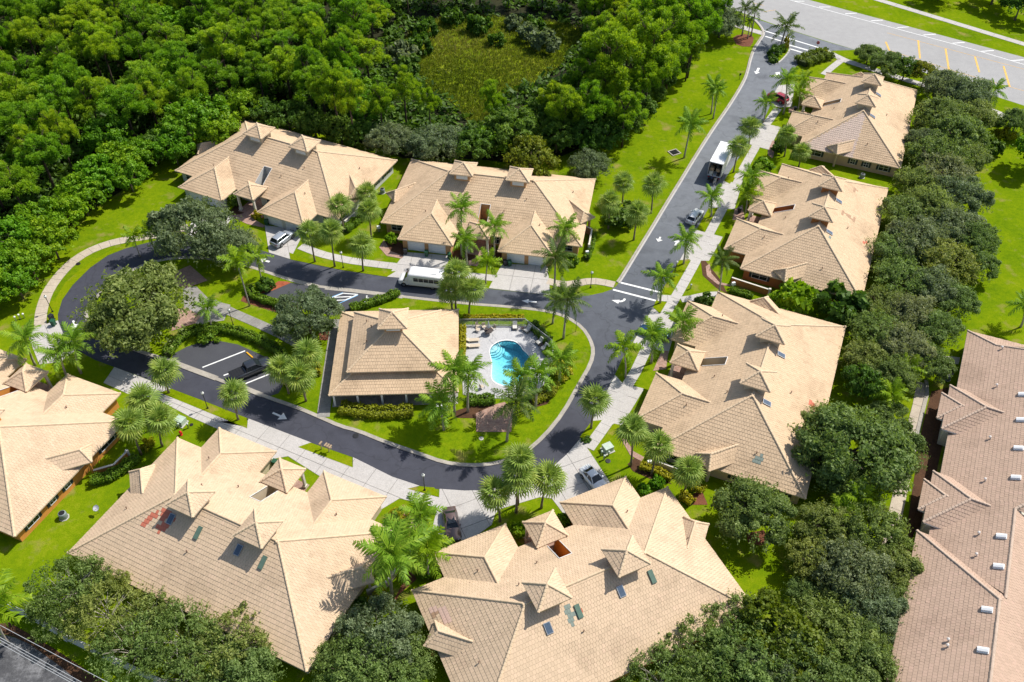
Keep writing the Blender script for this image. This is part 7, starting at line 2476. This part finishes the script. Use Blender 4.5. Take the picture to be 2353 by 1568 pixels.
# the mover: one skinned body, standing behind the truck
def person(name, label, loc, rz, shirt, trousers):
    root = thing(name, label, 'person', loc, rz)
    skin = plain('skin', (0.42, 0.25, 0.17), .6)
    J = {'pelvis': ((0, 0, .95), .15), 'waist': ((.02, 0, 1.12), .135), 'chest': ((.05, 0, 1.36), .165), 'neckb': ((.06, 0, 1.50), .075), 'neck': ((.08, 0, 1.58), .055), 'head': ((.11, 0, 1.70), .10), 'crown': ((.11, 0, 1.78), .085),
         'hl': ((0, .10, .90), .105), 'kl': ((.05, .12, .50), .072), 'al': ((-.02, .13, .09), .048), 'tl': ((.16, .14, .05), .042), 'hr': ((0, -.10, .90), .105), 'kr': ((.10, -.12, .50), .072), 'ar': ((.08, -.13, .09), .048), 'tr': ((.26, -.14, .05), .042),
         'sl': ((.05, .19, 1.44), .07), 'el': ((.13, .26, 1.17), .052), 'wl': ((.36, .22, 1.08), .036), 'pl': ((.45, .21, 1.08), .034), 'sr': ((.05, -.19, 1.44), .07), 'er': ((.13, -.26, 1.17), .052), 'wr': ((.36, -.20, 1.10), .036), 'pr': ((.45, -.19, 1.10), .034)}
    ed = [('pelvis', 'waist'), ('waist', 'chest'), ('chest', 'neckb'), ('neckb', 'neck'), ('neck', 'head'), ('head', 'crown'), ('pelvis', 'hl'), ('hl', 'kl'), ('kl', 'al'), ('al', 'tl'), ('pelvis', 'hr'), ('hr', 'kr'), ('kr', 'ar'), ('ar', 'tr'),
          ('chest', 'sl'), ('sl', 'el'), ('el', 'wl'), ('wl', 'pl'), ('chest', 'sr'), ('sr', 'er'), ('er', 'wr'), ('wr', 'pr')]
    for sd_, wy in (('l', .21), ('r', -.19)):
        zz = 1.08 if sd_ == 'l' else 1.10
        for k in range(4):
            J['f%s%d' % (sd_, k)] = ((.52 + .01 * (1.5 - abs(k - 1.5)), wy + (k - 1.5) * .022, zz), .010)
            J['g%s%d' % (sd_, k)] = ((.545, wy + (k - 1.5) * .022, zz - .045), .008)
            ed += [('p' + sd_, 'f%s%d' % (sd_, k)), ('f%s%d' % (sd_, k), 'g%s%d' % (sd_, k))]
        J['t' + sd_ + 'h'] = ((.46, wy * .78, zz + .045), .010)
        ed.append(('w' + sd_, 't' + sd_ + 'h'))
    ks = list(J)
    me = bpy.data.meshes.new('body')
    me.from_pydata([J[k][0] for k in ks], [(ks.index(a), ks.index(b)) for a, b in ed], [])
    o = mesh_obj('body', me, root)
    md = o.modifiers.new('skin', 'SKIN')
    for i, k in enumerate(ks):
        me.skin_vertices[0].data[i].radius = (J[k][1], J[k][1])
        me.skin_vertices[0].data[i].use_root = (k == 'pelvis')
    o.modifiers.new('sub', 'SUBSURF').levels = 1
    o.modifiers['sub'].render_levels = 2
    m, n, l, p = mat('clothed_body')
    tc = n.new('ShaderNodeTexCoord')
    sx = n.new('ShaderNodeSeparateXYZ')
    l.new(tc.outputs['Object'], sx.inputs[0])
    c1_ = n.new('ShaderNodeMath')
    c1_.operation = 'GREATER_THAN'
    l.new(sx.outputs['Z'], c1_.inputs[0])
    c1_.inputs[1].default_value = .98
    c2_ = n.new('ShaderNodeMath')
    c2_.operation = 'GREATER_THAN'
    l.new(sx.outputs['Z'], c2_.inputs[0])
    c2_.inputs[1].default_value = 1.53
    c3_ = n.new('ShaderNodeMath')
    c3_.operation = 'GREATER_THAN'
    l.new(sx.outputs['X'], c3_.inputs[0])
    c3_.inputs[1].default_value = .24
    c4_ = n.new('ShaderNodeMath')
    c4_.operation = 'MAXIMUM'
    l.new(c2_.outputs[0], c4_.inputs[0])
    c5_ = n.new('ShaderNodeMath')
    c5_.operation = 'MULTIPLY'
    l.new(c3_.outputs[0], c5_.inputs[0])
    l.new(c1_.outputs[0], c5_.inputs[1])
    l.new(c5_.outputs[0], c4_.inputs[1])
    x = mix(n, l, c1_.outputs[0], trousers, shirt)
    x = mix(n, l, c4_.outputs[0], x, (0.42, 0.25, 0.17))
    l.new(x, p.inputs['Base Color'])
    p.inputs['Roughness'].default_value = .85
    me.materials.append(m)
    hair = MB().lathe([(.02, .10), (.075, .085), (.108, .03), (.112, -.03), (.10, -.06)], 12).build('hair', M['black'], root, True, loc=(.085, 0, 1.775))
    fc = MB()
    fc.loft([[(.205, -.012, 1.72), (.205, .012, 1.72)], [(.232, -.016, 1.685), (.232, .016, 1.685)], [(.205, -.014, 1.675), (.205, .014, 1.675)]], cap=False)
    fc.build('nose', skin, root)
    for s in (-1, 1):
        MB().lathe([(.004, -.01), (.013, 0), (.004, .01)], 8).build('eye', M['black'], root, loc=(.198, s * .036, 1.735))
        MB().box(-.02, .02, -.008, .008, -.03, .03).build('ear', skin, root, loc=(.10, s * .102, 1.715))
    MB().box(-.004, .004, -.025, .025, -.005, .005).build('mouth', M['tail'], root, loc=(.203, 0, 1.65))
    return root


q = trk.matrix_basis @ Vector((-.95, .15, 0))
person('person', 'person in a navy shirt and dark trousers standing behind the open box truck', (q.x, q.y, .02), trk.rotation_euler.z, (.025, .04, .10), (.018, .018, .022))

# ------------------------------------------------------------------ street furniture
lampm = MB().lathe([(.14, 0), (.14, .12), (.07, .2), (.055, .5), (.045, 2.7), (.09, 2.75), (.09, 2.85)], 10).mesh('post', M['black'], True)
globe = MB().lathe([(.10, 0), (.19, .12), (.21, .28), (.16, .40)], 12).mesh('globe', M['lamp_globe'], True)
lcap = MB().lathe([(.09, 0), (.08, .05), (.03, .10), (.015, .2)], 12).mesh('cap', M['black'], True)
lamp0 = thing('street_lamp', 'black lamp post on the grass inside the left footpath', 'lamp post', (*G(121, 717), .03), 0, 'lamp posts')
mesh_obj('post', lampm, lamp0)
mesh_obj('globe', globe, lamp0, (0, 0, 2.84))
mesh_obj('cap', lcap, lamp0, (0, 0, 3.22))
for x, y, lab in [(477.5, 939, 'black lamp post on the verge opposite the parked pickup'), (976, 1127, 'lamp post on the small grass wedge by the brown sedan'), (789, 616, 'lamp post between fan palms on the verge left of the bus'), (1357, 661.5, 'lamp post by the curved footpath near the crossing'),
                  (536, 748, 'lamp post beside the island footpath'), (1549, 637, 'lamp post on the verge beyond the crossing')]:
    dup(lamp0, (*G(x, y), .05), 0, lab)
# stop sign
sg = thing('stop_sign', 'red octagonal stop sign at the street entrance', 'sign', (*g('E', 1075, 460), .02), 0)
MB().bar((0, 0, 0), (0, 0, 2.0), .06).build('post', M['metal'], sg)
oc = [(.38 * math.cos(R(22.5 + 45 * k)), .38 * math.sin(R(22.5 + 45 * k))) for k in range(8)]
face = MB()
face.add([(x, -.03, 2.15 + y) for x, y in oc] + [(x, .0, 2.15 + y) for x, y in oc], [tuple(range(7, -1, -1)), tuple(range(8, 16))] + [(k, (k + 1) % 8, 8 + (k + 1) % 8, 8 + k) for k in range(8)])
face.build('sign_plate', M['red'], sg)
tc_ = bpy.data.curves.new('lettering', 'FONT')
tc_.body = 'STOP'
tc_.size = .26
tc_.align_x = 'CENTER'
tc_.align_y = 'CENTER'
tc_.extrude = .002
tc_.materials.append(M['white'])
tmp_ = bpy.data.objects.new('lettering_outline', tc_)
tme = bpy.data.meshes.new_from_object(tmp_)
bpy.data.objects.remove(tmp_)
to_ = bpy.data.objects.new('lettering', tme)
to_.location = (0, .006, 2.15)
to_.rotation_euler = (math.pi / 2, 0, math.pi)
link(to_, sg)
sg.rotation_euler = (0, 0, R(150))
# small dark sign on the lawn by the entrance
ss = thing('lawn_sign', 'small dark sign on a post on the entrance lawn', 'sign', (*g('M', 1040, 1470), 0), .3)
MB().bar((0, 0, 0), (0, 0, 1.3), .06).build('post', M['black'], ss)
MB().box(-.22, .22, -.03, .03, 1.0, 1.5).build('sign_plate', M['black'], ss)
sp_ = thing('sign_post', 'thin dark sign post on the grass inside the right bend', 'sign', (*g('P', 1213, 292), .07), R(60))
MB().bar((0, 0, 0), (0, 0, 2.3), .06).build('post', M['black'], sp_)
MB().box(-.16, .16, -.05, -.03, 1.8, 2.25).build('sign_plate', M['metal'], sp_)
# hydrant
hy_ = thing('fire_hydrant', 'red fire hydrant on the grass by the fan palm trio', 'hydrant', (*g('L', 200, 1275), .02), .4)
MB().lathe([(.22, 0), (.22, .06), (.14, .08), (.14, .55), (.19, .57), (.19, .63), (.16, .70), (.08, .78), (.05, .84)], 12).build('barrel', M['red'], hy_, True)
for s in (-1, 1):
    MB().tube([(0, s * .1, .42), (0, s * .24, .42)], .07, 8).build('outlet', M['red'], hy_)
MB().tube([(.1, 0, .38), (.25, 0, .38)], .09, 8).build('outlet', M['red'], hy_)
# wheeled bins
binm = MB().hexa([(-.24, -.26), (.24, -.26), (.24, .26), (-.24, .26)], .06, .95, [(-.30, -.33), (.30, -.33), (.30, .33), (-.30, .33)])
bing, bind = binm.mesh('bin_body', M['green_bin']), binm.mesh('bin_body', M['dark_bin'])
lidm = MB().hexa([(-.33, -.37), (.33, -.37), (.33, .36), (-.33, .36)], .95, 1.05, [(-.28, -.32), (.28, -.32), (.28, .32), (-.28, .32)])
lidg, lidd = lidm.mesh('lid', M['green_bin']), lidm.mesh('lid', M['dark_bin'])
bwm = MB().tube([(-.3, .26, .1), (.3, .26, .1)], .1, 10).mesh('wheel', M['tyre'])
for v, x, y, kd, lab in [('A', 605, 230, 'd', 'dark wheeled bin at the left bend kerb'), ('A', 625, 290, 'g', 'green wheeled bin at the left bend kerb'), ('U2', 543, 690, 'g', 'green wheeled bin between the left garage doors of the peach house'), ('U2', 785, 715, 'g', 'green wheeled bin by the right post of the left peach garage'),
                         ('U2', 1375, 790, 'd', 'dark wheeled bin at the right peach garage'), ('U2', 1422, 795, 'g', 'green wheeled bin beside the dark one at the right peach garage'), ('U2', 320, 670, 'd', 'dark wheeled bin at the left end of the left peach garage'), ('U1', 520, 470, 'g', 'green wheeled bin at the grey house garage'),
                         ('T', 965, 1000, 'd', 'dark wheeled bin at the burnt orange house entry'), ('E', 798, 1245, 'd', 'dark wheeled bin at the farthest house garage'), ('r31', 1900, 75, 'g', 'green wheeled bin behind the bottom left house garage'), ('U1', 890, 565, 'd', 'dark bin behind the silver suv')]:
    bn = thing('wheeled_bin', lab, 'bin', (*g(v, x, y), .05), random.uniform(-.5, .5), 'wheeled bins')
    mesh_obj('bin_body', bing if kd == 'g' else bind, bn)
    mesh_obj('lid', lidg if kd == 'g' else lidd, bn)
    mesh_obj('wheel', bwm, bn)
# utility pedestals and boxes
pedm = MB().lathe([(.10, 0), (.10, .75), (.15, .76), (.15, .92), (.06, .98)], 10)
for v, x, y, mm, lab in [('A', 190, 240, 'white', 'left white utility pedestal on the lawn at the left edge'), ('A', 285, 205, 'white', 'right white utility pedestal on the lawn at the left edge'), ('A', 235, 215, 'white', 'short white utility pedestal between two taller ones on the left lawn'), ('V', 440, 1000, 'pale_green', 'left pale green pedestal beside the transformer box'),
                         ('V', 468, 1050, 'pale_green', 'front pale green pedestal beside the transformer box'), ('V', 520, 1005, 'pale_green', 'right pale green pedestal beside the transformer box'), ('L', 180, 1195, 'pale_green', 'pale green pedestal left of the pair near the hydrant'), ('L', 285, 1195, 'pale_green', 'pale green pedestal right of the pair near the hydrant'), ('S', 1070, 575, 'pale_green', 'green utility pedestal on the lawn by the crossing footpath')]:
    tag(pedm.build('utility_pedestal', M[mm], None, True, loc=(*g(v, x, y), 0)), lab, 'utility post', 'utility pedestals')
for v, x, y, rz, lab in [('V', 510, 940, .5, 'pale green transformer box on the lawn by the white sedan'), ('L', 200, 1140, -.4, 'pale green transformer box near the red hydrant'), ('T', 1260, 370, .3, 'pale utility box on the lawn of the farthest house')]:
    bx2 = thing('transformer_box', lab, 'utility box', (*g(v, x, y), 0), rz, 'transformer boxes')
    MB().box(-.75, .75, -.7, .7, 0, .1).build('pad', M['concrete'], bx2)
    MB().hexa([(-.6, -.55), (.6, -.55), (.6, .55), (-.6, .55)], .1, .85, [(-.6, -.45), (.6, -.45), (.6, .55), (-.6, .55)]).build('cabinet', M['pale_green'], bx2)
    MB().box(-.62, .62, -.5, .58, .85, .91).build('lid', M['pale_green'], bx2)
# letter boxes
for v, x, y, n, lab in [('L', 1815, 1440, 1, 'single wooden letter box on the verge of the lower street'), ('L', 1900, 1470, 3, 'row of wooden letter boxes on one post on the lower verge')]:
    mbx = thing('letter_box', lab, 'letter box', (*g(v, x, y), .05), R(-28))
    MB().bar((0, 0, 0), (0, 0, 1.1), .1).build('post', M['wood'], mbx)
    if n > 1:
        MB().box(-.55, .55, -.1, .1, 1.08, 1.15).build('shelf', M['wood'], mbx)
    for k in range(n):
        MB().tube([((k - (n - 1) / 2) * .36, -.28, 1.28), ((k - (n - 1) / 2) * .36, .28, 1.28)], .13, 8).build('box', M['wood'], mbx)
# wheel stops
for v, x0, y0, x1, y1, lab in [('L', 952, 328, 1022, 388, 'yellow wheel stop in front of the black pickup'), ('L', 1240, 520, 1290, 560, 'yellow wheel stop right of the black pickup')]:
    a, b = g(v, x0, y0, .1), g(v, x1, y1, .1)
    tag(MB().loft([[(0, -.12, 0), (0, -.09, .14), (0, .09, .14), (0, .12, 0)], [(math.dist(a, b), -.12, 0), (math.dist(a, b), -.09, .14), (math.dist(a, b), .09, .14), (math.dist(a, b), .12, 0)]]).build('wheel_stop', M['yellow_block'], None, loc=(*a, .085), rot=(0, 0, math.atan2(b[1] - a[1], b[0] - a[0]))), lab, 'wheel stop', 'wheel stops')
# covers and drains
for v, x, y, r_, lab in [('A', 902, 0, .0, ''), ('r21', 540, 252, .36, 'dark manhole cover in the left footpath'), ('P', 345, 1275, .32, 'pale round cover on the lawn by the brick terrace'), ('K', 290, 1310, .42, 'dark stain like round cover on the street by the clubhouse'), ('V', 515, 1065, .35, 'round lid on the lawn by the transformer box'), ('L', 318, 1158, .25, 'small round brown lid near the hydrant')]:
    if r_:
        tag(MB().lathe([(r_, 0), (r_, .03), (r_ * .85, .04)], 16).build('manhole_cover', M['concrete'] if v == 'P' else M['black'], None, loc=(*g(v, x, y), .05 if v in 'r21' else .09 if v == 'P' else .03)), lab, 'cover', 'round covers')
dr = thing('storm_drain', 'concrete storm drain inlet in the lawn beside the street', 'drain', (*g('T', 115, 215), 0), .5)
MB().box(-1.0, 1.0, -.9, -.7, 0, .14).box(-1.0, 1.0, .7, .9, 0, .14).box(-1.0, -.8, -.7, .7, 0, .14).box(.8, 1.0, -.7, .7, 0, .14).build('frame', M['kerb'], dr)
gt = MB()
for k in range(8):
    gt.box(-.78 + k * .2, -.70 + k * .2, -.7, .7, .02, .10)
gt.build('grate', M['black'], dr)
# air conditioners
acb = MB().lathe([(.46, .05), (.48, .1), (.48, .85), (.44, .95), (.36, .97)], 18).mesh('casing', plain('grey_green_casing', (.20, .24, .24), .5), True)
fan = MB().lathe([(.36, 0), (.36, .02)], 18)
for k in range(6):
    a = k * math.pi / 3
    fan.bar((0, 0, .03), (.34 * math.cos(a), .34 * math.sin(a), .03), .12, .02)
fan = fan.mesh('fan', M['black'])
pad_ = MB().lathe([(.62, 0), (.62, .06)], 8).mesh('pad', M['concrete'])
for v, x, y, lab, sq in [('H', 985, 610, 'round grey air conditioner beside the orange wall at the left', 1.0), ('r13', 1235, 1225, 'air conditioner by the tan wall of the farthest house', .85), ('r12', 285, 1330, 'air conditioner between the grey and peach house', .9), ('r23', 1840, 1000, 'air conditioner with white fan ring by the long building', .95), ('r23', 1820, 1045, 'lower air conditioner by the long building', .9)]:
    ac = thing('air_conditioner', lab, 'air conditioner', (*g(v, x, y), 0), 0, 'air conditioners')
    ac.scale = (sq, sq, sq)
    mesh_obj('casing', acb, ac)
    mesh_obj('fan', fan, ac, (0, 0, .96))
    mesh_obj('pad', pad_, ac)
# satellite dish
sdh = thing('satellite_dish', 'pale grey satellite dish on a post on the grass at the left', 'satellite dish', (*g('H', 1520, 540), 0), R(-95))
MB().tube([(0, 0, 0), (0, 0, 1.0)], .03, 8).build('post', M['metal'], sdh)
MB().lathe([(.02, -.10), (.18, -.08), (.32, -.03), (.40, .03), (.36, .0), (.02, -.07)], 16).build('reflector', M['dish'], sdh, True, loc=(.1, 0, 1.15), rot=(0, .55, 0))
MB().bar((.1, 0, 1.0), (.55, 0, 1.35), .03).build('feed_arm', M['metal'], sdh)

# ------------------------------------------------------------------ pool side
fc_ = [g('P', 150, 240, 0), g('P', 745, 236, 0), g('P', 990, 430, 0), g('P', 1005, 640, 0)]
fe = thing('pool_fence', 'pale grey metal picket fence round the pool deck', 'fence', (0, 0, 0))
FH = 1.35
for i in range(3):
    a, b = Vector((*fc_[i], .14)), Vector((*fc_[i + 1], .14))
    L = (b - a).length
    n = max(1, round(L / 1.9))
    for k in range(n + (1 if i == 2 else 0)):
        p = a.lerp(b, k / n)
        MB().box(-.035, .035, -.035, .035, 0, FH + .06).build('post', M['fence'], fe, loc=tuple(p))
    for zz in (.15, FH):
        MB().bar(a + Vector((0, 0, zz)), b + Vector((0, 0, zz)), .05, .05).build('rail', M['fence'], fe)
    mb_ = MB()
    m_p = int(L / .13)
    for k in range(1, m_p):
        p = a.lerp(b, k / m_p)
        mb_.box(p.x - .018, p.x + .018, p.y - .018, p.y + .018, p.z + .15, p.z + FH)
    tag(mb_.build('pickets', M['fence'], fe), kind='stuff')


def chair_proto(seatmat, kind_):
    r_ = bpy.data.objects.new('pool_chair', None)
    link(r_)
    if kind_ == 'club':
        MB().hexa([(-.36, -.38), (.36, -.38), (.36, .38), (-.36, .38)], .28, .46).build('seat', M['cushion'], r_)
        MB().add([(-.34, .30, .44), (.34, .30, .44), (.34, .58, 1.0), (-.34, .58, 1.0), (-.34, .42, .44), (.34, .42, .44), (.34, .68, 1.0), (-.34, .68, 1.0)], [(0, 1, 2, 3), (4, 7, 6, 5), (0, 4, 5, 1), (3, 2, 6, 7), (0, 3, 7, 4), (1, 5, 6, 2)]).build('backrest', M['cushion'], r_)
        for s in (-1, 1):
            MB().tube([(s * .40, -.4, .0), (s * .42, -.4, .58), (s * .42, .35, .62), (s * .42, .5, .0)], .035, 6).build('arm', M['wicker'], r_)
        MB().box(-.38, .38, -.40, .45, .2, .28).build('frame', M['wicker'], r_)
    else:
        MB().hexa([(-.27, -.27), (.27, -.27), (.27, .27), (-.27, .27)], .42, .46).build('seat', M[seatmat], r_)
        MB().box(-.27, .27, .25, .29, .46, .95).build('backrest', M[seatmat], r_)
        for sx in (-1, 1):
            for sy in (-1, 1):
                MB().bar((sx * .26, sy * .26, 0), (sx * .26, sy * .26, .44), .04).build('leg', M['wicker'], r_)
    return r_


cp = chair_proto('cushion', 'club')
first = True
for v, x, y, rz, lab in [('Q', 1170, 255, .05, 'pale cushioned chair against the back pool fence'), ('Q', 1365, 305, -.75, 'cushioned chair at the corner of the pool fence'), ('Q', 1560, 505, -.9, 'upper cushioned chair of the pair along the slanting fence'), ('Q', 1640, 605, -.9, 'lower cushioned chair of the pair along the slanting fence'), ('Q', 1720, 700, -1.2, 'pale chair half hidden at the right end of the deck'), ('Q', 1690, 840, -1.4, 'lowest pale chair at the right end of the deck')]:
    o = cp if first else dup(cp)
    first = False
    o.location = (*g(v, x, y), .14)
    o.rotation_euler = (0, 0, rz)
    tag(o, lab, 'chair', 'cushioned pool chairs')
dc = chair_proto('strap', 'dining')
first = True
for v, x, y, rz, lab in [('Q', 565, 300, 1.2, 'beige chair left of the round pool table'), ('Q', 660, 250, .3, 'dark chair behind the round pool table'), ('Q', 815, 270, -.9, 'chair right of the round pool table'), ('Q', 560, 230, .8, 'dark chair at the back fence left of the table'), ('Q', 625, 1235, 2.2, 'lone chair on the near side of the deck')]:
    o = dc if first else dup(dc)
    first = False
    o.location = (*g(v, x, y), .14)
    o.rotation_euler = (0, 0, rz)
    tag(o, lab, 'chair', 'sling pool chairs')
tb_ = thing('round_table', 'dark round table under a folded parasol by the pool', 'table', (*g('Q', 735, 335), .14))
MB().lathe([(.62, .68), (.66, .70), (.66, .74), (.62, .76)], 18).build('tabletop', M['wicker'], tb_)
for k in range(4):
    a = k * math.pi / 2 + .4
    MB().bar((.45 * math.cos(a), .45 * math.sin(a), 0), (.3 * math.cos(a), .3 * math.sin(a), .7), .05).build('leg', M['wicker'], tb_)
um = thing('parasol', 'folded pale grey parasol standing in the round table', 'parasol', (*g('Q', 735, 335), .14))
MB().tube([(0, 0, 0), (0, 0, 2.6)], .03, 8).build('pole', M['wicker'], um)
MB().lathe([(.07, 1.1), (.20, 1.25), (.17, 1.8), (.09, 2.4), (.02, 2.65)], 10).build('canopy', M['fence'], um, True)
st2 = thing('side_table', 'small wire side table between two pool chairs', 'table', (*g('Q', 1290, 275), .14), 0, 'small pool side tables')
MB().lathe([(.30, .42), (.30, .46)], 14).build('tabletop', M['wicker'], st2)
MB().bar((0, 0, 0), (0, 0, .43), .06).build('leg', M['wicker'], st2)
dup(st2, (*g('Q', 1590, 545), .14), 0, 'small side table between the chairs along the slanting fence')
lg = thing('sun_lounger', 'upper beige sun lounger left of the pool', 'sun lounger', (*g('Q', 480, 460), .14), 0, 'sun loungers by the pool')
MB().box(-.95, .55, -.32, .32, .30, .34).build('seat', M['strap'], lg)
MB().add([(.55, -.32, .30), (1.05, -.32, .62), (1.05, .32, .62), (.55, .32, .30), (.55, -.32, .34), (1.05, -.32, .66), (1.05, .32, .66), (.55, .32, .34)], [(0, 1, 2, 3), (4, 7, 6, 5), (0, 4, 5, 1), (1, 5, 6, 2), (2, 6, 7, 3), (3, 7, 4, 0)]).build('backrest', M['strap'], lg)
for sx in (-.8, .6):
    for sy in (-.3, .3):
        MB().bar((sx, sy, 0), (sx, sy, .31), .05).build('leg', M['white'], lg)
lg.rotation_euler = (0, 0, math.pi + .12)
dup(lg, (*g('Q', 490, 555), .14), math.pi + .12, 'lower beige sun lounger left of the pool')

# ------------------------------------------------------------------ lower left wall, wires, side walls
wl_ = [g('W', -120, 560), g('W', 230, 650), g('W', 420, 740), g('W', 880, 1010), g('W', 1540, 1330), g('W', 2250, 1660), g('W', 3200, 2130)]
bwall = thing('boundary_wall', 'pale grey rendered wall along the lower left road', 'wall', (0, 0, 0))
for i in range(len(wl_) - 1):
    a, b = wl_[i], wl_[i + 1]
    L = math.dist(a, b)
    ang = math.atan2(b[1] - a[1], b[0] - a[0])
    n = max(1, round(L / 5))
    for k in range(n):
        MB().box(.02, L / n - .02, -.09, .09, 0, 1.75).build('wall_panel', M['wall_grey'], bwall, loc=(a[0] + (b[0] - a[0]) * k / n, a[1] + (b[1] - a[1]) * k / n, 0), rot=(0, 0, ang))
        MB().box(-.2, .2, -.2, .2, 0, 1.95).build('pier', M['wall_grey'], bwall, loc=(a[0] + (b[0] - a[0]) * k / n, a[1] + (b[1] - a[1]) * k / n, 0), rot=(0, 0, ang))
ca = lambda x, y: Vector((*g('W', x, y, 8.0), 8.0))
for k, (x0, y0, x1, y1, lab) in enumerate([(0, 815, 1420, 1568, 'topmost pale overhead wire at the lower left corner'), (0, 975, 1080, 1568, 'second overhead wire at the lower left corner'), (0, 1010, 990, 1568, 'third overhead wire at the lower left corner'), (0, 1055, 930, 1568, 'lowest overhead wire at the lower left corner')]):
    a, b = ca(x0, y0), ca(x1, y1)
    dd = b - a
    pts = [a + dd * t + Vector((0, 0, -.15 + .3 * (2 * t / 3 - .35) ** 2)) for t in np.linspace(-1, 2.2, 14)]
    tag(MB().tube(pts, .028, 5).build('overhead_wire', M['fence'], None, True), lab, 'wire', 'overhead wires')
for v, pts, mm, h, lab in [('U2', [(2225, 440), (2290, 470), (2260, 640)], 'wall_peach', 1.3, 'low peach garden wall at the right end of the peach house'), ('U1', [(1420, 490), (1560, 370)], 'wall_grey', 1.2, 'white garden wall beside the grey house'),
                           ('V', [(1030, 1110), (1330, 1225)], 'wall_cream', 1.1, 'cream garden wall below the cream house'), ('r23', [(330, 385), (590, 470)], 'wall_brown', 1.2, 'burnt orange garden wall below the burnt orange house'),
                           ('r31', [(660, 140), (800, 100), (890, 10)], 'wall_orange', 1.0, 'curved brown garden wall between the two left houses'), ('r32', [(180, 970), (310, 915), (420, 770)], 'wall_cream', 1.1, 'pale garden wall between the two bottom houses'),
                           ('N', [(1225, 930), (1500, 985)], 'wall_tan', 1.6, 'tan garden fence behind the dark oak row')]:
    q = gl(v, pts)
    gw = thing('garden_wall', lab, 'wall', (0, 0, 0), 0, 'low garden walls')
    for a, b in zip(q, q[1:]):
        MB().bar((a[0], a[1], h / 2), (b[0], b[1], h / 2), .18, h).build('wall_panel', M[mm], gw)
        MB().bar((a[0], a[1], h + .03), (b[0], b[1], h + .03), .26, .06).build('coping', M['offwhite'], gw)
    MB().box(-.17, .17, -.17, .17, 0, h + .25).build('pier', M['offwhite'], gw, loc=(q[-1][0], q[-1][1], 0))
# garden lanterns at the wall ends (white boxes seen from above)
for v, x, y, lab in [('U2', 2245, 655, 'white utility box on the wall end by the peach house'), ('U1', 1800, 500, 'white box at the left corner of the peach house'), ('V', 990, 1080, 'white box with a dark mark on the cream garden wall'), ('r32', 470, 660, 'white box among the bright clumps of the bottom houses'), ('r23', 350, 390, 'white box at the burnt orange garden wall')]:
    lb = thing('meter_box', lab, 'utility box', (*g(v, x, y, .8), 0), .3, 'white meter boxes')
    MB().box(-.1, .1, -.1, .1, 0, .7).build('post', M['metal'], lb)
    MB().hexa([(-.32, -.22), (.32, -.22), (.32, .22), (-.32, .22)], .7, 1.15, [(-.26, -.16), (.26, -.16), (.26, .16), (-.26, .16)]).build('box', M['white'], lb)
fl = thing('garden_flag', 'small striped flag by the porch plants of the grey house', 'flag', (*g('U1', 460, 420), .05), .5)
MB().bar((0, 0, 0), (0, 0, 1.2), .03).build('post', M['black'], fl)
for k in range(5):
    MB().box(-.0, .42, -.008, .008, .45 + k * .13, .58 + k * .13).build('stripe', M['red'] if k % 2 == 0 else M['white'], fl)
